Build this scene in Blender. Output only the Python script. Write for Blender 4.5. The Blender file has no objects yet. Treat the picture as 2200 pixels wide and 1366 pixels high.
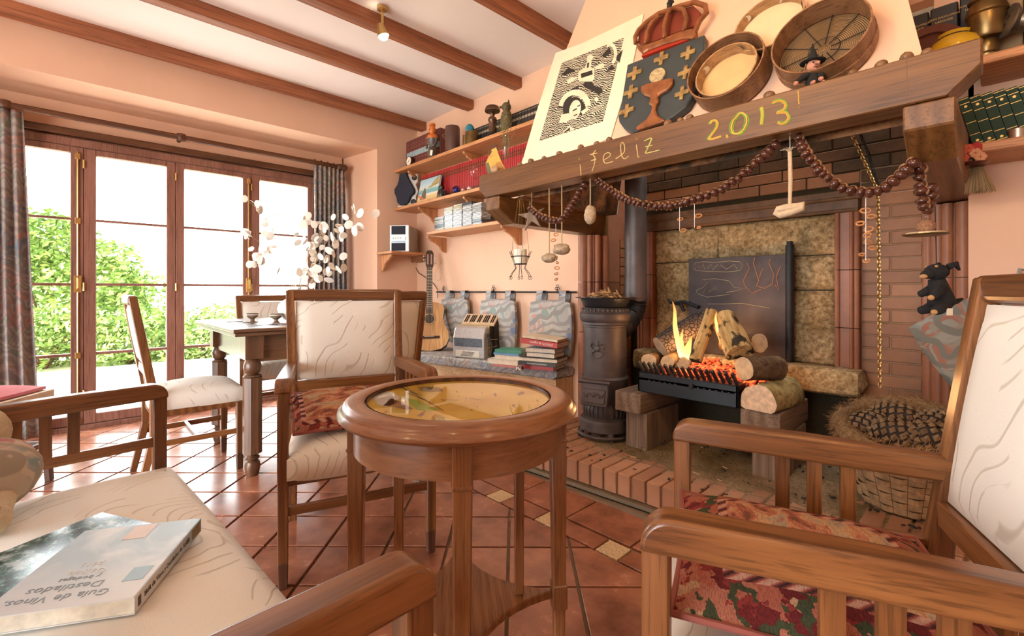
import bpy, bmesh, math, random
from math import sin, cos, pi, sqrt, atan2, radians as R
from mathutils import Vector, Matrix, noise
SC = bpy.context.scene
COL = SC.collection
rnd = random.Random(7)
# ---------------------------------------------------------------- camera
YAW = math.atan2(952, 993)
FW = Vector((-cos(YAW), sin(YAW), 0)); RT = Vector((sin(YAW), cos(YAW), 0)); UP = Vector((0, 0, 1))
CAM = Vector((0, 0, 1.0)); FPX, CX, CY = 993.0, 1100.0, 622.0
cd = bpy.data.cameras.new('camera'); cam = bpy.data.objects.new('camera', cd); COL.objects.link(cam)
cam.location = CAM; cam.rotation_euler = (pi / 2, 0, math.atan2(-FW.x, FW.y))
cd.sensor_width = 36; cd.lens = 36 * FPX / 2200; cd.shift_y = -(683 - CY) / 2200; cd.clip_start = 0.02
SC.camera = cam
# ---------------------------------------------------------------- light
W = bpy.data.worlds.new('sky'); SC.world = W; W.use_nodes = True
_bg = W.node_tree.nodes['Background']; _bg.inputs['Color'].default_value = (0.93, 0.97, 1.0, 1); _bg.inputs['Strength'].default_value = 10.5
def portal(name, loc, rot, sx, sy):
    l = bpy.data.lights.new(name, 'AREA'); l.shape = 'RECTANGLE'; l.size = sx; l.size_y = sy; l.cycles.is_portal = True
    o = bpy.data.objects.new(name, l); COL.objects.link(o); o.location = loc; o.rotation_euler = rot
portal('window_portal', (-4.62, 0.62, 1.03), (0, R(-90), 0), 2.0, 2.5)
portal('rear_opening_portal', (-1.3, -3.02, 1.0), (R(90), 0, 0), 3.4, 2.0)
def spot(loc, target, watt, col=(1.0, 0.58, 0.22), ang=120, blend=1.0, size=0.04):
    l = bpy.data.lights.new('spot_bulb', 'SPOT'); l.energy = watt; l.color = col; l.spot_size = R(ang); l.spot_blend = blend; l.shadow_soft_size = size
    o = bpy.data.objects.new('spot_bulb', l); COL.objects.link(o); o.location = loc
    o.rotation_euler = (Vector(target) - Vector(loc)).to_track_quat('-Z', 'Y').to_euler()
    return o
SPOTS = [((-2.47, 1.32, 2.50), (-2.3, 1.7, 1.2), 18), ((-0.95, 0.35, 2.50), (-1.0, 1.9, 1.9), 44), ((0.45, 0.55, 2.50), (-0.3, 2.0, 1.6), 36),
         ((-0.95, -1.2, 2.50), (-0.9, -0.4, 0.4), 18), ((0.75, -0.9, 2.50), (0.4, 0.6, 0.5), 18)]  # settee and armchair lamps are unseen, added to brighten the room
for loc, tgt, w in SPOTS:
    d = (Vector(tgt) - Vector(loc)).normalized(); spot(Vector(loc) + d * 0.03, tgt, w)
v = SC.view_settings
SC.display_settings.display_device = 'sRGB'
v.view_transform = 'Standard'; v.look = 'None'; v.exposure = 0.62; v.gamma = 1.0; v.use_curve_mapping = False
SC.cycles.use_denoising = True
SC.cycles.max_bounces = 8; SC.cycles.diffuse_bounces = 5; SC.cycles.glossy_bounces = 3; SC.cycles.transmission_bounces = 6; SC.cycles.transparent_max_bounces = 16
SC.cycles.caustics_reflective = False; SC.cycles.caustics_refractive = False; SC.cycles.sample_clamp_indirect = 6.0

# ---------------------------------------------------------------- placing
def at(px, py, X=None, Y=None, Z=None, T=None):
    """the point of the room seen at a pixel of the 2200x1366 photograph, on the plane X=, Y= or Z= or at depth T"""
    d = FW + RT * ((px - CX) / FPX) + UP * ((CY - py) / FPX)
    if T is None:
        if X is not None: T = (X - CAM.x) / d.x
        elif Y is not None: T = (Y - CAM.y) / d.y
        else: T = (Z - CAM.z) / d.z
    return CAM + d * T
def link(o, parent=None):
    COL.objects.link(o)
    if parent: o.parent = parent
    return o
def tag(o, label=None, cat=None, group=None, kind=None):
    if label: o['label'] = label
    if cat: o['category'] = cat
    if group: o['group'] = group
    if kind: o['kind'] = kind
    return o
def thing(name, label, cat, loc=(0, 0, 0), rz=0.0, group=None, rot=None):
    o = bpy.data.objects.new(name, None); o.empty_display_size = 0.05; link(o)
    o.location = loc; o.rotation_euler = rot if rot else (0, 0, rz)
    return tag(o, label, cat, group)
def copy_tree(o, parent=None):
    c = o.copy(); link(c, parent)
    for ch in list(o.children): copy_tree(ch, c)
    return c
def circle(r, n, a0=0.0): return [(r * cos(a0 + 2 * pi * i / n), r * sin(a0 + 2 * pi * i / n)) for i in range(n)]
_o1 = 'first second third fourth fifth sixth seventh eighth ninth tenth eleventh twelfth thirteenth fourteenth fifteenth sixteenth seventeenth eighteenth nineteenth'.split()
_o10 = {2: ('twentieth', 'twenty'), 3: ('thirtieth', 'thirty'), 4: ('fortieth', 'forty'), 5: ('fiftieth', 'fifty'), 6: ('sixtieth', 'sixty'), 7: ('seventieth', 'seventy'), 8: ('eightieth', 'eighty')}
def nth(i):
    i += 1
    return _o1[i - 1] if i < 20 else _o10[i // 10][0] if i % 10 == 0 else _o10[i // 10][1] + '-' + _o1[i % 10 - 1]
class MB:
    def __init__(s): s.v = []; s.f = []; s.m = []; s.M = None; s.cm = 0
    def add(s, vs, fs):
        n = len(s.v)
        for p in vs:
            p = Vector(p); s.v.append(s.M @ p if s.M is not None else p)
        for f in fs: s.f.append([n + i for i in f]); s.m.append(s.cm)
        return s
    def hexa(s, p): return s.add(p, [(0, 3, 2, 1), (4, 5, 6, 7), (0, 1, 5, 4), (1, 2, 6, 5), (2, 3, 7, 6), (3, 0, 4, 7)])
    def bb(s, x0, x1, y0, y1, z0, z1): return s.hexa([(x0, y0, z0), (x1, y0, z0), (x1, y1, z0), (x0, y1, z0), (x0, y0, z1), (x1, y0, z1), (x1, y1, z1), (x0, y1, z1)])
    def bar(s, a, b, w, h, up=(0, 0, 1), w2=None, h2=None):
        a = Vector(a); b = Vector(b); d = (b - a).normalized(); up = Vector(up)
        if abs(d.dot(up)) > 0.99: up = Vector((0, 1, 0))
        sx = d.cross(up).normalized(); sy = sx.cross(d).normalized(); w2 = w if w2 is None else w2; h2 = h if h2 is None else h2
        q = []
        for c, ww, hh in ((a, w, h), (b, w2, h2)):
            for i, j in ((-1, -1), (1, -1), (1, 1), (-1, 1)): q.append(c + sx * (i * ww / 2) + sy * (j * hh / 2))
        return s.hexa(q)
    def prism(s, poly, ax, a0, a1):
        n = len(poly); vs = []
        for a in (a0, a1):
            for p, q in poly: vs.append({'x': (a, p, q), 'y': (p, a, q), 'z': (p, q, a)}[ax])
        fs = [tuple(range(n))[::-1], tuple(range(n, 2 * n))] + [(i, (i + 1) % n, n + (i + 1) % n, n + i) for i in range(n)]
        if ax == 'y': fs = [f[::-1] for f in fs]
        return s.add(vs, fs)
    def tube(s, pts, r, n=8, cap=True, closed=False):
        pts = [Vector(p) for p in pts]; k = len(pts); rs = r if isinstance(r, (list, tuple)) else [r] * k
        vs = []; fs = []; px = None
        for i in range(k):
            if closed: d = pts[(i + 1) % k] - pts[i - 1]
            else: d = pts[min(i + 1, k - 1)] - pts[max(i - 1, 0)]
            if d.length < 1e-9: d = Vector((0, 0, 1))
            d.normalize()
            if px is None:
                px = d.cross(Vector((0, 0, 1)) if abs(d.z) < 0.9 else Vector((1, 0, 0))).normalized()
            else:
                px = px - d * px.dot(d)
                px = px.normalized() if px.length > 1e-6 else d.orthogonal().normalized()
            py = d.cross(px)
            for j in range(n):
                a = 2 * pi * j / n; vs.append(pts[i] + px * (cos(a) * rs[i]) + py * (sin(a) * rs[i]))
        for i in range(k if closed else k - 1):
            a, b = i * n, ((i + 1) % k) * n
            for j in range(n): fs.append((a + j, a + (j + 1) % n, b + (j + 1) % n, b + j))
        if cap and not closed: fs.append(tuple(range(n))[::-1]); fs.append(tuple(range((k - 1) * n, k * n)))
        return s.add(vs, fs)
    def lathe(s, prof, n=24, c=(0, 0, 0), cap=True, arc=None):
        c = Vector(c); vs = []; fs = []; k = len(prof)
        for r, z in prof:
            for j in range(n):
                a = 2 * pi * j / n; vs.append(c + Vector((r * cos(a), r * sin(a), z)))
        for i in range(k - 1):
            for j in range(n): fs.append((i * n + j, i * n + (j + 1) % n, (i + 1) * n + (j + 1) % n, (i + 1) * n + j))
        if cap: fs.append(tuple(range(n))[::-1]); fs.append(tuple(range((k - 1) * n, k * n)))
        return s.add(vs, fs)
    def ball(s, c, r, nu=12, nv=8, fn=None):
        if not isinstance(r, (tuple, list)): r = (r, r, r)
        c = Vector(c); vs = [c + Vector((0, 0, -r[2]))]
        for i in range(1, nv):
            b = -pi / 2 + pi * i / nv
            for j in range(nu):
                a = 2 * pi * j / nu; d = Vector((cos(b) * cos(a), cos(b) * sin(a), sin(b))); k = fn(d) if fn else 1.0
                vs.append(c + Vector((d.x * r[0] * k, d.y * r[1] * k, d.z * r[2] * k)))
        vs.append(c + Vector((0, 0, r[2]))); fs = []
        for j in range(nu): fs.append((0, 1 + (j + 1) % nu, 1 + j))
        for i in range(nv - 2):
            for j in range(nu):
                a = 1 + i * nu; fs.append((a + j, a + (j + 1) % nu, a + nu + (j + 1) % nu, a + nu + j))
        t = len(vs) - 1; a = 1 + (nv - 2) * nu
        for j in range(nu): fs.append((a + j, a + (j + 1) % nu, t))
        return s.add(vs, fs)
    def grid(s, fn, nu, nv, closed_u=False):
        vs = [fn(i / nu, j / nv) for j in range(nv + 1) for i in range(nu + (0 if closed_u else 1))]
        w = nu if closed_u else nu + 1; fs = []
        for j in range(nv):
            for i in range(nu): fs.append((j * w + i, j * w + (i + 1) % w, (j + 1) * w + (i + 1) % w, (j + 1) * w + i))
        return s.add(vs, fs)
    def cushion(s, x0, x1, y0, y1, z0, z1, puff=0.03, n=10, rr=0.25, taper=0.0):
        """soft rounded slab: top and bottom bulge, rounded corners in plan"""
        cx, cy = (x0 + x1) / 2, (y0 + y1) / 2; hx, hy = (x1 - x0) / 2, (y1 - y0) / 2
        def sq(t): return t
        for top in (1, 0):
            def fn(u, v):
                a, b = 2 * u - 1, 2 * v - 1
                e = (1 - a ** 6) * (1 - b ** 6); e = max(e, 0) ** 0.5
                k = 1 - rr * 0.25 * (a * a * b * b)
                X = cx + hx * a * k * (1 + taper * b); Yv = cy + hy * b * k
                m = (z0 + z1) / 2; h = (z1 - z0) / 2
                d = h * (0.55 + 0.45 * e) + puff * (1 - a * a) * (1 - b * b)
                return (X, Yv, m + d if top else m - (h * (0.55 + 0.45 * e)))
            b0 = len(s.f); s.grid(fn, n, n)
            if not top:
                for i in range(b0, len(s.f)): s.f[i] = s.f[i][::-1]
        # side skirt
        w = n + 1; base = len(s.v) - 2 * w * w
        ring = [i for i in range(n)] + [n + w * j for j in range(n)] + [n * w + n - i for i in range(n)] + [w * (n - j) for j in range(n)]
        for i in range(len(ring)):
            a, b = ring[i], ring[(i + 1) % len(ring)]
            s.f.append([base + w * w + a, base + w * w + b, base + b, base + a]); s.m.append(s.cm)
        return s
    def build(s, name, mat, parent=None, smooth=False, bevel=0.0, seg=1, loc=None, rot=None, kind=None, ang=35, sub=0):
        me = bpy.data.meshes.new(name); me.from_pydata([tuple(p) for p in s.v], [], s.f); me.update()
        for m in (mat if isinstance(mat, (list, tuple)) else [mat]): me.materials.append(m)
        if isinstance(mat, (list, tuple)): me.polygons.foreach_set('material_index', s.m)
        if smooth:
            me.polygons.foreach_set('use_smooth', [True] * len(me.polygons))
            if ang < 180: me.set_sharp_from_angle(angle=R(ang))
        o = bpy.data.objects.new(name, me); link(o, parent)
        if loc is not None: o.location = loc
        if rot is not None: o.rotation_euler = rot
        if bevel:
            md = o.modifiers.new('edge', 'BEVEL'); md.width = bevel; md.segments = seg; md.limit_method = 'ANGLE'; md.angle_limit = R(40)
        if sub:
            md = o.modifiers.new('sub', 'SUBSURF'); md.levels = sub; md.render_levels = sub
        if kind: o['kind'] = kind
        return o
def frame_from(p, n, up=(0, 0, 1)):
    """matrix whose local z is n and local y is close to up"""
    z = Vector(n).normalized(); x = Vector(up).cross(z).normalized(); y = z.cross(x)
    M = Matrix((x, y, z)).transposed().to_4x4(); M.translation = Vector(p); return M
def inst(o, name=None, loc=None, rot=None, scale=None, parent=None, label=None):
    c = o.copy()
    if name: c.name = name
    COL.objects.link(c)
    if parent is not None: c.parent = parent
    if loc is not None: c.location = loc
    if rot is not None: c.rotation_euler = rot
    if scale is not None: c.scale = scale
    if label: c['label'] = label
    return c
TEXTS = []
def text(body, size, mat, parent, loc, rot, depth=0.0006, name='lettering', ax='CENTER', font_scale=1.0):
    c = bpy.data.curves.new(name, 'FONT'); c.body = body; c.size = size; c.extrude = depth; c.align_x = ax; c.align_y = 'CENTER'; c.resolution_u = 2
    c.materials.append(mat); o = bpy.data.objects.new(name, c); link(o, parent); o.location = loc
    if isinstance(rot, Matrix): o.matrix_local = Matrix.Translation(loc) @ rot.to_4x4()
    else: o.rotation_euler = rot
    TEXTS.append(o)
    if font_scale != 1.0: o.scale = (font_scale, 1, 1)
    return o

# ---------------------------------------------------------------- materials
MATS = {}
class NT:
    def __init__(s, name):
        s.m = bpy.data.materials.new(name); s.m.use_nodes = True; s.t = s.m.node_tree; s.p = s.t.nodes['Principled BSDF']; s.out = s.t.nodes['Material Output']
    def n(s, typ, **kw):
        x = s.t.nodes.new(typ)
        for k, val in kw.items():
            if k in x.inputs.keys(): x.inputs[k].default_value = val
            else: setattr(x, k, val)
        return x
    def l(s, a, b): s.t.links.new(a, b)
    def coord(s, scale=(1, 1, 1), which='Object', rot=(0, 0, 0)):
        c = s.n('ShaderNodeTexCoord'); mp = s.n('ShaderNodeMapping'); mp.inputs['Scale'].default_value = scale; mp.inputs['Rotation'].default_value = rot
        s.l(c.outputs[which], mp.inputs['Vector']); return mp.outputs[0]
    def noise(s, vec, scale=5, detail=4, rough=0.55, dist=0.0):
        x = s.n('ShaderNodeTexNoise'); x.inputs['Scale'].default_value = scale; x.inputs['Detail'].default_value = detail; x.inputs['Roughness'].default_value = rough; x.inputs['Distortion'].default_value = dist
        if vec is not None: s.l(vec, x.inputs['Vector'])
        return x.outputs['Fac']
    def ramp(s, fac, stops, const=False):
        x = s.n('ShaderNodeValToRGB'); e = x.color_ramp.elements
        if const: x.color_ramp.interpolation = 'CONSTANT'
        while len(e) < len(stops): e.new(0.5)
        for i, (p, c) in enumerate(stops):
            e[i].position = p; e[i].color = (c[0], c[1], c[2], 1) if not isinstance(c, (int, float)) else (c, c, c, 1)
        s.l(fac, x.inputs['Fac']); return x.outputs['Color']
    def mix(s, a, b, fac, mode='MIX'):
        x = s.n('ShaderNodeMix', data_type='RGBA', blend_type=mode)
        for val, i in ((fac, 0), (a, 6), (b, 7)):
            if hasattr(val, 'links'): s.l(val, x.inputs[i])
            elif i == 0: x.inputs[0].default_value = val
            else: x.inputs[i].default_value = (val[0], val[1], val[2], 1)
        return x.outputs[2]
    def math(s, op, a, b=None):
        x = s.n('ShaderNodeMath', operation=op)
        for i, val in enumerate((a, b)):
            if val is None: continue
            if hasattr(val, 'links'): s.l(val, x.inputs[i])
            else: x.inputs[i].default_value = val
        return x.outputs[0]
    def bump(s, h, strength=0.3, dist=0.01):
        b = s.n('ShaderNodeBump'); b.inputs['Strength'].default_value = strength; b.inputs['Distance'].default_value = dist
        s.l(h, b.inputs['Height']); s.l(b.outputs[0], s.p.inputs['Normal']); return s
    def col(s, c):
        if hasattr(c, 'links'): s.l(c, s.p.inputs['Base Color'])
        else: s.p.inputs['Base Color'].default_value = (c[0], c[1], c[2], 1)
        return s
    def done(s, rough=0.5, metal=0.0, spec=0.5, coat=0.0):
        s.p.inputs['Roughness'].default_value = rough; s.p.inputs['Metallic'].default_value = metal; s.p.inputs['Specular IOR Level'].default_value = spec
        if coat: s.p.inputs['Coat Weight'].default_value = coat; s.p.inputs['Coat Roughness'].default_value = 0.15
        return s.m
    def rand(s): return s.n('ShaderNodeObjectInfo').outputs['Random']
def flat(name, c, rough=0.5, metal=0.0, spec=0.5, var=0.12, scale=12.0, bump=0.0):
    if name in MATS: return MATS[name]
    t = NT(name); vec = t.coord()
    nz = t.noise(vec, scale, 4)
    t.col(t.ramp(nz, [(0.3, [x * (1 - var) for x in c]), (0.7, [min(1, x * (1 + var)) for x in c])]))
    if bump: t.bump(nz, bump, 0.004)
    MATS[name] = t.done(rough, metal, spec); return MATS[name]
def wood(name, c1, c2, axis='z', rough=0.38, scale=1.0, coat=0.0, stretch=14.0):
    if name in MATS: return MATS[name]
    t = NT(name); s = [stretch * scale] * 3; s['xyz'.index(axis)] = 1.1 * scale
    vec = t.coord(tuple(s)); big = t.noise(vec, 1.3, 2, 0.5, 1.2)
    w = t.n('ShaderNodeTexWave', wave_type='BANDS', bands_direction='X' if axis != 'x' else 'Y'); w.inputs['Scale'].default_value = 0.55; w.inputs['Distortion'].default_value = 7.0; w.inputs['Detail'].default_value = 2.0; w.inputs['Detail Scale'].default_value = 1.2
    t.l(vec, w.inputs['Vector'])
    fine = t.noise(vec, 9.0, 3, 0.6)
    g = t.mix(w.outputs['Fac'], fine, 0.45); g2 = t.mix(g, big, 0.35)
    s3 = [stretch * scale * 5.5] * 3; s3['xyz'.index(axis)] = 2.6 * scale
    pores = t.ramp(t.noise(t.coord(tuple(s3)), 2.2, 3, 0.6, 0.3), [(0.36, 0.55), (0.47, 1.0), (0.62, 1.12)])
    base = t.ramp(g2, [(0.25, c2), (0.55, [(a + b) / 2 for a, b in zip(c1, c2)]), (0.8, c1)])
    t.col(t.mix(base, pores, 0.85, 'MULTIPLY')).bump(fine, 0.12, 0.002)
    MATS[name] = t.done(rough, 0, 0.5, coat); return MATS[name]
OAK1, OAK2 = (0.29, 0.118, 0.037), (0.12, 0.042, 0.013)
M_chair = {a: wood('chair_wood_' + a, OAK1, OAK2, a, 0.33, 1.0, 0.25) for a in 'xyz'}
M_table = {a: wood('table_wood_' + a, (0.34, 0.15, 0.06), (0.20, 0.078, 0.028), a, 0.3, 1.6, 0.3) for a in 'xyz'}
def roundwood():
    t = NT('table_round_grain'); c = t.n('ShaderNodeTexCoord'); sp = t.n('ShaderNodeSeparateXYZ'); t.l(c.outputs['Object'], sp.inputs[0])
    an = t.math('ARCTAN2', sp.outputs[1], sp.outputs[0]); ra_ = t.math('SQRT', t.math('ADD', t.math('MULTIPLY', sp.outputs[0], sp.outputs[0]), t.math('MULTIPLY', sp.outputs[1], sp.outputs[1])))
    cb = t.n('ShaderNodeCombineXYZ'); t.l(t.math('MULTIPLY', an, 1.1), cb.inputs[0]); t.l(t.math('MULTIPLY', ra_, 34.0), cb.inputs[1]); t.l(t.math('MULTIPLY', sp.outputs[2], 34.0), cb.inputs[2])
    n1 = t.noise(cb.outputs[0], 1.4, 3, 0.55, 0.6); n2 = t.noise(cb.outputs[0], 6.0, 3, 0.6)
    t.col(t.mix(t.ramp(n1, [(0.3, (0.23, 0.095, 0.038)), (0.7, (0.38, 0.175, 0.078))]), t.ramp(n2, [(0.36, 0.72), (0.5, 1.0)]), 0.8, 'MULTIPLY')); return t.done(0.3, 0, 0.5, 0.3)
M_round = roundwood()
M_dark = {a: wood('dark_wood_' + a, (0.15, 0.06, 0.026), (0.06, 0.022, 0.01), a, 0.42) for a in 'xyz'}
M_beam = wood('beam_wood', (0.40, 0.145, 0.06), (0.22, 0.07, 0.028), 'y', 0.55, 0.7)
M_mantel = {a: wood('mantel_wood_' + a, (0.20, 0.086, 0.024), (0.10, 0.040, 0.011), a, 0.4, 0.8, 0.2) for a in 'xyz'}
M_pine = {a: wood('shelf_pine_' + a, (0.62, 0.30, 0.13), (0.45, 0.19, 0.075), a, 0.45) for a in 'xyz'}
M_shelfdark = wood('shelf_dark', (0.33, 0.15, 0.07), (0.2, 0.08, 0.035), 'x', 0.5)
M_winwood = wood('window_wood', (0.30, 0.14, 0.10), (0.20, 0.09, 0.06), 'z', 0.42)
M_block = {a: wood('grey_timber_' + a, (0.27, 0.19, 0.135), (0.14, 0.09, 0.06), a, 0.8, 0.8) for a in 'xyz'}
M_black = flat('black_plastic', (0.012, 0.012, 0.015), 0.4)
M_iron = flat('black_iron', (0.022, 0.022, 0.024), 0.55, 0.3, 0.4, 0.3, 25, 0.2)
M_castiron = flat('cast_iron', (0.085, 0.068, 0.066), 0.55, 0.45, 0.5, 0.25, 14, 0.25)
M_pipe = flat('flue_steel', (0.12, 0.10, 0.095), 0.5, 0.5, 0.5, 0.25, 9, 0.1)
M_steel = flat('steel', (0.6, 0.6, 0.62), 0.28, 1.0)
M_brass = flat('brass', (0.62, 0.42, 0.16), 0.3, 1.0)
M_agedbrass = flat('aged_brass', (0.23, 0.15, 0.06), 0.36, 0.9, 0.5, 0.3)
M_copper = flat('dark_copper', (0.13, 0.05, 0.035), 0.4, 0.7)
M_white = flat('white_matt', (0.80, 0.79, 0.76), 0.6, var=0.04)
M_paper = flat('paper', (0.80, 0.74, 0.62), 0.8, var=0.05, scale=30)
M_pages = flat('book_pages', (0.72, 0.66, 0.54), 0.85, var=0.15, scale=60)
M_string = flat('string', (0.45, 0.32, 0.18), 0.9)
M_gold = flat('gold_leaf', (0.55, 0.40, 0.13), 0.4, 0.6)
def glassmat(name, tint=(1, 1, 1), rough=0.0, pw=4.0, amt=0.6):
    if name in MATS: return MATS[name]
    t = NT(name); tr = t.n('ShaderNodeBsdfTransparent'); tr.inputs[0].default_value = (*tint, 1); gl = t.n('ShaderNodeBsdfGlossy'); gl.inputs['Roughness'].default_value = rough
    lw = t.n('ShaderNodeLayerWeight'); lw.inputs['Blend'].default_value = 0.5; mx = t.n('ShaderNodeMixShader')
    fac = t.math('ADD', t.math('MULTIPLY', t.math('POWER', lw.outputs['Facing'], pw), amt), 0.035)
    t.l(fac, mx.inputs[0]); t.l(tr.outputs[0], mx.inputs[1]); t.l(gl.outputs[0], mx.inputs[2]); t.l(mx.outputs[0], t.out.inputs['Surface'])
    MATS[name] = t.m; return t.m
M_glass = glassmat('clear_glass', (0.97, 0.98, 0.97)); M_tglass = glassmat('table_glass', (0.97, 0.98, 0.97), 0.02, 3.0, 0.8)
def plaster():
    t = NT('peach_plaster'); vec = t.coord()
    nz = t.noise(vec, 2.0, 5, 0.6)
    t.col(t.ramp(nz, [(0.3, (0.745, 0.48, 0.335)), (0.7, (0.795, 0.53, 0.375))])).bump(t.noise(vec, 26, 4), 0.06, 0.01)
    return t.done(0.85, 0, 0.25)
M_plaster = plaster()
M_ceiling = flat('ceiling_paint', (0.86, 0.79, 0.75), 0.9, var=0.02, scale=2)
def cream():
    t = NT('cream_leaf_upholstery'); vec = t.coord()
    dn = t.n('ShaderNodeTexNoise'); dn.inputs['Scale'].default_value = 4.5; dn.inputs['Detail'].default_value = 0.5; t.l(vec, dn.inputs['Vector'])
    dv = t.mix(vec, dn.outputs['Color'], 0.26)
    w = t.n('ShaderNodeTexWave', wave_type='BANDS', bands_direction='DIAGONAL'); w.inputs['Scale'].default_value = 13.0; w.inputs['Distortion'].default_value = 2.0; w.inputs['Detail'].default_value = 0.0
    t.l(dv, w.inputs['Vector'])
    line = t.ramp(w.outputs['Fac'], [(0.0, 0.0), (0.09, 1.0), (1.0, 1.0)])
    br = t.noise(vec, 9.0, 1); gate = t.ramp(br, [(0.46, 1.0), (0.50, 0.0)])
    m = t.math('MAXIMUM', line, gate)
    weave = t.noise(t.coord((1, 1, 1)), 260, 2)
    t.col(t.mix((0.60, 0.55, 0.46), (0.79, 0.755, 0.675), m)).bump(t.math('ADD', m, t.math('MULTIPLY', weave, 0.25)), 0.25, 0.004)
    return t.done(0.8, 0, 0.25)
M_cream = cream()
def paisley(name, base, cols, sc=9.0, seed=0.0, dark=0.68):
    t = NT(name); vec = t.coord(rot=(0.3 + seed, 0.2, 0.5))
    d = t.n('ShaderNodeTexNoise'); d.inputs['Scale'].default_value = sc * 0.6; d.inputs['Detail'].default_value = 1.0; t.l(vec, d.inputs['Vector'])
    dv = t.mix(vec, d.outputs['Color'], 0.16)
    v = t.n('ShaderNodeTexVoronoi', feature='F1'); v.inputs['Scale'].default_value = sc; t.l(dv, v.inputs['Vector'])
    rings = t.math('FRACT', t.math('MULTIPLY', v.outputs['Distance'], 3.1))
    c = t.ramp(t.n('ShaderNodeSeparateColor').outputs[0], [(0, base), (1, base)])
    sep = t.n('ShaderNodeSeparateColor'); t.l(v.outputs['Color'], sep.inputs[0])
    cc = t.ramp(sep.outputs[0], [(i / len(cols), x) for i, x in enumerate(cols)], True)
    edge = t.ramp(rings, [(0.0, 1.0), (0.16, 1.0), (0.22, 0.0), (0.85, 0.0), (0.92, 1.0)])
    k = t.mix(cc, base, t.ramp(t.noise(dv, sc * 1.7, 2), [(0.50, 0.0), (0.60, 1.0)]))
    w2 = t.n('ShaderNodeTexWave', wave_type='RINGS'); w2.inputs['Scale'].default_value = sc * 0.36; w2.inputs['Distortion'].default_value = 9.0; w2.inputs['Detail'].default_value = 0.5; w2.inputs['Detail Scale'].default_value = 0.7; t.l(dv, w2.inputs['Vector'])
    scroll = t.ramp(w2.outputs['Fac'], [(0.0, 1.0), (0.10, 1.0), (0.16, 0.0), (0.88, 0.0), (0.93, 0.8)])
    k = t.mix(k, [x * 1.12 for x in base], edge)
    t.col(t.mix(k, [x * dark for x in base], scroll)).bump(t.noise(vec, 220, 2), 0.15, 0.002)
    return t.done(0.85, 0, 0.2)
M_pad = paisley('paisley_pad_cloth', (0.42, 0.40, 0.38), [(0.17, 0.22, 0.33), (0.50, 0.30, 0.25), (0.34, 0.35, 0.40), (0.45, 0.42, 0.36), (0.25, 0.33, 0.30)], 8.5)
M_bench = paisley('paisley_bench_cloth', (0.44, 0.42, 0.40), [(0.20, 0.25, 0.35), (0.48, 0.34, 0.28), (0.34, 0.36, 0.42), (0.42, 0.40, 0.36)], 13, 0.7)
M_curtain = paisley('paisley_curtain_cloth', (0.36, 0.32, 0.31), [(0.18, 0.22, 0.27), (0.42, 0.24, 0.20), (0.22, 0.27, 0.22), (0.36, 0.31, 0.25)], 11, 1.3, 0.72)
def tapestry():
    t = NT('tapestry_cloth'); vec = t.coord()
    sp = t.n('ShaderNodeSeparateXYZ'); t.l(vec, sp.inputs[0])
    ax = t.math('ABSOLUTE', sp.outputs[0]); ay = t.math('ABSOLUTE', sp.outputs[1]); m = t.math('MAXIMUM', ax, ay)
    d = t.n('ShaderNodeTexNoise'); d.inputs['Scale'].default_value = 46; d.inputs['Detail'].default_value = 4.0; t.l(vec, d.inputs['Vector'])
    dv = t.mix(vec, d.outputs['Color'], 0.045)
    vo = t.n('ShaderNodeTexVoronoi'); vo.inputs['Scale'].default_value = 48; t.l(dv, vo.inputs['Vector']); s2 = t.n('ShaderNodeSeparateColor'); t.l(vo.outputs['Color'], s2.inputs[0])
    flor = t.ramp(s2.outputs[0], [(0, (0.36, 0.11, 0.07)), (0.28, (0.055, 0.065, 0.032)), (0.46, (0.13, 0.02, 0.02)), (0.60, (0.38, 0.14, 0.09)), (0.78, (0.22, 0.035, 0.03)), (0.92, (0.44, 0.27, 0.16))], True)
    iv = t.coord((1.0, 2.6, 1.0)); nz = t.noise(iv, 9.0, 6, 0.62, 0.8)
    inner = t.ramp(nz, [(0.30, (0.10, 0.11, 0.05)), (0.40, (0.21, 0.07, 0.05)), (0.48, (0.46, 0.17, 0.10)), (0.54, (0.55, 0.33, 0.17)), (0.62, (0.36, 0.30, 0.22)), (0.72, (0.42, 0.11, 0.08))])
    bnd = t.n('ShaderNodeTexWave', wave_type='BANDS', bands_direction='DIAGONAL'); bnd.inputs['Scale'].default_value = 18; t.l(vec, bnd.inputs['Vector'])
    rope = t.ramp(bnd.outputs['Fac'], [(0.0, (0.05, 0.02, 0.02)), (0.45, (0.35, 0.09, 0.07)), (0.8, (0.52, 0.30, 0.22))])
    k = t.ramp(m, [(0.0, 0.0), (0.139, 0.0), (0.14, 1.0), (1.0, 1.0)], True); k2 = t.ramp(m, [(0.0, 0.0), (0.124, 1.0), (0.14, 0.0)], True)
    c = t.mix(inner, flor, k); c = t.mix(c, rope, k2)
    thr = t.ramp(t.noise(t.coord((0.35, 2.6, 1)), 330, 1), [(0.35, 0.66), (0.6, 1.12)])
    t.col(t.mix(c, thr, 0.9, 'MULTIPLY')).bump(t.noise(t.coord((1, 3, 1)), 240, 1), 0.35, 0.002)
    return t.done(0.9, 0, 0.15)
M_tapestry = tapestry()
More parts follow.
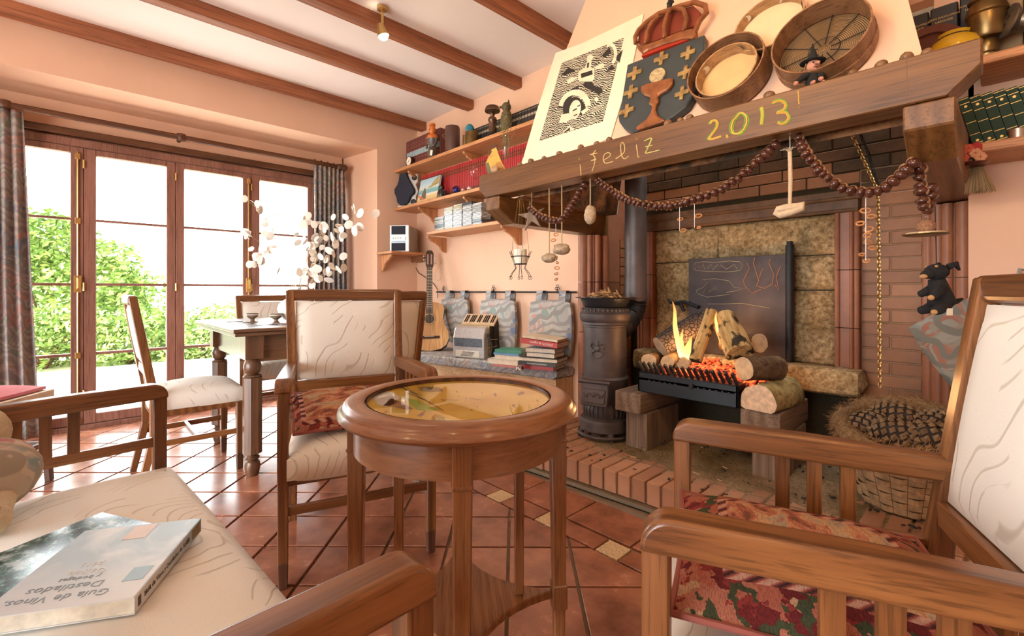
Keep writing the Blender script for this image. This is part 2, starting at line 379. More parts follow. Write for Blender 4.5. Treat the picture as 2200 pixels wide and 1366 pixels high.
def terracotta(name='floor_tile_clay', a=(0.31, 0.115, 0.06), b=(0.40, 0.165, 0.09), rough=0.25):
    t = NT(name); vec = t.n('ShaderNodeNewGeometry').outputs['Position']; r = t.rand(); nz = t.noise(vec, 7, 5, 0.6)
    c = t.ramp(r, [(0, a), (1, b)]); c = t.mix(c, t.ramp(nz, [(0.3, (0.55, 0.5, 0.5)), (0.7, (1.25, 1.25, 1.25))]), 1.0, 'MULTIPLY')
    t.col(c).bump(t.noise(vec, 5, 2, 0.5), 0.05, 0.006)
    rr = t.math('ADD', t.math('MULTIPLY', nz, 0.18), rough - 0.09); t.l(rr, t.p.inputs['Roughness']); t.done(rough, 0, 0.7); t.l(rr, t.p.inputs['Roughness']); return t.m
M_tile = terracotta()
M_grout = flat('grout', (0.24, 0.185, 0.135), 0.9)
def brickmat(name, a, b, dirt=(0.07, 0.05, 0.04), amount=0.5, rough=0.75):
    t = NT(name); vec = t.coord(); r = t.rand(); nz = t.noise(vec, 16, 5, 0.65)
    c = t.ramp(r, [(0, a), (0.5, [(x + y) / 2 for x, y in zip(a, b)]), (1, b)])
    g = t.n('ShaderNodeNewGeometry'); big = t.noise(g.outputs['Position'], 3.0, 4, 0.6)
    f = t.math('MULTIPLY', t.ramp(t.math('ADD', t.math('MULTIPLY', nz, 0.4), t.math('MULTIPLY', big, 0.6)), [(0.42, 0.0), (0.65, 1.0)]), amount)
    t.col(t.mix(c, dirt, f)).bump(nz, 0.25, 0.004); return t.done(rough, 0, 0.35)
M_hbrick = brickmat('hearth_brick_clay', (0.38, 0.17, 0.095), (0.50, 0.25, 0.145), (0.24, 0.16, 0.10), 0.65)
M_wbrick = brickmat('wall_brick_clay', (0.32, 0.135, 0.055), (0.45, 0.205, 0.09), (0.10, 0.045, 0.025), 0.35, 0.5)
M_sbrick = brickmat('sooty_brick_clay', (0.09, 0.055, 0.025), (0.15, 0.075, 0.033), (0.022, 0.017, 0.009), 0.85, 0.7)
M_mortar = flat('mortar', (0.30, 0.20, 0.13), 0.95, bump=0.3, scale=40)
M_sootmortar = flat('sooty_mortar', (0.05, 0.037, 0.02), 0.95, bump=0.3, scale=40)
M_clay = brickmat('moulded_clay', (0.29, 0.11, 0.055), (0.38, 0.155, 0.078), (0.11, 0.045, 0.03), 0.4, 0.42)
def granite(name, a, b, c2):
    t = NT(name); vec = t.coord(); n1 = t.noise(vec, 45, 4, 0.7); n2 = t.noise(vec, 3.5, 5, 0.65)
    col = t.ramp(n1, [(0.33, b), (0.5, a), (0.68, c2)]); col = t.mix(col, t.ramp(n2, [(0.32, (0.5, 0.42, 0.28)), (0.6, (1.1, 1.05, 1.0))]), 1.0, 'MULTIPLY')
    t.col(col).bump(t.math('ADD', n1, n2), 0.6, 0.012); return t.done(0.85, 0, 0.3)
M_granite = granite('granite', (0.40, 0.29, 0.15), (0.19, 0.125, 0.06), (0.62, 0.48, 0.29))
# ================================================================ setting
CEIL, XW, XG, YB = 2.65, -4.05, -4.55, 2.55
YF, XR = -3.0, 2.6
# floor: slab with diagonal clay tiles
fl = MB().bb(-4.62, XR, YF, YB + 0.1, -0.12, -0.012).build('floor', M_grout); tag(fl, kind='structure')
def inview(p, marg=60):
    q = Vector(p) - CAM; d = q.dot(FW)
    if d < 0.15: return False
    x = CX + FPX * q.dot(RT) / d; y = CY - FPX * q.z / d
    return -marg < x < 2200 + marg and -marg < y < 1366 + marg
def clip(poly, f):
    out = []
    for i in range(len(poly)):
        a, b = poly[i], poly[(i + 1) % len(poly)]; fa, fb = f(a), f(b)
        if fa >= 0: out.append(a)
        if (fa >= 0) != (fb >= 0):
            t = fa / (fa - fb); out.append((a[0] + (b[0] - a[0]) * t, a[1] + (b[1] - a[1]) * t))
    return out
M_insert = flat('cream_insert_tile', (0.62, 0.43, 0.22), 0.4)
def insertmat():
    t = NT('cream_relief_tile'); vec = t.coord(); v = t.n('ShaderNodeTexVoronoi'); v.inputs['Scale'].default_value = 34; v.inputs['Randomness'].default_value = 0.2; t.l(vec, v.inputs['Vector'])
    w = t.math('FRACT', t.math('MULTIPLY', v.outputs['Distance'], 3.0)); t.col(t.ramp(w, [(0.0, (0.30, 0.16, 0.06)), (0.35, (0.62, 0.44, 0.24)), (1, (0.68, 0.5, 0.3))])).bump(w, 0.4, 0.003); return t.done(0.4)
M_insert = insertmat()
rest = MB(); DD = 0.337; g = 0.0055; hh = DD / 2 - g * 1.42
ra = R(0.8)
proto = {}
def tile_obj(poly, mat=None, key=None):
    cx = sum(p[0] for p in poly) / len(poly); cy = sum(p[1] for p in poly) / len(poly)
    if key and key in proto:
        o = inst(proto[key], loc=(cx, cy, 0)); o.parent = fl; return o
    m = MB(); q = [(x - cx, y - cy) for x, y in poly]; q2 = [(x * 0.985, y * 0.985) for x, y in q]
    n = len(q); m.add([(x, y, -0.02) for x, y in q] + [(x, y, -0.002) for x, y in q] + [(x, y, 0.0) for x, y in q2],
        [tuple(range(2 * n, 3 * n))] + [(i, (i + 1) % n, n + (i + 1) % n, n + i) for i in range(n)] + [(n + i, n + (i + 1) % n, 2 * n + (i + 1) % n, 2 * n + i) for i in range(n)])
    o = m.build('tile', mat or M_tile, fl, loc=(cx, cy, 0))
    if key: proto[key] = o
    return o
ntile = 0
for i in range(-16, 30):
    for j in range(-16, 30):
        cx = -2.31 + (i - j) * DD / 2; cy = 0.715 + (i + j) * DD / 2
        dx, dy = cx + 2.31, cy - 0.715; cx = -2.31 + dx * cos(ra) - dy * sin(ra); cy = 0.715 + dx * sin(ra) + dy * cos(ra)
        if not (-4.8 < cx < 2.8 and -3.2 < cy < 1.7): continue
        base = [(hh, 0), (0, hh), (-hh, 0), (0, -hh)]
        poly = [(cx + x * cos(ra) - y * sin(ra), cy + x * sin(ra) + y * cos(ra)) for x, y in base]
        full = True
        for f in (lambda p: 1.455 - p[1], lambda p: p[0] + 4.60, lambda p: 2.59 - p[0], lambda p: p[1] + 2.99):
            q = clip(poly, f); full = full and len(q) == len(poly) and all(abs(a[0] - b[0]) < 1e-9 for a, b in zip(q, poly)); poly = q
            if len(poly) < 3: break
        if len(poly) < 3: continue
        if (inview((cx, cy, 0), 120) and cx < 0.3) and ntile < 262: tile_obj(poly, None, 'd' if full else None); ntile += 1
        else:
            n0 = len(poly); rest.add([(x, y, 0.0) for x, y in poly], [tuple(range(n0))])
# border strip along the hearth and the row of square tiles behind it
x = -1.659 - 0.322 * 9
for k in range(22):
    xc = x + 0.322 * k
    if xc > 2.4: break
    a = [(xc - 0.048, 1.465), (xc + 0.048, 1.465), (xc + 0.048, 1.562), (xc - 0.048, 1.562)]
    b = [(xc + 0.056, 1.465), (xc + 0.266, 1.465), (xc + 0.266, 1.562), (xc + 0.056, 1.562)]
    c = [(xc + 0.04, 1.573), (xc + 0.354, 1.573), (xc + 0.354, 1.80 + 0.04 * min(1, max(0, (xc + 2) / 1))), (xc + 0.04, 1.80)]
    if inview((xc, 1.5, 0), 150) and xc > -4.5: tile_obj(a, M_insert, 'i'); tile_obj(b, None, 'b'); tile_obj(c, None, 'c')
    else:
        for q in (a, b, c): rest.add([(p[0], p[1], 0.0) for p in q], [(0, 1, 2, 3)])
rest.build('tile', M_tile, fl, kind='stuff')
# ceiling with beams
ce = MB().bb(-4.2, XR + 0.1, YF - 0.1, YB + 0.2, CEIL, CEIL + 0.12).build('ceiling', M_ceiling); tag(ce, kind='structure')
xb = -3.96
b0 = MB().bb(0, 0.085, YF, YB, 0, 0.085).build('beam', M_beam, ce, bevel=0.006, loc=(xb, 0, CEIL - 0.078))
for k in range(1, 10): inst(b0, loc=(xb + 0.073 * (k == 1) + (k > 0) * (0.665 * k + 0.0), 0, CEIL - 0.078)).parent = ce
# window wall with deep recess
RZ, RY0, RY1 = 2.335, -0.86, 2.0
wl = MB()
wl.bb(-4.75, XW, RY1 + 0.11, YB + 0.2, -0.1, CEIL)                  # right of recess
wl.bb(-4.75, XW, YF - 0.1, RY0 - 0.11, -0.1, CEIL)                   # left of recess
wl.bb(-4.75, XW, RY0 - 0.11, RY1 + 0.11, RZ, CEIL)                   # above
wl.prism([(-4.75, RY1), (XW, RY1 + 0.11), (-4.75, RY1 + 0.11)], 'z', -0.1, RZ)
wl.prism([(-4.75, RY0), (-4.75, RY0 - 0.11), (XW, RY0 - 0.11)], 'z', -0.1, RZ)
wl.bb(-4.75, XG - 0.03, RY0, RY1, 2.075, RZ)                         # lintel over the frame
tag(wl.build('wall_left', M_plaster), kind='structure')
# back wall around the fireplace niche
wb = MB()
wb.bb(-4.2, -1.93, YB, YB + 0.2, -0.1, CEIL); wb.bb(-0.07, XR + 0.1, YB, YB + 0.2, -0.1, CEIL); wb.bb(-1.93, -0.055, YB + 0.12, YB + 0.2, 2.25, CEIL); wb.bb(-1.93, -1.84, YB, YB + 0.12, 1.51, CEIL); wb.bb(-0.17, -0.055, YB, YB + 0.12, 1.51, CEIL); wb.bb(-1.93, -1.84, YB + 0.12, 3.0, 1.37, 2.4); wb.bb(-0.08, -0.055, YB + 0.12, 3.0, 1.37, 2.4)
tag(wb.build('wall_back', M_plaster), kind='structure')
# walls behind the photographer and the unseen rear opening, sized for the daylight it lets in
wr = MB(); wr.bb(XR, XR + 0.15, YF - 0.15, YB + 0.2, -0.1, CEIL)
tag(wr.build('wall_right', M_plaster), kind='structure')
wf = MB(); wf.bb(-4.2, -3.0, YF - 0.15, YF, -0.1, CEIL); wf.bb(0.4, XR + 0.15, YF - 0.15, YF, -0.1, CEIL); wf.bb(-3.0, 1.2, YF - 0.15, YF, 2.0, CEIL)
tag(wf.build('wall_front', M_plaster), kind='structure')
# ------------------------------------------------ glazed folding doors
win = bpy.data.objects.new('window_1', None); link(win); tag(win, kind='structure'); win.location = (XG, 0, 0)
m = MB(); m.bb(-0.045, 0.03, -0.56, -0.475, 0, 2.075); m.bb(-0.045, 0.03, 1.705, 2.0, 0, 2.075); m.bb(-0.045, 0.03, -0.56, 2.0, 2.02, 2.075); m.bb(-0.05, 0.045, -0.56, 2.0, -0.01, 0.03); m.bb(-0.045, 0.03, RY0, -0.56, 0, 2.075)
m.build('window_frame', M_winwood, win, bevel=0.004)
m = MB(); m.bb(0.0, 0.06, RY0, 2.0, 2.085, 2.135); m.build('head_trim', M_dark['y'], win, bevel=0.006)
glz = (0.10, 0.525, 0.545, 1.027, 1.047, 1.495, 1.512, 1.975)
for a, b, sl, sr in ((-0.472, 0.076, 0.06, 0.068), (0.078, 0.616, 0.066, 0.058), (0.618, 1.16, 0.056, 0.067), (1.162, 1.702, 0.066, 0.06)):
    c = bpy.data.objects.new('casement', None); link(c, win)
    m = MB(); m.bb(-0.03, 0.025, a, a + sl, 0.032, 2.018); m.bb(-0.03, 0.025, b - sr, b, 0.032, 2.018); m.bb(-0.03, 0.025, a + sl, b - sr, 0.032, 0.10); m.bb(-0.03, 0.025, a + sl, b - sr, 1.975, 2.018)
    m.build('casement_frame', M_winwood, c, bevel=0.004)
    for z0, z1 in ((0.525, 0.545), (1.027, 1.047), (1.495, 1.512)): MB().bb(-0.018, 0.018, a + sl, b - sr, z0, z1).build('glazing_bar', M_winwood, c, bevel=0.003)
    for i in range(4): MB().bb(-0.004, 0.0, a + sl - 0.004, b - sr + 0.004, glz[2 * i] - 0.006, glz[2 * i + 1] + 0.006).build('pane', M_glass, c)
for yy in (0.077, 0.617, 1.161): MB().bb(-0.034, -0.012, yy - 0.012, yy + 0.012, 0.034, 2.016).build('cover_strip', M_winwood, win)
for yy, sc in ((0.045, 1), (1.135, 1)):                               # espagnolette bolts
    h = bpy.data.objects.new('window_bolt', None); link(h, win)
    MB().tube([(0.034, yy, 0.06), (0.034, yy, 1.98)], 0.006, 8).build('bolt_rod', M_brass, h)
    m = MB()
    for z in (0.06, 0.53, 1.49, 1.95): m.bb(0.025, 0.042, yy - 0.015, yy + 0.015, z - 0.022, z + 0.022)
    m.build('rod_keeper', M_brass, h, bevel=0.004)
    m = MB(); m.bb(0.025, 0.04, yy - 0.02, yy + 0.02, 0.98, 1.10); m.tube([(0.04, yy, 1.0), (0.062, yy, 1.01), (0.062, yy, 1.08), (0.04, yy, 1.09)], 0.006, 8)
    m.build('bolt_handle', M_brass, h, bevel=0.003)
for yy in (0.077, 0.617, 1.161):
    m = MB()
    for z in (0.25, 1.02, 1.9): m.tube([(0.03, yy, z - 0.03), (0.03, yy, z + 0.03)], 0.008, 8)
    m.build('hinge', M_brass, win)
# curtain rod and curtains
rod = thing('curtain_rod', 'dark turned wooden curtain rod spanning the glazed doors', 'curtain rod', (-4.40, 0, 2.19))
MB().tube([(0, -0.72, 0), (0, 1.93, 0)], 0.021, 12).build('rod', M_dark['y'], rod, smooth=True)
for y in (-0.30, 0.635, 1.90):
    m = MB(); m.tube([(-0.12, y, 0), (0, y, 0)], 0.016, 10); m.lathe([(0.0, -0.03), (0.03, -0.025), (0.036, 0), (0.03, 0.025), (0, 0.03)], 12, (0, y, 0)); m.build('rod_bracket', M_dark['z'], rod, smooth=True)
m = MB(); m.ball((0, 1.945, 0), 0.034, 12, 8); m.build('finial', M_dark['z'], rod, smooth=True)
for i in range(9):
    y = (-0.62 + i * 0.045) if i < 5 else (1.66 + (i - 5) * 0.06)
    m = MB(); m.tube([(0.027 * cos(a * pi / 6), y, 0.027 * sin(a * pi / 6)) for a in range(12)], 0.004, 6, closed=True); m.build('curtain_ring', M_dark['z'], rod)
def curtain(label, y0, y1, flare, ztop=2.165):
    m = MB(); nf = 7
    def fn(u, v):
        z = ztop - 2.145 * v; w = (y1 - y0) * (0.92 + flare * v); yc = (y0 + y1) / 2
        amp = 0.028 * (0.55 + 0.6 * min(1, v * 3)); ph = u * nf * 2 * pi + 0.6 * sin(3 * v)
        return (-4.40 + amp * sin(ph) + 0.01 * sin(5 * u + 6 * v), yc + w * (u - 0.5) + 0.012 * cos(ph) * v, z)
    m.grid(fn, 72, 24); o = m.build('curtain', M_curtain, smooth=True, ang=180)
    md = o.modifiers.new('cloth', 'SOLIDIFY'); md.thickness = 0.004; tag(o, label, 'curtain', 'curtains at the glazed doors')
    return o
curtain('grey paisley curtain gathered at the outer side of the doors, above the pink stool', -0.58, -0.20, 0.35)
curtain('grey paisley curtain bunched beside the white branches near the room corner', 1.64, 1.97, 0.06)
# spotlights on the beams
def spotlight(p, tgt, label):
    t = thing('spotlight', label, 'lamp', p, group='ceiling spotlights')
    d = (Vector(tgt) - Vector(p)).normalized(); Mx = frame_from((0, 0, 0), d, (0, 1, 0.01))
    m = MB(); m.tube([(0, 0, 0.14), (0, 0, 0.05)], 0.008, 8); m.lathe([(0.03, 0.13), (0.03, 0.15)], 14); m.build('stem', M_brass, t, smooth=True)
    m = MB(); m.M = Mx; m.lathe([(0.012, -0.05), (0.02, -0.045), (0.03, 0.0), (0.036, 0.022), (0.033, 0.022), (0.026, 0.0)], 16, cap=False); m.build('lamp_shade', M_brass, t, smooth=True)
    e = NT('lit_bulb'); e.p.inputs['Emission Color'].default_value = (1, 0.78, 0.5, 1); e.p.inputs['Emission Strength'].default_value = 60
    m = MB(); m.M = Mx; m.ball((0, 0, 0.022), (0.027, 0.027, 0.024), 14, 10); MATS.setdefault('bulb', e.m); m.build('bulb', MATS['bulb'], t, smooth=True)
for k, (p, tg, w) in enumerate(SPOTS[:1]): spotlight(p, tg, 'lit spotlight hanging from the ceiling beam near the hood')
for k, (p, tg, w) in enumerate(SPOTS[1:]): spotlight(p, tg, ('ceiling spotlight aimed at the hood', 'ceiling spotlight aimed at the right end of the mantel', 'added unseen spotlight over the settee', 'added unseen spotlight over the armchair with its back to the wall')[k])
# ------------------------------------------------ garden
def leafmat(name, a, b):
    t = NT(name); r = t.n('ShaderNodeNewGeometry').outputs['Random Per Island']
    t.col(t.ramp(r, [(0, a), (0.6, b), (1, (0.40, 0.50, 0.15))])); t.p.inputs['Transmission Weight'].default_value = 0.0; t.p.inputs['Subsurface Weight'].default_value = 0.0
    return t.done(0.6)
M_leaf = leafmat('shrub_leaf', (0.05, 0.12, 0.018), (0.19, 0.30, 0.06)); M_leaf2 = leafmat('low_leaf', (0.07, 0.15, 0.03), (0.22, 0.32, 0.08))
M_grass = flat('lawn_grass', (0.33, 0.36, 0.16), 0.9, var=0.3, scale=3)
M_terrace = flat('terrace_bounce_paving', (0.80, 0.74, 0.66), 0.8, var=0.05, scale=3)
tag(MB().bb(-8.2, 30, -40, 40, -0.4, -0.14).build('ground', M_terrace), kind='structure'); tag(MB().bb(-40, -8.2, -40, 40, -0.4, -0.13).build('lawn_ground', M_grass), kind='structure')  # unseen ground made pale paving to bounce daylight up to the ceiling
tag(MB().bb(-8.2, XG - 0.2, -5, 5, -0.14, -0.03).build('terrace_floor', M_terrace), kind='structure')
def shrub(c, r, n, label, mat, ls=0.09):
    t = thing('garden_shrub', label, 'shrub', (c[0], c[1], -0.13), group='shrubs outside the glazed doors')
    m = MB(); rr = random.Random(int(c[1] * 100)); lobes = [(Vector((rr.gauss(0, 0.45) * r[0], rr.gauss(0, 0.45) * r[1], (0.35 + 0.6 * rr.random()) * r[2])), 0.34 + 0.26 * rr.random()) for _ in range(12)]
    for k in range(n):
        lc, lr = rr.choice(lobes); d = Vector((rr.gauss(0, 1), rr.gauss(0, 1), rr.gauss(0, 1))).normalized(); p = lc + d * lr * r[0] * (0.75 + 0.3 * rr.random()); p.z = max(0.02, p.z)
        a = Vector((rr.gauss(0, 1), rr.gauss(0, 1), rr.gauss(0, 0.6))).normalized(); b = a.orthogonal().normalized(); s = ls * (0.6 + 0.7 * rr.random())
        m.add([p - a * s * 0.5, p + b * s * 0.25, p + a * s * 0.5, p - b * s * 0.25], [(0, 1, 2, 3)])
    m.build('foliage', mat, t, kind='stuff')
    m = MB()
    for lc, lr in lobes[:6]: m.tube([(0, 0, 0), (lc.x * 0.4, lc.y * 0.4, lc.z * 0.5), lc], [0.03, 0.02, 0.008], 6)
    m.build('stem', M_dark['z'], t)
def gshrub(px, T, r, n, label, mat, ls=0.09):
    p = at(px, 622, T=T); shrub((p.x, p.y), r, n, label, mat, ls)
gshrub(110, 8.6, (1.25, 1.25, 2.5), 9000, 'tall yellow-green shrub seen through the first glazed door', M_leaf, 0.12)
gshrub(245, 8.2, (0.8, 0.8, 1.7), 5000, 'rounded green shrub seen through the second glazed door', M_leaf, 0.11)
gshrub(95, 6.6, (0.7, 0.7, 0.75), 3500, 'low leafy shrub below the tall one outside the first door', M_leaf2, 0.09)
gshrub(280, 7.0, (0.6, 0.6, 0.6), 3000, 'low shrub behind the first dining chair outside', M_leaf2, 0.09)
gshrub(420, 7.2, (0.7, 0.7, 0.7), 3500, 'low shrub seen beneath the dining table edge', M_leaf2, 0.09)
gshrub(600, 7.4, (0.6, 0.6, 0.55), 2500, 'low pale shrub seen behind the dining table', M_leaf2, 0.09)
# ================================================================ fireplace
FP = thing('fireplace', 'brick fireplace with timber mantel, plaster hood and raised brick hearth', 'fireplace', (-0.96, 1.8, 0))
FO = Vector((-0.96, 1.8, 0)); HZ = 0.12
def F_(m): m.M = Matrix.Translation(-FO); return m
def fb(): return F_(MB())
XL0, XL1, XR1, XR0, YBK = -1.93, -1.83, -0.17, -0.072, 2.95
# --- hearth with bricks on edge
he = fb().prism([(-2.0, 1.86), (-1.06, 1.925), (0.25, 1.925), (0.25, 2.95), (-2.0, 2.95)], 'z', -0.02, HZ - 0.012).build('hearth', M_mortar, FP)
hbr = MB().bb(-0.0325, 0.0325, -0.1, 0.1, 0, 0.105); hbr = hbr.build('brick', M_hbrick, he, bevel=0.004, loc=(0, 0, 0)); first = True
rr = random.Random(3)
def hb(x, y, z=0.017, rz=0.0, sx=1.0):
    global first
    o = hbr if first else inst(hbr); first = False; o.parent = he; o.location = Vector((x, y, z + rr.uniform(-0.002, 0.002))) - FO; o.rotation_euler = (0, 0, rz + rr.uniform(-0.012, 0.012)); o.scale = (sx, 1, 1)
for row in range(5):
    for k in range(30):
        xx = -1.962 + 0.0745 * k
        if xx > 0.2: break
        yf = 1.845 + 0.066 * min(1, max(0, (xx + 2.0) / 0.94)); y = yf + 0.1 + row * 0.212
        if row >= 2 and -1.36 < xx < -0.52: continue
        if row >= 3 and -1.75 < xx < -0.5: continue
        if y > 2.9: continue
        hb(xx, y)
m = fb(); m.prism([(-2.03, 1.815), (-1.06, 1.885), (0.25, 1.885), (0.25, 1.93), (-1.06, 1.93), (-2.03, 1.87)], 'z', -0.005, 0.014); m.build('kerb', flat('grey_kerb_trim', (0.17, 0.13, 0.085), 0.7, bump=0.3), FP, bevel=0.004)
# ash spread over the middle of the hearth
m = fb()
def fn(u, v):
    x = -1.72 + 1.5 * u; y = 2.06 + 0.88 * v; e = 1 - abs(2 * u - 1) ** 4; f = min(1, v / 0.16)
    return (x, y + 0.05 * noise.noise((x * 6, 3, 0)) * (1 - v), HZ - 0.004 + 0.022 * e * f * (0.55 + 0.6 * noise.noise((x * 5, y * 5, 0)))) 
m.grid(fn, 60, 40)
def ashmat():
    t = NT('wood_ash'); vec = t.coord(); n1 = t.noise(vec, 90, 3, 0.8); n2 = t.noise(vec, 5, 4)
    c = t.ramp(n1, [(0.32, (0.05, 0.035, 0.02)), (0.42, (0.24, 0.18, 0.11)), (0.7, (0.36, 0.28, 0.185))]); c = t.mix(c, t.ramp(n2, [(0.35, (0.55, 0.5, 0.42)), (0.65, (1.1, 1.1, 1.1))]), 1.0, 'MULTIPLY')
    t.col(c).bump(n1, 0.4, 0.004); return t.done(0.95, 0, 0.1)
m.build('ash', ashmat(), FP, smooth=True, kind='stuff')
m = MB()
for k in range(150):
    x, y = rr.uniform(-1.8, -0.1), rr.uniform(1.92, 2.7); s = rr.uniform(0.003, 0.011); a = rr.uniform(0, pi)
    m.M = Matrix.Translation(Vector((x, y, HZ + 0.017 * (y > 2.1))) - FO) @ Matrix.Rotation(a, 4, 'Z'); m.bb(-s, s, -s * 0.5, s * 0.5, 0, s * 0.6)
m.build('charcoal_crumbs', flat('charcoal', (0.03, 0.022, 0.018), 0.8), FP, kind='stuff')
m = MB()
for k in range(26):
    x, y = rr.uniform(-1.8, -0.1), rr.uniform(1.95, 2.6); s = rr.uniform(0.008, 0.022); a = rr.uniform(0, pi)
    m.M = Matrix.Translation(Vector((x, y, HZ + 0.014)) - FO) @ Matrix.Rotation(a, 4, 'Z'); m.bb(-s, s, -0.002, 0.002, 0, 0.003)
m.build('wood_chips', flat('pale_chip', (0.5, 0.36, 0.17), 0.9), FP, kind='stuff')
# --- back wall of brick, sooty above
bw = fb().bb(-1.95, 0.0, YBK + 0.006, YBK + 0.12, 0, 2.4).build('brick_wall', M_sootmortar, FP)
bw2 = fb().bb(-0.48, 0.0, YBK + 0.004, YBK + 0.008, 0.0, 1.62).build('clean_mortar', M_mortar, FP)
CH = 0.0652
wproto = {}
def wbrick(x0, x1, z, par, matn):
    key = (round(x1 - x0, 3), matn.name)
    loc = Vector(((x0 + x1) / 2, YBK, z)) - FO + Vector((0, rr.uniform(-0.0015, 0.0015), 0))
    if key in wproto: o = inst(wproto[key], loc=loc); o.parent = par
    else:
        w = (x1 - x0) / 2; o = MB().bb(-w, w, -0.0, 0.05, 0.0, CH - 0.006).build('brick', matn, par, bevel=0.003, loc=loc); wproto[key] = o
nb = 0
for c in range(31):
    z = 0.12 + c * CH; off = 0.121 if c % 2 else 0.0
    spans = [(-0.475, -0.085)] if z < 1.5 else [(-1.9, -0.085)]
    if z < 1.5 and z < 0.45: spans = [(-0.72, -0.085)]
    for s0, s1 in spans:
        x = -1.93 + off - 0.242
        while x < s1:
            a, b = max(x + 0.003, s0), min(x + 0.239, s1)
            if b - a > 0.03:
                sooty = z > 1.66 - 0.28 * (a > -0.62) + 0.42 * max(0, (a + 0.62) * 1.6) if True else False
                wbrick(round(a, 3), round(b, 3), z, bw, M_sbrick if sooty else M_wbrick); nb += 1
            x += 0.242
# left and right cheek walls
cw = fb().bb(XL0, XL1, 2.67, 3.05, 0, 2.4).build('cheek_wall', M_clay, FP)
key = None
for c in range(19):
    z = 0.12 + c * CH
    for (y0, y1) in (((2.80, 2.94),) if c % 2 else ((2.80, 2.86), (2.866, 2.94))):
        o = fb().bb(XL1 - 0.02, XL1 + 0.012, y0, y1, z, z + CH - 0.006).build('brick', M_wbrick, cw, bevel=0.003)
cw2 = fb().bb(-0.085, -0.055, 2.67, 3.05, 0, 2.4).build('cheek_wall', M_wbrick, FP)
# --- moulded clay pilasters in blocks
def pilaster(name, blocks, par, zs):
    p = fb().bb(*par, 0.0, 1.36).build('pilaster', M_clay, FP)
    for a, b in zip(zs[:-1], zs[1:]):
        m = fb()
        for kind, *q in blocks:
            if kind == 'box': m.bb(q[0], q[1], q[2], q[3], a + 0.002, b - 0.002)
            else: m.tube([(q[0], q[1], a + 0.002), (q[0], q[1], b - 0.002)], q[2], 14)
        m.build('clay_block', M_clay, p, smooth=True)
    return p
ZS = [0.12, 0.40, 0.72, 1.05, 1.362]
pilaster('l', [('box', -1.915, -1.855, 2.47, 2.60), ('tube', -1.895, 2.475, 0.034), ('tube', -1.845, 2.478, 0.016), ('box', -1.87, -1.822, 2.49, 2.72), ('tube', -1.815, 2.52, 0.02), ('tube', -1.812, 2.60, 0.026), ('box', -1.86, -1.812, 2.63, 2.78)], (-1.925, -1.86, 2.5, 2.8), ZS)
pilaster('r', [('tube', -0.198, 2.70, 0.021), ('tube', -0.165, 2.68, 0.024), ('box', -0.21, -0.15, 2.70, 2.9), ('box', -0.15, -0.075, 2.66, 2.85), ('tube', -0.135, 2.655, 0.018), ('tube', -0.088, 2.655, 0.026)], (-0.16, -0.075, 2.68, 2.9), ZS)
# --- moulded surround with granite slabs
su = fb().bb(-1.74, -0.476, 2.947, 2.953, 0.12, 1.515).build('surround', M_sootmortar, FP)
def jamb(x0, x1, z0, z1, inner):
    m = fb(); m.bb(x0, x1, 2.90, 2.95, z0, z1); s = 1 if inner > 0 else -1
    xi = x1 if s > 0 else x0; xo = x0 if s > 0 else x1
    m.tube([(xo + s * 0.008, 2.895, z0), (xo + s * 0.008, 2.895, z1)], 0.011, 10); m.tube([(xo + s * 0.030, 2.893, z0), (xo + s * 0.030, 2.893, z1)], 0.009, 10); m.tube([(xi - s * 0.008, 2.898, z0), (xi - s * 0.008, 2.898, z1)], 0.012, 10)
    m.build('jamb_block', M_clay, su, smooth=True)
for a, b in ((0.56, 0.80), (0.804, 1.10), (1.104, 1.40)): jamb(-1.74, -1.625, a, b, 1); jamb(-0.575, -0.476, a, b, -1)
m = fb(); m.bb(-1.74, -0.476, 2.875, 2.95, 1.405, 1.475); m.bb(-1.75, -0.466, 2.85, 2.95, 1.475, 1.505); m.tube([(-1.74, 2.87, 1.472), (-0.476, 2.87, 1.472)], 0.014, 10); m.tube([(-1.74, 2.885, 1.41), (-0.476, 2.885, 1.41)], 0.012, 10)
m.build('surround_head', brickmat('sooty_clay', (0.17, 0.085, 0.04), (0.22, 0.11, 0.05), (0.03, 0.02, 0.012), 0.75, 0.5), su, smooth=True)
def slab(x0, x1, z0, z1, y, rough=0.01, name='granite_slab', d=0.08):
    m = fb(); n = 14
    def fn(u, v):
        x = x0 + (x1 - x0) * u; z = z0 + (z1 - z0) * v; e = min(u, 1 - u, v, 1 - v); e = min(1, e * 9)
        return (x, y - rough * (noise.noise((x * 9, z * 9, x0 * 7)) + 0.5 * noise.noise((x * 25, z * 25, 1))) + 0.018 * (1 - e) ** 2, z)
    m.grid(fn, n, n); m.bb(x0 + 0.002, x1 - 0.002, y + 0.018, y + d, z0 + 0.002, z1 - 0.002)
    return m.build(name, M_granite, su, smooth=True)
slab(-1.625, -1.20, 1.185, 1.402, 2.925); slab(-1.195, -0.575, 1.19, 1.402, 2.92); slab(-1.625, -1.30, 0.60, 1.178, 2.925); slab(-0.85, -0.575, 1.0, 1.185, 2.925, 0.012); slab(-0.83, -0.575, 0.60, 0.993, 2.915, 0.014); slab(-1.295, -0.855, 0.60, 1.183, 2.93)
m = fb(); sp_ = lambda v: math.copysign(abs(v) ** 0.55, v)
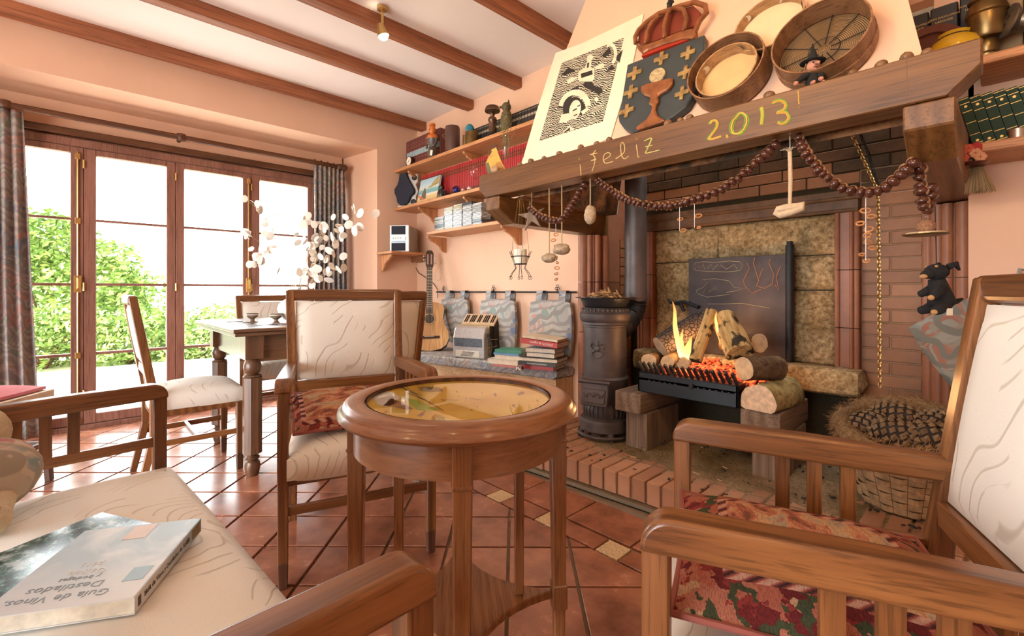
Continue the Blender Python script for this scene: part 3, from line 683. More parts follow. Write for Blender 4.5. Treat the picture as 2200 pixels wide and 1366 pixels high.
def sillfn(u, v):
    a = 2 * pi * u; e = (1 - abs(2 * v - 1) ** 9) ** 0.35 if 0 < v < 1 else 0.0
    x = -1.73 + 1.30 * v; k = 1 + 0.10 * noise.noise((x * 5, cos(a) * 1.4, sin(a) * 1.4)) + 0.05 * noise.noise((x * 19, cos(a) * 4, sin(a) * 4))
    return (x, 2.855 + 0.10 * sp_(cos(a)) * (0.55 + 0.45 * e) * k * (e > 0), 0.53 + 0.072 * sp_(sin(a)) * (0.6 + 0.4 * e) * k * (e > 0))
m.grid(sillfn, 28, 44, True); m.build('granite_sill', M_granite, su, smooth=True)
# --- mantel timbers
def mantelmat():
    return M_mantel['x']
m = fb()
m.prism([(-2.0, 1.637), (-2.0, 1.56), (-1.945, 1.507), (-0.085, 1.507), (-0.02, 1.572), (-0.02, 1.637)], 'y', 1.66, 1.765)
mb_ = m.build('mantel_beam', M_mantel['x'], FP, bevel=0.004)
for x0, x1 in ((-1.945, -1.835), (-0.175, -0.068)):
    m = fb(); m.prism([(1.663, 1.505), (1.663, 1.436), (1.78, 1.366), (2.86, 1.366), (2.86, 1.505)], 'x', x0, x1); m.build('side_beam', M_mantel['y'], FP, bevel=0.004)
m = fb(); m.bb(-0.0165 - 0.15, -0.165, 1.6595, 1.6605, 1.51, 1.636); m.build('beam_joint', M_dark['x'], FP)
# chalk writing on the beam
ch = {'y': flat('yellow_chalk', (0.62, 0.36, 0.07), 0.95), 'g': flat('green_chalk', (0.16, 0.42, 0.04), 0.95), 'p': flat('pale_chalk', (0.55, 0.42, 0.18), 0.95)}
def chalk(name, strokes, c, r):
    m = fb()
    for st in strokes:
        q = []
        for i in range(len(st) - 1):
            a, b, c_, d = st[max(0, i - 1)], st[i], st[i + 1], st[min(len(st) - 1, i + 2)]
            for k in range(5):
                u = k / 5; q.append([0.5 * (2 * b[j] + (c_[j] - a[j]) * u + (2 * a[j] - 5 * b[j] + 4 * c_[j] - d[j]) * u * u + (3 * b[j] - a[j] - 3 * c_[j] + d[j]) * u ** 3) for j in (0, 1)])
        q.append(st[-1]); P = [at(x, y, Y=1.6595) for x, y in q]
        m.tube([p + Vector((rr.gauss(0, r * .12), 0, rr.gauss(0, r * .12))) for p in P], [r * rr.uniform(0.8, 1.1) for _ in P], 5)
    m.build(name, ch[c], FP, kind='stuff')
W3 = lambda pts, x0=1080, y0=0, s=3.2516: [(x0 + a / s, y0 + b / s) for a, b in pts]
two = W3([(1448, 868), (1470, 842), (1500, 850), (1500, 885), (1470, 930), (1442, 972), (1480, 968), (1530, 952)]); zero = W3([(1660, 790), (1615, 840), (1598, 900), (1620, 935), (1665, 925), (1700, 875), (1703, 815), (1672, 788), (1650, 800)])
one = W3([(1808, 750), (1815, 800), (1808, 870)]); three = W3([(1885, 720), (1930, 705), (1975, 725), (1960, 770), (1915, 790), (1980, 790), (1995, 830), (1960, 865), (1920, 858)])
chalk('chalk_lettering', [two, zero, one, three, W3([(1563, 945), (1572, 955), (1566, 960)])], 'y', 0.0042)
off = lambda s, dx, dy: [(x + dx, y + dy) for x, y in s]
chalk('chalk_lettering', [off(two, -4, 0), off(zero, -4.5, 0), off(zero, 4, 1), off(one, 3, 0), off(one, -3, 1), off(three, 4, 1), off(three, 1, -4)], 'g', 0.0018)
fel = [W3([(533, 1110), (536, 1113)]), W3([(541, 1150), (548, 1225)]), W3([(650, 1050), (630, 1080), (645, 1100), (640, 1150), (625, 1195)]), W3([(610, 1080), (660, 1070)]), W3([(618, 1122), (655, 1112)]),
       W3([(705, 1120), (750, 1090), (745, 1068), (715, 1075), (702, 1110), (720, 1140), (770, 1128)]), W3([(790, 1110), (850, 1060), (845, 1000), (825, 1010), (830, 1080), (850, 1110), (880, 1090)]),
       W3([(935, 1010), (945, 1090), (955, 1095)]), W3([(935, 968), (938, 972)]), W3([(990, 985), (1040, 965), (1010, 1040), (1000, 1070), (1050, 1060), (1095, 1048)]), W3([(1000, 1025), (1045, 1015)])]
chalk('chalk_lettering', fel, 'p', 0.0024); chalk('chalk_lettering', [off(fel[0], 0, -2), off(fel[9], 1.5, 0)], 'g', 0.0016)
ex = [(1600 + 375 / 3.2517, 192 + 0), (1600 + 380 / 3.2517, 225)]
chalk('chalk_lettering', [[(1715, 195), (1716, 212), (1717, 224)], [(1717, 230), (1717.5, 231.5)]], 'y', 0.002)
# --- plaster hood
hb0 = [(-1.80, 1.77), (-0.135, 1.77)]; ht = 2.665
hood_bl, hood_br, hood_tl, hood_tr = Vector((-1.80, 1.765, 1.637)), Vector((-0.135, 1.765, 1.637)), Vector((-1.605, 2.13, ht)), Vector((-0.33, 2.13, ht))
HN = (hood_br - hood_bl).cross(hood_tl - hood_bl).normalized()
m = fb(); th = 0.05
bk = lambda p: p - HN * -0.0
m.hexa([hood_bl, hood_br, hood_br + Vector((0, 0.06, 0)), hood_bl + Vector((0, 0.06, 0)), hood_tl, hood_tr, hood_tr + Vector((0, 0.06, 0)), hood_tl + Vector((0, 0.06, 0))])
for (b_, t_, sx) in ((hood_bl, hood_tl, 1), (hood_br, hood_tr, -1)):
    q = [Vector((b_.x, b_.y, 1.505)), Vector((b_.x + sx * 0.05, b_.y, 1.505)), Vector((b_.x + sx * 0.05, 2.66, 1.505)), Vector((b_.x, 2.66, 1.505)), t_, t_ + Vector((sx * 0.05, 0, 0)), Vector((t_.x + sx * 0.05, 2.66, ht)), Vector((t_.x, 2.66, ht))]
    if sx < 0: q = [q[1], q[0], q[3], q[2], q[5], q[4], q[7], q[6]]
    m.hexa(q)
hood = m.build('hood', M_plaster, FP)
def sootmat():
    t = NT('sooty_plaster'); g = t.n('ShaderNodeNewGeometry'); n1 = t.noise(g.outputs['Position'], 7, 5, 0.7)
    t.col(t.ramp(n1, [(0.42, (0.05, 0.035, 0.02)), (0.52, (0.20, 0.09, 0.04)), (0.66, (0.36, 0.17, 0.07))])); return t.done(0.9)
m = fb(); q = [(-1.745, 1.84, 1.50), (-1.75 + 0.0, 2.64, 1.50), (-1.55, 2.64, 2.64), (-1.55, 2.2, 2.64)]; m.add(q, [(0, 1, 2, 3)]); m.add([(x + 0.004, y, z) for x, y, z in q], [(0, 1, 2, 3)])
m.add([(-1.75, 1.832, 1.50), (-0.18, 1.832, 1.50), (-0.37, 2.195, 2.64), (-1.55, 2.195, 2.64)], [(0, 1, 2, 3)])
m.add([(-1.90, 1.77, 1.503), (-1.745, 1.77, 1.503), (-1.745, 2.65, 1.503), (-1.90, 2.65, 1.503)], [(0, 1, 2, 3)]); m.build('hood_lining', sootmat(), FP)
# ================================================================ seating and tables
def seatchair(name, label, cat, loc, rz, hw=0.25, rw=0.22, arms=True, seat_z=0.46, top=1.0, group=None, hd=0.2265, slats=3):
    t = thing(name, label, cat, (loc[0], loc[1], 0), rz, group)
    WZ, WX, WY = M_chair['z'], M_chair['x'], M_chair['y']
    lw = 0.036
    for s in (-1, 1):                                        # front legs
        m = MB(); zt = 0.655 if arms else seat_z - 0.10
        m.bar((s * hw, hd, 0.085), (s * hw, hd, zt), lw * 0.92, lw * 0.92, (0, 1, 0), lw, lw)
        lg = m.build('leg', WZ, t, bevel=0.003)
        m = MB(); m.bar((s * hw, hd, 0), (s * hw, hd, 0.085), lw * 0.80, lw * 0.80, (0, 1, 0), lw * 0.92, lw * 0.92); m.build('leg_tip', M_dark['z'], lg, bevel=0.003)
    for s in (-1, 1):                                        # rear legs run up into the raked back posts
        m = MB(); xs = s * rw
        ps = [(xs, -hd - 0.045, 0.0), (xs, -hd + 0.01, 0.26), (xs, -hd + 0.01, 0.46), (xs * 1.05, -hd - 0.075, top - 0.005)]
        for a, b, w0, w1 in ((0, 1, 0.03, 0.036), (1, 2, 0.036, 0.038), (2, 3, 0.038, 0.034)): m.bar(ps[a], ps[b], w0, w0, (0, 1, 0), w1, w1)
        m.build('leg', WZ, t, bevel=0.003)
    rk = lambda z: -hd + 0.01 - 0.085 * (z - 0.46) / (top - 0.46)
    xr = lambda z: rw * (1 + 0.05 * max(0, (z - 0.46) / (top - 0.46)))
    m = MB(); m.bar((-xr(top) - 0.015, rk(top) - 0.0, top - 0.024), (xr(top) + 0.015, rk(top), top - 0.024), 0.036, 0.05); m.build('top_rail', WX, t, bevel=0.012, seg=3)
    m = MB(); m.bar((-xr(.58), rk(.58), .585), (xr(.58), rk(.58), .585), 0.03, 0.045); m.build('back_rail', WX, t, bevel=0.003)
    nb = slats if hw < 0.4 else 7
    for i in range(nb):
        x = (i - (nb - 1) / 2) * (0.06 if hw < 0.4 else 0.12)
        m = MB(); m.bar((x, rk(.46), .43), (x, rk(.565), .565), 0.014, 0.03, (1, 0, 0)); m.build('back_slat', WZ, t)
    # upholstered back panel
    def panel(y0, th, puff):
        m = MB(); n = 12; x1 = xr(.8) - 0.018; z0, z1 = 0.610, top - 0.052
        def fn(u, v):
            a, b = 2 * u - 1, 2 * v - 1; z = z0 + (z1 - z0) * v; e = max(0, (1 - a ** 10) * (1 - b ** 10)) ** 0.5
            return (x1 * a, rk(z) + y0 + th * e + puff * (1 - a * a) * (1 - b * b), z)
        m.grid(fn, n, n); return m
    f = panel(0.004, 0.016, 0.012)
    for q in range(len(f.f)): f.f[q] = f.f[q][::-1]
    f.build('back_upholstery', M_cream, t, smooth=True, ang=60); panel(-0.004, -0.012, -0.004).build('rear_upholstery', M_cream, t, smooth=True, ang=60)
    # seat
    ins = 0.012
    m = MB(); m.M = Matrix.Identity(4)
    w_f, w_r = hw + 0.004 if not arms else hw - 0.004, rw - 0.008
    wm = (w_f + w_r) / 2; m.cushion(-wm, wm, -hd - 0.0, hd + 0.03, seat_z - 0.125, seat_z, 0.03 if hw < 0.4 else 0.025, 14, 0.12, (w_f - w_r) / (2 * wm))
    m.build('seat', M_cream, t, smooth=True, ang=70)
    m = MB()
    for a, b in (((-hw, hd, .34), (hw, hd, .34)), ((-rw, -hd, .34), (rw, -hd, .34)), ((-hw, hd, .34), (-rw, -hd, .34)), ((hw, hd, .34), (rw, -hd, .34))): m.bar((a[0] * .93, a[1] * .93, seat_z - .11), (b[0] * .93, b[1] * .93, seat_z - .11), 0.02, 0.03)
    m.build('seat_frame', WX, t)
    z = 0.235
    for s in (-1, 1):
        m = MB(); m.bar((s * hw, hd, z - 0.02), (s * rw, -hd + 0.005, z - 0.02), 0.018, 0.03); m.build('stretcher', WY, t, bevel=0.002)
    m = MB(); m.bar((-hw, hd, z + 0.02), (hw, hd, z + 0.02), 0.018, 0.03) if arms and hw < 0.4 else m.bar((-hw * .97, 0.0, z - 0.02), (hw * .97, 0.0, z - 0.02), 0.018, 0.028); m.build('stretcher', WX, t, bevel=0.002)
    if arms:
        for s in (-1, 1):
            za = 0.70
            a = Vector((s * hw, hd, 0)); b = Vector((s * xr(.68), rk(.68), 0)); d = (b - a); L = d.length; d.normalize(); sd = Vector((-d.y, d.x, 0))
            r = 0.04; prof = [(L, za - 0.012), (L * 0.5, za - 0.002)] + [(-0.02 + r - r * sin(q * pi / 12), za - r + r * cos(q * pi / 12)) for q in range(7)] + [(-0.02, za - 0.047), (L, za - 0.058)]
            m = MB(); n = len(prof); vs = []
            for side in (-1, 1):
                for (p, z_) in prof:
                    wd = 0.025 - 0.006 * (p / L); q = a + d * p + sd * (side * wd); vs.append((q.x, q.y, z_))
            m.add(vs, [tuple(range(n)), tuple(range(n, 2 * n))[::-1]] + [(i, n + i, n + (i + 1) % n, (i + 1) % n) for i in range(n)])
            ar = m.build('armrest', WY, t, bevel=0.006, seg=3, smooth=True, ang=40)
            m = MB(); m.bar(a + d * 0.01 + Vector((0, 0, .515)), b + Vector((0, 0, .515)), 0.016, 0.03); m.build('side_rail', WY, t, bevel=0.002)
            for k in (0.42, 0.54, 0.66):
                p = a + d * (L * k); m = MB(); m.bar(p + Vector((0, 0, .525)), p + Vector((0, 0, .655)), 0.014, 0.026, d); m.build('side_slat', WZ, t)
    return t
GA = 'cream upholstered seats with oak frames'
armA = seatchair('armchair', 'oak armchair with cream seat and back, behind the round table', 'armchair', (-1.785, 0.829), atan2(-0.949, -0.314), 0.253, 0.222, group=GA)
armB = seatchair('armchair', 'oak armchair with its arms across the view to the hearth, tapestry cushion on its seat', 'armchair', (-0.199, 0.888), atan2(0.927, -0.376), 0.245, 0.22, top=1.025, group=GA)
settee = seatchair('settee', 'wide cream settee with slatted oak arms and a book lying on it', 'sofa', (-1.145, 0.02), R(3.0), 0.70, 0.665, group=GA)
GD = 'dining chairs around the table'
seatchair('dining_chair', 'cream dining chair at the short end of the table, seen from its side', 'chair', (-3.11, 0.495), 0.0, 0.185, 0.175, False, 0.475, 0.97, GD, 0.195)
seatchair('dining_chair', 'cream dining chair behind the armchair with its back to the room', 'chair', (-2.50, 1.24), R(90), 0.20, 0.195, False, 0.475, 0.99, GD, 0.195)
seatchair('dining_chair', 'cream dining chair on the window side of the table, back rising beyond the bowls', 'chair', (-3.80, 1.15), R(-90), 0.20, 0.195, False, 0.475, 0.955, GD, 0.195)
# pink stool
st = thing('stool', 'wooden stool with a pink cushioned top under the curtain', 'stool', (-3.37, -0.33, 0), R(146))
M_pink = flat('pink_cloth', (0.52, 0.13, 0.14), 0.8, var=0.08, bump=0.15, scale=50)
for sx in (-1, 1):
    for sy in (-1, 1):
        m = MB(); m.bar((sx * 0.185, sy * 0.185, 0), (sx * 0.165, sy * 0.165, 0.44), 0.028, 0.028, (0, 1, 0), 0.036, 0.036); m.build('leg', M_dark['z'], st, bevel=0.003)
m = MB(); m.bb(-0.2, 0.2, -0.2, 0.2, 0.43, 0.48); m.build('seat_frame', wood('pale_beech', (0.55, 0.36, 0.2), (0.4, 0.24, 0.12), 'x'), st, bevel=0.004)
m = MB(); m.cushion(-0.185, 0.185, -0.185, 0.185, 0.478, 0.505, 0.025, 10, 0.2); m.build('cushion', M_pink, st, smooth=True, ang=60)
for a in (0, 1, 2, 3):
    m = MB(); m.M = Matrix.Rotation(a * pi / 2, 4, 'Z'); m.bar((-0.175, 0.175, 0.2), (0.175, 0.175, 0.2), 0.018, 0.024); m.build('stretcher', M_dark['x'], st)

# ---------------- round table
RTC = Vector((-0.96, 0.733, 0)); rta = atan2(-RTC.y, -RTC.x) + R(1)
rt = thing('round_table', 'small round oak table with a painted scene under glass', 'table', RTC, rta)
m = MB(); m.lathe([(0.236, 0.690), (0.285, 0.688), (0.295, 0.692), (0.301, 0.699), (0.299, 0.707), (0.292, 0.711), (0.290, 0.716), (0.284, 0.725), (0.274, 0.7285), (0.242, 0.7285), (0.236, 0.7265), (0.236, 0.712)], 72, cap=False)
m.build('table_rim', M_round, rt, smooth=True, ang=50)
M_rimdark = M_dark['x']
m = MB(); m.lathe([(0.2355, 0.727), (0.2355, 0.714), (0.231, 0.714), (0.231, 0.7255)], 72, cap=False); m.build('inner_bead', M_rimdark, rt, smooth=True, ang=40)
def paintmat():
    t = NT('yellow_landscape'); vec = t.coord(rot=(0, 0, -rta)); sp = t.n('ShaderNodeSeparateXYZ'); t.l(vec, sp.inputs[0])
    n1 = t.noise(vec, 7, 3, 0.5); n2 = t.noise(t.coord((1, 3.5, 1), rot=(0, 0, -rta - 0.3)), 11, 5, 0.6)
    base = t.ramp(n1, [(0.3, (0.62, 0.36, 0.03)), (0.55, (0.75, 0.50, 0.05)), (0.75, (0.78, 0.60, 0.16))])
    v = t.math('ADD', sp.outputs[1], t.math('MULTIPLY', sp.outputs[0], -0.55)); v = t.math('ADD', v, t.math('MULTIPLY', n1, 0.10))
    green = t.ramp(v, [(0.0, 0.0), (0.02, 0.0), (0.05, 1.0), (0.085, 1.0), (0.10, 0.0)])
    c = t.mix(base, (0.36, 0.48, 0.04), t.math('MULTIPLY', green, 0.0))
    k = t.ramp(n2, [(0.62, 0.0), (0.66, 1.0)]); c = t.mix(c, (0.16, 0.07, 0.02), k)
    t.col(c); return t.done(0.5, 0, 0.2)
pm = paintmat()
m = MB(); m.lathe([(0.2345, 0.7165), (0.0, 0.7165)], 64, cap=False); m.build('painted_panel', pm, rt)
pc = {k: flat('paint_' + k, c, 0.5, 0, 0.2) for k, c in dict(green=(0.30, 0.42, 0.03), olive=(0.20, 0.17, 0.04), dark=(0.06, 0.035, 0.02), white=(0.68, 0.66, 0.60), brown=(0.35, 0.17, 0.06)).items()}
ev = Vector((cos(-rta), sin(-rta), 0)); 
def patch(pts, c, name, z=0.7170):
    vs = []
    for px, py in pts:
        p = at(560 + px / 1.783, 600 + py / 1.783, Z=z) - RTC; vs.append(Matrix.Rotation(-rta, 4, 'Z') @ Vector((p.x, p.y, z)))
    MB().add(vs, [tuple(range(len(vs)))]).build(name, pc[c], rt)
patch([(425, 440), (455, 425), (500, 430), (535, 450), (520, 475), (480, 488), (445, 478)], 'white', 'painted_cloud')
patch([(560, 455), (600, 462), (640, 480), (690, 500), (650, 506), (600, 500), (575, 480)], 'green', 'painted_meadow')
patch([(600, 412), (640, 410), (690, 415), (700, 428), (650, 432), (615, 428)], 'olive', 'painted_island')
patch([(500, 455), (540, 470), (585, 495), (560, 500), (500, 486), (470, 484)], 'brown', 'painted_shore')
m = MB()
for a, b, w in (((540, 410), (700, 500), 3), ((520, 408), (620, 445), 2), ((560, 432), (650, 470), 2.5), ((600, 440), (600, 425), 2), ((545, 402), (600, 440), 2), ((690, 460), (760, 462), 1.6), ((800, 455), (850, 462), 1.5), ((640, 470), (628, 456), 2), ((655, 478), (665, 462), 2)):
    q = []
    for px, py in ((a[0], a[1]), (b[0], b[1]), (b[0], b[1] + w), (a[0], a[1] + w)):
        p = at(560 + px / 1.783, 600 + py / 1.783, Z=0.7173) - RTC; q.append(Matrix.Rotation(-rta, 4, 'Z') @ Vector((p.x, p.y, 0.7173)))
    m.add(q, [(0, 1, 2, 3)])
m.build('painted_reeds', pc['dark'], rt, kind='stuff')
m = MB(); m.lathe([(0.2345, 0.7185), (0.0, 0.7185)], 64, cap=False); m.build('glass_plate', M_tglass, rt)
m = MB(); m.lathe([(0.262, 0.610), (0.262, 0.690), (0.240, 0.690), (0.240, 0.610), (0.262, 0.610)], 64, cap=False); m.build('apron', M_round, rt, smooth=True, ang=40)
for k in range(4):
    a = k * pi / 2; c, s = cos(a), sin(a); p = Vector((c, s, 0))
    m = MB(); m.bar(p * 0.262 + Vector((0, 0, .215)), p * 0.258 + Vector((0, 0, .70)), 0.033, 0.033, p, 0.043, 0.043); m.bar(p * 0.262 + Vector((0, 0, .0)), p * 0.262 + Vector((0, 0, .16)), 0.024, 0.024, p, 0.031, 0.031)
    lg = m.build('leg', M_table['z'], rt, bevel=0.003)
    m = MB(); m.bar(p * 0.262 + Vector((0, 0, .155)), p * 0.262 + Vector((0, 0, .22)), 0.040, 0.040, p); m.build('leg_block', M_table['z'], lg, bevel=0.003)
    m = MB(); m.bar(p * 0.259 + Vector((0, 0, .596)), p * 0.259 + Vector((0, 0, .606)), 0.045, 0.045, p); m.build('leg_bead', M_table['z'], lg, bevel=0.003)
    m = MB(); m.bar(p * 0.155 + Vector((0, 0, .20)), p * 0.155 + Vector((0, 0, .70)), 0.022, 0.022, p, 0.026, 0.026); m.build('column', M_table['z'], rt, bevel=0.002)
pts = []
for k in range(4):
    for i in range(10):
        th_ = (i / 10 - 0.5) * pi / 2 + k * pi / 2 + pi / 4
        # concave side between two leg points
        u = i / 10; A = Vector((cos(k * pi / 2), sin(k * pi / 2))) * 0.262; B = Vector((cos((k + 1) * pi / 2), sin((k + 1) * pi / 2))) * 0.262
        P = A.lerp(B, u); dirn = Vector((cos(k * pi / 2 + pi / 4), sin(k * pi / 2 + pi / 4))); P = P - dirn * 0.06 * (1 - (2 * u - 1) ** 2) + (A.normalized() if u < 0.5 else B.normalized()) * 0.0
        pts.append((P.x, P.y))
m = MB(); m.prism(pts, 'z', 0.178, 0.200); m.build('lower_shelf', M_table['x'], rt, bevel=0.003)

# ---------------- dining table
dt = thing('dining_table', 'dark oak dining table on turned legs before the glazed doors', 'table', (-3.15, 1.17, 0))
M_dtop = M_dark['y']; M_dtx = wood('dining_wood', (0.20, 0.10, 0.05), (0.10, 0.045, 0.022), 'y', 0.32, 1.0, 0.2); M_dtz = wood('dining_wood_leg', (0.20, 0.10, 0.05), (0.09, 0.04, 0.02), 'z', 0.35, 1.0, 0.2)
m = MB(); m.bb(-0.51, 0.48, -0.57, 0.55, 0.778, 0.797); m.build('table_top', M_dtx, dt, bevel=0.004)
m = MB(); m.bb(-0.50, 0.47, -0.56, 0.54, 0.757, 0.776); m.build('draw_leaf', M_dtx, dt, bevel=0.003)
for a in ((-0.38, 0.38, -0.47, -0.44), (-0.38, 0.38, 0.42, 0.45), (-0.40, -0.37, -0.45, 0.43), (0.37, 0.40, -0.45, 0.43)):
    m = MB(); m.bb(*a, 0.61, 0.757); m.build('apron', M_dtx, dt, bevel=0.002)
for sx in (-0.379, 0.379):
    for sy in (-0.455, 0.44):
        m = MB(); c = (sx, sy, 0)
        m.bb(sx - .045, sx + .045, sy - .045, sy + .045, 0.63, 0.757)
        m.lathe([(0.02, 0.622), (0.038, 0.63)], 16, c); m.lathe([(0.022, 0.632), (0.034, 0.62), (0.042, 0.60), (0.044, 0.58), (0.038, 0.555), (0.028, 0.545), (0.042, 0.54), (0.046, 0.533), (0.04, 0.527)], 20, c)
        oc = circle(0.047, 8, pi / 8); m.prism([(sx + x, sy + y) for x, y in oc], 'z', 0.12, 0.528)
        m.lathe([(0.04, 0.122), (0.026, 0.108), (0.036, 0.098), (0.034, 0.09), (0.024, 0.082), (0.034, 0.075), (0.04, 0.05), (0.034, 0.015), (0.028, 0.0)], 18, c)
        m.build('leg', M_dtz, dt, smooth=True, ang=35)
# things on the dining table
M_glaze = flat('stoneware_glaze', (0.23, 0.17, 0.11), 0.25, var=0.4, scale=30); M_vase = flat('white_glaze', (0.82, 0.80, 0.76), 0.22, var=0.03)
TZ = 0.7975
for i, (px, py, lab) in enumerate(((542, 693, 'small footed bowl near the table corner, first from the dining chair'), (593, 694, 'small footed bowl beside the white vase'))):
    b = thing('footed_bowl', lab, 'bowl', at(px, py, Z=TZ), group='footed bowls on the dining table')
    m = MB(); m.lathe([(0.026, 0), (0.012, 0.012), (0.012, 0.022), (0.03, 0.035), (0.034, 0.058), (0.031, 0.058), (0.026, 0.038), (0.0, 0.036)], 20); m.build('bowl', M_glaze, b, smooth=True)
    m = MB(); m.lathe([(0.0335, 0.046), (0.0355, 0.048), (0.0335, 0.052)], 20, cap=False); m.build('glaze_band', M_white, b, smooth=True)
def knife(px, py, ang, lab, name='table_knife'):
    p = at(px, py, Z=TZ); k = thing(name, lab, 'cutlery', p, ang, 'cutlery on the dining table')
    m = MB(); m.bar((-0.10, 0, .003), (0.02, 0, .003), 0.010, 0.003, w2=0.016); m.build('blade' if 'knife' in name else 'tines', M_steel, k)
    m = MB(); m.bar((0.02, 0, .004), (0.11, 0, .004), 0.013, 0.006); m.build('handle', M_steel, k, bevel=0.002)
knife(512, 694.5, R(96), 'steel table knife between the table edge and the first bowl'); knife(478, 693, R(80), 'steel table fork near the far table corner', 'table_fork')
knife(570, 698.5, R(110), 'steel table knife between the two footed bowls'); knife(606, 696, R(70), 'steel table fork lying before the white vase', 'table_fork')
va = thing('vase', 'white round-bellied vase with narrow glass neck on the dining table', 'vase', (-3.03, 1.033, TZ))
m = MB(); m.lathe([(0.04, 0), (0.075, 0.02), (0.105, 0.06), (0.112, 0.085), (0.10, 0.115), (0.07, 0.14), (0.03, 0.155), (0.02, 0.17)], 28); m.build('belly', M_vase, va, smooth=True, ang=180)
m = MB(); m.lathe([(0.02, 0.165), (0.017, 0.22), (0.016, 0.27), (0.03, 0.296), (0.028, 0.296), (0.014, 0.27), (0.015, 0.22), (0.018, 0.165)], 18, cap=False); m.build('neck', glassmat('frosted_neck', (0.92, 0.92, 0.9), 0.1), va, smooth=True)
lu = thing('dried_branches', 'white papery seed-pod branches fanning out of the vase', 'dried flowers', (-3.03, 1.033, TZ + 0.17))
M_pod = flat('papery_pod', (0.85, 0.82, 0.76), 0.45, var=0.05); pod0 = None
rp = random.Random(11)
tips = [(532, 432, 3.05), (520, 500, 2.95), (528, 545, 2.9), (790, 450, 2.8), (775, 490, 2.75), (745, 575, 2.7), (690, 505, 2.85), (715, 470, 2.95), (700, 560, 2.9), (670, 590, 2.85), (655, 470, 3.05)]
for (px, py, T) in tips:
    tip = at(px, py, T=T) - lu.location; mid = Vector((tip.x * 0.35, tip.y * 0.35, tip.z * 0.72 + 0.03)); P = [Vector((0, 0, 0)).lerp(mid, k / 5) * (1) for k in range(5)]
    pts = [(1 - u) ** 2 * Vector((0, 0, -0.02)) + 2 * u * (1 - u) * mid + u * u * tip for u in [k / 10 for k in range(11)]]
    m = MB(); m.tube(pts, [0.0022 - 0.0014 * k / 10 for k in range(11)], 5); br = m.build('branch', M_string, lu)
    for k in range(11):
        u = 0.52 + 0.48 * k / 10; c = (1 - u) ** 2 * Vector((0, 0, -0.02)) + 2 * u * (1 - u) * mid + u * u * tip + Vector((rp.gauss(0, .028), rp.gauss(0, .028), rp.gauss(0, .03)))
        if pod0 is None:
            m = MB(); m.M = Matrix.Diagonal((1, 0.82, 1, 1)); m.lathe([(0.0, 0.0012), (0.017, 0.001), (0.021, 0.0), (0.017, -0.001), (0, -0.0012)], 12, cap=False); pod0 = m.build('seed_pod', M_pod, br); o = pod0
        else: o = inst(pod0); o.parent = br
        o.location = c; o.rotation_euler = (rp.uniform(0.3, 2.6), rp.uniform(0, 3), rp.uniform(0, 3)); s = rp.uniform(0.9, 1.55); o.scale = (s, s, s)

# ---------------- cushions and things on the seats
def tap_cushion(label, parent_rot, loc, size, th):
    t = thing('tapestry_cushion', label, 'cushion', loc, group='tapestry cushions', rot=parent_rot)
    m = MB(); h = size / 2; n = 16
    for sgn in (1, -1):
        def fn(u, v):
            a, b = 2 * u - 1, 2 * v - 1; k = 1 - 0.05 * (1 - a * a) * (b * b) - 0.05 * (1 - b * b) * (a * a) * 0
            e = max(0, (1 - abs(a) ** 2.6) * (1 - abs(b) ** 2.6)) ** 0.6
            return (h * a * (1 - 0.045 * (1 - b * b)), h * b * (1 - 0.045 * (1 - a * a)), sgn * th / 2 * e + 0.004 * noise.noise((a * 3, b * 3, sgn)))
        b0 = len(m.f); m.grid(fn, n, n)
        if sgn < 0:
            for i in range(b0, len(m.f)): m.f[i] = m.f[i][::-1]
    m.build('cover', M_tapestry, t, smooth=True, ang=180)
    m = MB(); ring = [fnp for fnp in [(h * a * (1 - 0.045 * (1 - b * b)), h * b * (1 - 0.045 * (1 - a * a)), 0) for a, b in [(-1 + 2 * i / 12, -1) for i in range(12)] + [(1, -1 + 2 * i / 12) for i in range(12)] + [(1 - 2 * i / 12, 1) for i in range(12)] + [(-1, 1 - 2 * i / 12) for i in range(12)]]]
    m.tube(ring, 0.005, 6, closed=True); m.build('piping', flat('cushion_piping', (0.30, 0.09, 0.07), 0.9), t, smooth=True)
    return t
def onseat(ch, x, y, z): return ch.matrix_basis @ Vector((x, y, z))
rzA = armA.rotation_euler[2]; rzB = armB.rotation_euler[2]
tap_cushion('tapestry cushion on the armchair behind the round table', (R(-13), 0, rzA + R(3)), onseat(armA, 0.06, 0.02, 0.538), 0.34, 0.09)
tap_cushion('tapestry cushion with leafy border on the armchair facing the hearth', (R(3), 0, rzB + R(2)), onseat(armB, 0, 0.01, 0.537), 0.42, 0.10)
# guide book lying on the settee
u = Vector((0.871, -0.49, 0)).normalized(); wv = Vector((u.y, -u.x, 0)); SZ = 0.486
bk = thing('guide_book', 'thick paperback wine guide with pale blue cover on the settee', 'book'); bk.matrix_basis = Matrix((( wv.x, u.x, 0, -1.170), (wv.y, u.y, 0, 0.2026), (0, 0, 1, SZ), (0, 0, 0, 1)))
BL, BW, BT = 0.262, 0.205, 0.027
m = MB(); m.bb(0.002, BW - 0.002, 0.002, BL - 0.002, 0.0015, BT - 0.0015); m.build('page_block', M_pages, bk)
def covermat():
    t = NT('cloudy_blue_cover'); vec = t.coord((5, 3, 1)); sp = t.n('ShaderNodeSeparateXYZ'); t.l(t.coord(), sp.inputs[0]); nz = t.noise(vec, 2.2, 5, 0.6, 0.6)
    g = t.ramp(sp.outputs[1], [(0.0, (0.33, 0.44, 0.50)), (0.12, (0.42, 0.52, 0.56)), (0.2, (0.62, 0.66, 0.67)), (0.26, (0.72, 0.73, 0.72))])
    t.col(t.mix(g, (0.70, 0.72, 0.72), t.ramp(nz, [(0.45, 0.0), (0.65, 0.8)]))); return t.done(0.4, 0, 0.35)
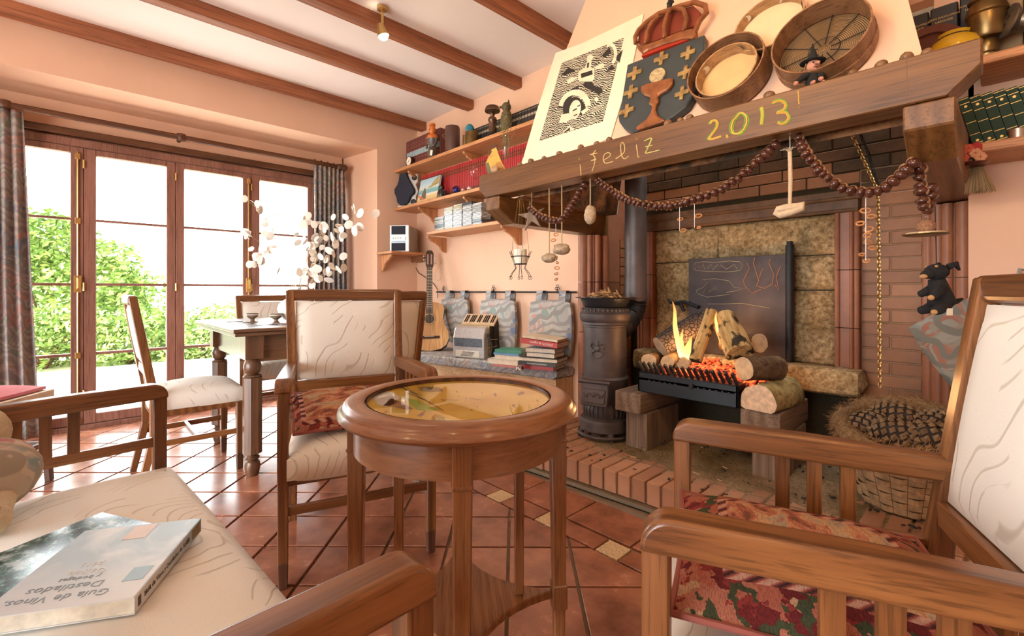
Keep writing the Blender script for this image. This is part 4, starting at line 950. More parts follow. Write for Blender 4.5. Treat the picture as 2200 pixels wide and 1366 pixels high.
m = MB(); m.bb(0, BW, 0, BL, BT - 0.0015, BT); m.bb(0, BW, 0, BL, 0, 0.0015); m.bb(-0.001, 0.001, 0, BL, 0, BT); m.build('cover', covermat(), bk)
gt = flat('grey_print', (0.22, 0.30, 0.36), 0.5); gw = flat('pale_print', (0.75, 0.78, 0.78), 0.5); gb = flat('dark_print', (0.05, 0.05, 0.06), 0.5)
for s_, sz, yy, mt, xx in (('Guía de Vinos,', 0.024, 0.232, gt, 0.118), ('Destilados', 0.025, 0.205, gt, 0.122), ('y bodegas', 0.015, 0.182, gt, 0.115), ('Galicia', 0.022, 0.163, gw, 0.115), ('2013', 0.018, 0.138, gw, 0.12)): text(s_, sz, mt, bk, (xx, yy, BT + 0.0003), (0, 0, 0), 0.0002)
m = MB(); m.bb(0.012, 0.042, 0.17, 0.21, BT, BT + 0.0004); m.build('cover_badge', flat('teal_print', (0.25, 0.38, 0.44), 0.4), bk)
m = MB(); m.bb(0.075, 0.115, 0.005, 0.06, BT, BT + 0.0004); m.build('cover_picture', flat('tan_print', (0.55, 0.35, 0.2), 0.4), bk)
text('Guía de Vinos y Destilados de Galicia', 0.0115, gb, bk, (-0.0013, 0.145, BT / 2), Matrix(((0, 0, -1), (1, 0, 0), (0, -1, 0))) if False else (R(90), 0, R(-90)), 0.0002)
text('2013', 0.011, gb, bk, (-0.0013, 0.222, BT / 2), (R(90), 0, R(-90)), 0.0002)
m = MB(); m.bb(-0.0016, -0.001, 0.01, 0.045, 0.004, BT - 0.004); m.build('spine_badge', flat('olive_print', (0.25, 0.2, 0.08), 0.4), bk)
m = MB(); m.bb(-0.0016, -0.001, 0.06, 0.07, 0.009, BT - 0.009); m.bb(-0.0016, -0.001, 0.243, 0.252, 0.006, BT - 0.006); m.build('spine_mark', gb, bk, kind='stuff')
mg = thing('photo_booklet', 'dark green photo booklet lying half under the wine guide', 'booklet', (-1.27, -0.03, SZ - 0.006), R(-62))
def leafphoto():
    t = NT('leafy_photo'); nz = t.noise(t.coord(), 38, 5, 0.7); t.col(t.ramp(nz, [(0.40, (0.01, 0.03, 0.03)), (0.5, (0.06, 0.16, 0.14)), (0.62, (0.45, 0.55, 0.55))])); return t.done(0.2, 0, 0.5, 0.5)
m = MB(); m.bb(-0.15, 0.15, -0.10, 0.10, 0, 0.005); m.build('cover', leafphoto(), mg); m = MB(); m.bb(-0.149, 0.149, -0.099, 0.099, -0.004, 0); m.build('page_block', M_pages, mg)
# plush toy at the edge of the settee
pt = thing('plush_toy', 'cream plush toy in a printed cloth dress on the settee', 'toy', at(38, 1110, Z=0.475) + Vector((-0.02, -0.03, 0)))
M_plush = flat('cream_plush', (0.66, 0.55, 0.38), 0.95, bump=0.6, scale=90); M_print = paisley('printed_dress_cloth', (0.56, 0.48, 0.39), [(0.25, 0.35, 0.38), (0.5, 0.22, 0.22), (0.3, 0.26, 0.18), (0.5, 0.44, 0.3)], 9, 2.0)
m = MB(); m.ball((-0.07, -0.03, 0.085), (0.115, 0.10, 0.085), 20, 12, lambda d: 1 + 0.06 * noise.noise(d * 3)); m.build('dress', M_print, pt, smooth=True, ang=180)
m = MB(); m.ball((-0.20, -0.06, 0.16), (0.075, 0.07, 0.07), 16, 10); m.build('head', M_plush, pt, smooth=True)
for x, y in ((0.10, -0.005), (0.075, -0.085)):
    m = MB(); m.ball((x, y, 0.032), (0.05, 0.034, 0.032), 14, 9); m.tube([(x - 0.1, y, 0.045), (x, y, 0.034)], [0.035, 0.03], 10); pw = m.build('paw', M_plush, pt, smooth=True)
    m = MB()
    for k in (-1, 1): m.tube([(x + 0.05, y + k * 0.012, 0.032), (x + 0.035, y + k * 0.014, 0.054), (x + 0.015, y + k * 0.014, 0.062)], 0.0018, 5)
    m.build('paw_seam', M_string, pw, kind='stuff')
# ================================================================ shelves, bench and what they carry
YS = 2.29                                                  # front edge of the wall shelves
def corbel(x, z, par, org, depth=0.21, h=0.115, w=0.024, mat=None, axis='y'):
    pr = [(0, 0), (depth, 0), (depth * 0.98, -0.02), (depth * 0.86, -0.03), (depth * 0.80, -0.045), (depth * 0.70, -0.05), (depth * 0.55, -0.05 - h * 0.12), (depth * 0.36, -0.05 - h * 0.32), (depth * 0.30, -h * 0.95), (depth * 0.18, -h * 1.18), (0.0, -h * 1.2)]
    m = MB()
    if axis == 'y': m.prism([(YB - 0.001 - a, z + b) for a, b in pr], 'x', x - w / 2, x + w / 2)
    else: m.prism([(XW + 0.001 + a, z + b) for a, b in pr], 'y', x - w / 2, x + w / 2)
    m.M = None; m.v = [v - org for v in m.v]
    return m.build('bracket', mat or M_pine['z'], par, bevel=0.003)
def wshelf(x0, x1, ztop, brs, label, th=0.028, mat=None, y0=YS):
    org = Vector(((x0 + x1) / 2, YB, ztop)); t = thing('wall_shelf', label, 'shelf', org)
    m = MB(); m.bb(x0, x1, y0, YB - 0.001, ztop - th, ztop); m.v = [v - org for v in m.v]; m.build('board', mat or M_pine['x'], t, bevel=0.004)
    for b in brs: corbel(b, ztop - th, t, org, mat=M_shelfdark if mat else None)
    return t
Z1, Z2, Z3 = 2.165, 1.795, 1.512
wshelf(-4.045, -1.87, Z1, [at(892, 370, Y=2.42).x, at(1012, 330, Y=2.42).x], 'long pine shelf near the ceiling carrying dark books and figurines')
wshelf(-4.045, -1.96, Z2, [at(930, 460, Y=2.5).x, at(1012, 430, Y=2.42).x], 'long pine shelf carrying the red books and the loudspeaker')
wshelf(-3.48, -2.50, Z3, [at(945, 520, Y=2.48).x, -2.56], 'short pine shelf stacked with disc cases')
org = Vector((XW, 2.33, 1.352)); cs = thing('corner_shelf', 'small pine corner shelf under the stereo', 'shelf', org)
m = MB(); m.bb(XW + 0.001, -3.76, 2.10, 2.548, 1.33, 1.352); m.v = [v - org for v in m.v]; m.build('board', M_pine['y'], cs, bevel=0.004)
corbel(2.16, 1.33, cs, org, 0.2, 0.13, axis='x'); corbel(2.49, 1.33, cs, org, 0.24, 0.05, axis='x', mat=M_shelfdark)
# ---- stereo
M_silver = flat('silver_plastic', (0.55, 0.53, 0.50), 0.35, 0.3, var=0.03); M_greypl = flat('grey_plastic', (0.34, 0.31, 0.27), 0.5, var=0.05); M_screen = flat('dark_display', (0.012, 0.013, 0.025), 0.55, 0, 0.2)
s = thing('stereo', 'silver compact stereo on the corner shelf', 'stereo', (-3.865, 2.24, 1.3525), R(40))
m = MB(); m.bb(-0.09, 0.09, 0.015, 0.29, 0.004, 0.25); m.build('case', M_greypl, s, bevel=0.006)
m = MB(); m.bb(-0.095, 0.095, -0.002, 0.018, 0.0, 0.255); fr = m.build('front_panel', M_silver, s, bevel=0.006)
m = MB(); m.bb(-0.075, 0.06, -0.005, 0.0, 0.165, 0.245); m.build('disc_door', M_screen, fr); m = MB(); m.bb(-0.075, 0.06, -0.005, 0.0, 0.012, 0.085); m.build('tape_door', M_screen, fr)
m = MB(); m.bb(-0.075, 0.06, -0.004, 0.0, 0.088, 0.104); m.build('display', flat('lcd_blue', (0.25, 0.40, 0.52), 0.2), fr)
m = MB(); m.M = Matrix.Translation((0.045, -0.002, 0.13)) @ Matrix.Rotation(pi / 2, 4, 'X'); m.lathe([(0.018, 0), (0.017, 0.012), (0.0, 0.013)], 18); m.build('knob', M_steel, fr, smooth=True)
m = MB()
for k in range(4): m.M = Matrix.Translation((-0.06 + 0.024 * k, -0.001, 0.132)) @ Matrix.Rotation(pi / 2, 4, 'X'); m.lathe([(0.007, 0), (0.006, 0.004), (0, 0.004)], 10)
m.build('buttons', M_greypl, fr, kind='stuff')
m = MB(); cb0 = at(890, 548, Y=2.535); s = thing('power_cable', 'black cable hanging behind the guitar neck', 'cable', cb0)
pts = [at(x, y, Y=2.535) - cb0 for x, y in ((890, 548), (890, 570), (900, 587), (916, 597), (932, 610), (940, 622), (940, 640))]
m.tube(pts, 0.0035, 6); m.build('cable', M_black, s)
wl_ = thing('thin_wire', 'thin loop of wire hanging from the corner shelf', 'wire', at(948, 551, Y=2.53))
m = MB(); q = [(948, 551), (949, 560), (944, 570), (938, 580), (934, 590), (935, 600), (940, 603), (946, 600), (948, 590), (947, 575)]; m.tube([at(x, y, Y=2.53) - at(948, 551, Y=2.53) for x, y in q], 0.0012, 5); m.build('loop', M_string, wl_)
# ---- loudspeaker on the middle shelf
p = at(866, 438, Y=2.34); sp = thing('loudspeaker', 'wavy loudspeaker with dark blue grille on the middle shelf', 'speaker', (p.x + 0.02, 2.365, Z2 + 0.0005), R(32))
outl = [(-0.055, 0.02), (-0.085, 0.05), (-0.095, 0.10), (-0.115, 0.14), (-0.115, 0.18), (-0.085, 0.22), (-0.07, 0.26), (-0.062, 0.325), (0.01, 0.332), (0.03, 0.28), (0.06, 0.23), (0.095, 0.17), (0.095, 0.13), (0.055, 0.10), (0.04, 0.055), (0.0, 0.02)]
m = MB(); m.prism([(x, z) for x, z in outl], 'y', -0.03, 0.0); m.build('grille', flat('navy_grille', (0.015, 0.018, 0.035), 0.8), sp, bevel=0.008, seg=2)
m = MB(); m.prism([(-0.09, 0.0), (0.09, 0.0), (0.11, 0.03), (0.10, 0.10), (0.125, 0.15), (0.10, 0.22), (0.12, 0.25), (0.12, 0.32), (-0.03, 0.33), (-0.06, 0.02)], 'y', 0.0, 0.16); m.build('cabinet', M_silver, sp, bevel=0.004)
for x, z, r in ((0.085, 0.285, 0.028), (0.075, 0.05, 0.03)):
    m = MB(); m.M = Matrix.Translation((x, -0.001, z)) @ Matrix.Rotation(pi / 2, 4, 'X'); m.lathe([(r, 0.0), (r * .9, 0.008), (r * .8, 0.002), (r * 0.3, -0.008 + 0.009), (0, 0.006)], 18, cap=False); m.build('driver', M_black, sp, smooth=True)
m = MB(); m.prism([(-0.075, 0.0), (0.05, 0.0), (0.06, 0.012), (-0.06, 0.012)], 'y', -0.05, 0.0); m.build('foot', M_silver, sp)
# ---- books
def bookmesh(w, h, d, bands, name, mat_spine, mat_band, lean=0):
    m = MB(); m.cm = 0; m.bb(-w / 2, w / 2, 0, d, 0, h)
    m.cm = 1
    for z, t_ in bands: m.bb(-w / 2 + 0.0005, w / 2 - 0.0005, -0.0008, 0.001, z * h, z * h + t_)
    m.cm = 2; m.bb(-w / 2 + 0.002, w / 2 - 0.002, 0.004, d - 0.003, h, h + 0.0005)
    return m.build(name, [mat_spine, mat_band, M_pages], None)
M_red = flat('red_leather', (0.40, 0.03, 0.035), 0.42, var=0.15, scale=30); M_bandk = flat('black_gilt_band', (0.05, 0.03, 0.02), 0.4)
x = -3.76; k = 0; proto_red = None
while x < -1.99:
    w = 0.0235; lab = 'red leather-bound volume in the long row on the middle shelf'
    if proto_red is None: proto_red = bookmesh(w - 0.005, 0.285, 0.12, [(0.16, 0.012), (0.205, 0.003), (0.74, 0.012), (0.83, 0.012), (0.80, 0.003)], 'red_book', M_red, flat('gilt_label', (0.12, 0.07, 0.03), 0.4, 0.3)); o = proto_red
    else: o = inst(proto_red)
    o.location = (x, 2.425, Z2 + 0.0005); tag(o, 'red leather-bound volume on the middle shelf, %s from the seaside painting end' % nth(k), 'book', 'red volumes on the middle shelf'); x += w; k += 1
M_dkbook = flat('dark_book_cloth', (0.035, 0.028, 0.028), 0.5, var=0.2); M_gilt = flat('silver_gilt', (0.55, 0.48, 0.36), 0.4, 0.5)
x = at(1010, 300, Y=2.42).x; pd = None; k = 0
while x < -1.90:
    w = 0.031
    if pd is None: pd = bookmesh(w - 0.004, 0.165, 0.11, [(0.62, 0.018), (0.9, 0.003), (0.08, 0.003)], 'dark_book', M_dkbook, M_gilt); o = pd
    else: o = inst(pd)
    o.location = (x, 2.425, Z1 + 0.0005); tag(o, 'small dark volume with pale label on the top shelf, %s from the brass pots' % nth(k), 'book', 'dark volumes on the top shelf'); x += w; k += 1
gl = thing('slipcase', 'brown slipcase with gilt letters and a pale blue band on the top shelf', 'book set', (-3.66, 2.363, Z1 + 0.0005))
M_maroon = flat('maroon_cloth', (0.13, 0.035, 0.03), 0.5, var=0.2)
m = MB(); m.bb(-0.29, 0.28, 0.0, 0.185, 0, 0.265); m.build('case', M_maroon, gl, bevel=0.003)
m = MB()
for k in range(11): m.bb(-0.275 + 0.05 * k, -0.229 + 0.05 * k, -0.0012, 0.0, 0.10, 0.15)
m.build('blue_band', flat('pale_blue_print', (0.30, 0.42, 0.46), 0.5), gl, kind='stuff')
m = MB()
for k in range(11):
    for z in (0.03, 0.065, 0.18, 0.215): m.bb(-0.26 + 0.05 * k, -0.24 + 0.05 * k, -0.001, 0.0, z, z + 0.012)
m.build('gilt_pattern', flat('dull_gilt', (0.22, 0.10, 0.06), 0.4), gl, kind='stuff')
text('GAL', 0.058, M_gilt, gl, (0.2806, 0.075, 0.195), (R(90), 0, R(90)), 0.0003)
# ---- disc cases
cols5 = [(933, 954, 12), (954, 973, 18), (973, 993, 19), (993, 1014, 19), (1014, 1035, 17)]
cdc = [flat('case_' + n, c, 0.18, var=0.05) for n, c in (('white', (0.72, 0.72, 0.70)), ('grey', (0.42, 0.42, 0.42)), ('dark', (0.05, 0.05, 0.055)), ('yellow', (0.62, 0.50, 0.22)), ('pale', (0.60, 0.62, 0.64)))]
M_caseedge = flat('case_edge', (0.10, 0.10, 0.10), 0.2); cproto = {}
rc = random.Random(5)
for ci, (a, b, n) in enumerate(cols5):
    xa, xb = at(a, 480, Y=2.36).x + 0.003, at(b, 480, Y=2.36).x - 0.002
    xc = (xa + xb) / 2; w = xb - xa; h = 0.0108
    for k in range(n):
        c = rc.choice([0, 0, 4, 0, 1]) if ci > 1 else rc.choice([2, 1, 0, 2, 3]) if ci == 0 else rc.choice([0, 3, 0, 4, 3])
        if ci == 2 and k > 13: c = rc.choice([3, 3, 0])
        if ci == 4 and k in (2, 3, 4): c = 2
        if ci == 3 and k > 16: c = 2
        key = (ci, c)
        if key not in cproto:
            m = MB(); m.cm = 0; m.bb(-w / 2 + 0.004, w / 2 - 0.004, -0.0006, 0.1, 0.0025, h - 0.0022); m.cm = 1; m.bb(-w / 2, w / 2, 0, 0.13, 0, 0.0022); m.bb(-w / 2, w / 2, 0, 0.13, h - 0.0022, h - 0.0004); m.bb(-w / 2, -w / 2 + 0.004, 0, 0.13, 0, h - 0.001)
            cproto[key] = m.build('disc_case', [cdc[c], M_caseedge]); o = cproto[key]
        else: o = inst(cproto[key])
        o.location = (xc + rc.uniform(-.002, .002), 2.36 + rc.uniform(-.003, .003), Z3 + 0.0006 + k * h); tag(o, 'disc case in the %s stack on the short shelf, %s from the bottom' % (('leftmost', 'second', 'middle', 'fourth', 'rightmost')[ci], nth(k)), 'disc case', 'disc cases on the short shelf, ' + ('leftmost', 'second', 'middle', 'fourth', 'rightmost')[ci] + ' stack')
# ---- small things on the top shelf
def lat(t, name, prof, mat, c=(0, 0, 0), n=22, cap=True, ang=40): m = MB(); m.lathe(prof, n, c, cap); return m.build(name, mat, t, smooth=True, ang=ang)
def put(px, Y, z): p = at(px, 400, Y=Y); return (p.x, p.y, z + 0.0006)
t = thing('dial_gauge', 'round cream dial gauge propped against the slipcase', 'gauge', put(879, 2.325, Z1))
m = MB(); m.M = Matrix.Translation((0, 0, 0.048)) @ Matrix.Rotation(pi / 2, 4, 'X'); m.lathe([(0.047, -0.025), (0.047, 0.005), (0.043, 0.008), (0.040, 0.004)], 28); m.build('case', M_copper, t, smooth=True)
m = MB(); m.M = Matrix.Translation((0, -0.005, 0.048)) @ Matrix.Rotation(pi / 2, 4, 'X'); m.lathe([(0.040, 0), (0, 0.0005)], 28); m.build('dial', M_paper, t)
m = MB(); m.bar((0, -0.007, 0.048), (0.02, -0.007, 0.06), 0.003, 0.001); m.bar((0, -0.007, 0.048), (-0.012, -0.007, 0.034), 0.003, 0.001); m.build('needle', M_black, t)
t = thing('figure_jug', 'orange-headed pottery figure jug with a paper tag on the top shelf', 'figurine', put(929, 2.305, Z1)); t.scale = (0.85, 0.8, 1)
M_orange = flat('orange_glaze', (0.62, 0.17, 0.03), 0.35); M_greyglz = flat('grey_glaze', (0.11, 0.085, 0.075), 0.35)
lat(t, 'body', [(0.05, 0), (0.055, 0.03), (0.045, 0.07), (0.034, 0.09), (0.05, 0.12), (0.062, 0.155)], M_greyglz); lat(t, 'shoulders', [(0.063, 0.155), (0.064, 0.165), (0.05, 0.19), (0.024, 0.20)], M_orange)
m = MB(); m.ball((0, 0, 0.235), (0.036, 0.036, 0.042), 18, 12); m.lathe([(0.022, 0.195), (0.02, 0.215)], 14); m.ball((0, -0.035, 0.232), (0.008, 0.01, 0.01), 8, 6); m.lathe([(0.02, 0.268), (0.034, 0.272), (0.03, 0.288), (0.012, 0.292)], 16); m.build('head', M_orange, t, smooth=True)
m = MB(); m.tube([(0.058, 0, 0.15), (0.083, -0.01, 0.12), (0.07, -0.03, 0.085), (0.03, -0.045, 0.08)], 0.010, 8); m.tube([(-0.058, 0, 0.15), (-0.083, -0.01, 0.12), (-0.07, -0.03, 0.085), (-0.03, -0.045, 0.08)], 0.010, 8); m.build('arms', M_greyglz, t, smooth=True)
m = MB(); m.M = Matrix.Rotation(0.3, 4, 'Y'); m.bb(0.035, 0.075, -0.06, -0.058, 0.01, 0.055); m.build('paper_tag', M_paper, t)
t = thing('canister', 'dark brown cylindrical canister beside the slipcase', 'canister', put(972, 2.345, Z1)); lat(t, 'body', [(0.062, 0), (0.063, 0.005), (0.063, 0.195), (0.058, 0.212), (0.05, 0.215), (0.0, 0.214)], flat('brown_leatherette', (0.10, 0.045, 0.035), 0.45), n=28)
t = thing('brass_pot', 'larger brass shell-case pot with a blue ball on it', 'pot', put(1014, 2.35, Z1)); lat(t, 'body', [(0.05, 0), (0.052, 0.004), (0.05, 0.008), (0.05, 0.105), (0.046, 0.107), (0.0, 0.106)], M_agedbrass, n=26)
t = thing('brass_cup', 'slim brass cup left of the larger brass pot', 'cup', put(1000, 2.325, Z1)); lat(t, 'body', [(0.022, 0), (0.022, 0.085), (0.02, 0.086), (0, 0.085)], M_agedbrass)
t = thing('blue_ball', 'turquoise knitted ball resting on the brass pot', 'ball', (put(1009, 2.35, 0)[0], 2.35, Z1 + 0.142)); m = MB(); m.ball((0, 0, 0), 0.036, 16, 10, lambda d: 1 + 0.08 * noise.noise(d * 5)); m.build('ball', flat('turquoise_wool', (0.03, 0.22, 0.32), 0.8, var=0.4, scale=40), t, smooth=True)
t = thing('mushroom_figurine', 'dark figurine under a mushroom-like hat on the top shelf', 'figurine', put(1058, 2.33, Z1)); M_bronze = flat('mottled_bronze', (0.12, 0.06, 0.03), 0.3, 0.3, var=0.5, scale=40)
lat(t, 'base', [(0.04, 0), (0.036, 0.02), (0.03, 0.03)], M_black); lat(t, 'body', [(0.03, 0.03), (0.032, 0.06), (0.022, 0.09), (0.036, 0.125), (0.028, 0.145), (0.012, 0.15), (0.02, 0.17), (0.012, 0.19)], M_bronze); lat(t, 'hat', [(0.02, 0.185), (0.058, 0.19), (0.06, 0.2), (0.05, 0.225), (0.025, 0.238), (0, 0.24)], M_bronze)
t = thing('bird_figurine', 'mossy brown bird figurine in front of the dark volumes', 'figurine', put(1088, 2.34, Z1)); m = MB(); m.ball((0, 0, 0.085), (0.045, 0.045, 0.085), 16, 12, lambda d: 1 + 0.15 * noise.noise(d * 4)); m.ball((0, 0, 0.185), (0.034, 0.036, 0.036), 14, 10); m.tube([(-0.02, -0.03, 0.185), (-0.045, -0.045, 0.175)], [0.012, 0.002], 8); m.tube([(0.02, 0.0, 0.205), (0.025, 0, 0.235)], [0.012, 0.002], 6); m.build('body', flat('mossy_brown', (0.11, 0.085, 0.04), 0.7, var=0.5, scale=50), t, smooth=True, ang=180)
# ---- things on the middle shelf
p = at(918, 400, Y=2.34); t = thing('seaside_painting', 'small canvas of a beach and headland leaning on the middle shelf', 'painting', (p.x, 2.33, Z2 + 0.001), rot=(R(-12), 0, 0))
def seamat():
    t_ = NT('beach_picture'); sp_ = t_.n('ShaderNodeSeparateXYZ'); t_.l(t_.coord(), sp_.inputs[0]); nz = t_.noise(t_.coord((1, 1, 4)), 12, 4)
    zz = t_.math('ADD', sp_.outputs[2], t_.math('MULTIPLY', nz, 0.02))
    t_.col(t_.ramp(t_.math('MULTIPLY', zz, 4.4), [(0.0, (0.55, 0.36, 0.14)), (0.30, (0.66, 0.50, 0.25)), (0.36, (0.72, 0.70, 0.62)), (0.42, (0.16, 0.36, 0.38)), (0.58, (0.20, 0.42, 0.46)), (0.60, (0.62, 0.60, 0.50)), (0.75, (0.48, 0.62, 0.68)), (0.95, (0.35, 0.52, 0.64))])); return t_.done(0.5)
m = MB(); m.bb(-0.16, 0.155, 0.0, 0.018, 0.0, 0.225); m.build('canvas', seamat(), t)
m = MB(); m.add([(x, -0.0008, z) for x, z in ((-0.03, 0.135), (0.03, 0.15), (0.07, 0.19), (0.12, 0.215), (0.154, 0.218), (0.154, 0.150), (0.1, 0.14), (0.03, 0.13))], [tuple(range(8))[::-1]]); m.build('painted_headland', flat('headland_paint', (0.38, 0.30, 0.12), 0.6, var=0.4, scale=30), t)
m = MB(); m.add([(x, -0.001, z) for x, z in ((-0.12, 0.03), (-0.02, 0.03), (-0.03, 0.08), (-0.05, 0.13), (-0.07, 0.14), (-0.09, 0.09))], [tuple(range(6))]); m.build('painted_sitter', flat('sitter_paint', (0.14, 0.11, 0.07), 0.6), t)
m = MB(); m.add([(x, -0.0012, z) for x, z in ((-0.155, 0.06), (-0.04, 0.02), (-0.04, 0.035), (-0.155, 0.08))], [tuple(range(4))]); m.build('painted_towel', flat('towel_paint', (0.55, 0.15, 0.08), 0.6), t)
t = thing('dark_figurine', 'small dark bell-shaped figurine in front of the red books', 'figurine', put(949, 2.325, Z2)); lat(t, 'body', [(0.03, 0), (0.036, 0.02), (0.03, 0.055), (0.018, 0.068), (0.024, 0.08), (0.02, 0.10), (0, 0.104)], flat('dark_bronze', (0.035, 0.035, 0.03), 0.35, 0.4)); m = MB(); m.tube([(-0.03, 0, 0.05), (-0.055, 0, 0.045), (-0.05, 0, 0.03)], 0.009, 8); m.tube([(0.03, 0, 0.05), (0.058, 0, 0.045), (0.05, 0, 0.02)], 0.010, 8); m.build('arms', M_iron, t, smooth=True)
t = thing('blue_glass_ball', 'clear blue glass ball in front of the red books', 'ornament', put(980, 2.33, Z2)); m = MB(); m.ball((0, 0, 0.035), 0.035, 16, 10); m.build('ball', glassmat('blue_glass', (0.45, 0.55, 0.85)), t, smooth=True, ang=180); m = MB(); m.ball((0, 0, 0.033), 0.018, 10, 8); m.build('core', flat('blue_core', (0.05, 0.08, 0.35), 0.2), t, smooth=True)
for i, (px, lab) in enumerate(((996, 'small pink glass tealight cup beside the blue glass ball'), (1009, 'small clear tealight cup nearest the goblet'))):
    t = thing('tealight_cup', lab, 'candle holder', put(px, 2.32, Z2), group='tealight cups'); lat(t, 'cup', [(0.02, 0), (0.027, 0.012), (0.026, 0.026), (0.022, 0.026), (0.02, 0.01), (0, 0.008)], glassmat('pink_glass', (0.95, 0.80, 0.72)) if i == 0 else M_glass); lat(t, 'wax', [(0.019, 0.009), (0.019, 0.018), (0, 0.018)], M_white)
def wineglass(name, label, loc, bowl, stem, foot=0.03):
    t = thing(name, label, 'glass', loc); hs = stem
    lat(t, 'foot_and_stem', [(foot, 0), (foot, 0.002), (0.006, 0.008), (0.004, 0.02), (0.004, hs - 0.01), (0.008, hs)], glassmat('thick_glass', (0.88, 0.88, 0.86)), n=24)
    lat(t, 'bowl', [(r, hs + z) for r, z in bowl] + [(r - 0.0012, hs + z) for r, z in bowl[::-1]], M_glass, n=28, cap=False); return t
wineglass('goblet', 'wide clear wine goblet on the middle shelf by the mantel end', put(1021, 2.31, Z2), [(0.006, 0), (0.03, 0.012), (0.044, 0.04), (0.046, 0.07), (0.043, 0.09)], 0.075, 0.032)
# ---- mantel end: rooster, flute with a sprig, nuts
MZ = 1.6375
t = thing('wooden_rooster', 'flat painted yellow rooster on the mantel end', 'figurine', (-1.93, 1.715, MZ), R(48))
ro = [(-0.03, 0.0), (-0.045, 0.04), (-0.05, 0.065), (-0.035, 0.10), (-0.025, 0.145), (-0.012, 0.165), (0.006, 0.165), (0.014, 0.145), (0.024, 0.115), (0.04, 0.075), (0.062, 0.035), (0.045, 0.025), (0.01, 0.0)]
m = MB(); m.prism(ro, 'y', -0.006, 0.006); m.build('body', flat('yellow_paint', (0.62, 0.42, 0.10), 0.45, var=0.25, scale=25), t, bevel=0.002)
m = MB(); m.prism([(-0.02, 0.142), (-0.026, 0.152), (-0.012, 0.172), (0.002, 0.176), (0.012, 0.168), (0.004, 0.152)], 'y', -0.0075, 0.0075); m.prism([(-0.03, 0.105), (-0.036, 0.13), (-0.022, 0.15), (-0.015, 0.13)], 'y', -0.0075, 0.0075); m.build('comb', flat('dark_brown_paint', (0.10, 0.035, 0.02), 0.5), t)
m = MB(); m.prism([(-0.05, 0.065), (-0.045, 0.03), (-0.03, 0.0), (-0.008, 0.0), (-0.022, 0.03), (-0.032, 0.07)], 'y', -0.0075, 0.0075); m.build('wing', flat('grey_green_paint', (0.16, 0.16, 0.09), 0.5), t)
m = MB(); m.prism([(0.0, 0.04), (0.03, 0.03), (0.055, 0.035), (0.03, 0.075), (0.012, 0.07)], 'y', -0.0078, 0.0078); m.build('tail', flat('ochre_paint', (0.45, 0.22, 0.06), 0.5), t)
fl_ = wineglass('champagne_flute', 'clear flute holding a dry green sprig on the mantel end', (at(1087, 355, Y=1.71).x, 1.71, MZ), [(0.005, 0), (0.014, 0.02), (0.021, 0.055), (0.024, 0.095), (0.022, 0.125)], 0.075, 0.026)
t = thing('dry_sprig', 'dry green sprig standing in the flute', 'sprig', fl_.location + Vector((0, 0, 0.085)))
m = MB(); rs = random.Random(4)
for k in range(10):
    tip = Vector((rs.gauss(0, .03), rs.gauss(0, .03), 0.17 + 0.1 * rs.random())); m.tube([(0, 0, 0), tip * 0.5 + Vector((0, 0, .02)), tip], 0.0009, 4)
    for q in range(14):
        c = tip * (0.45 + 0.55 * rs.random()) + Vector((rs.gauss(0, .006), rs.gauss(0, .006), rs.gauss(0, .006))); a = Vector((rs.gauss(0, 1), rs.gauss(0, 1), rs.gauss(0, 1))).normalized() * 0.005; b = a.orthogonal().normalized() * 0.003; m.add([c - a, c + b, c + a, c - b], [(0, 1, 2, 3)])
m.build('foliage', flat('dry_green', (0.16, 0.15, 0.06), 0.9, var=0.4, scale=60), t, kind='stuff')
t = thing('snail_shell', 'pale brown snail shell at the left mantel end', 'shell', (at(1064, 365, Y=1.69).x, 1.69, MZ)); m = MB(); m.ball((0, 0, 0.021), (0.026, 0.02, 0.021), 14, 10); m.tube([(0.012 * cos(a / 3) * (1 - a / 40), -0.017, 0.022 + 0.014 * sin(a / 3) * (1 - a / 40)) for a in range(30)], 0.003, 5); m.build('shell', flat('shell_brown', (0.42, 0.26, 0.15), 0.4), t, smooth=True)
# ---- built-in bench
bo = Vector((-3.0, 2.3, 0)); be = thing('bench', 'built-in pale wooden bench along the back wall', 'bench', bo)
m = MB(); m.M = Matrix.Translation(-bo); m.prism([(-4.04, 1.955), (-2.12, 2.365), (-2.04, 2.365), (-2.04, 2.545), (-4.04, 2.545)], 'z', 0.0, 0.395); m.build('bench_box', wood('bench_pine', (0.66, 0.42, 0.22), (0.52, 0.30, 0.14), 'x', 0.5), be)
m = MB(); m.M = Matrix.Translation(-bo)
for z in (0.13, 0.26): m.prism([(-4.0, 1.955), (-2.12, 2.355), (-2.12, 2.360), (-4.0, 1.963)], 'z', z, z + 0.006)
m.build('board_joint', M_dark['x'], be, kind='stuff')
bc = thing('bench_cushion', 'long grey paisley cushion on the built-in bench', 'cushion', (-3.0, 2.3, 0.3955))
poly = [(-4.03, 1.92), (-2.10, 2.33), (-2.03, 2.36), (-2.02, 2.535), (-4.03, 2.535)]
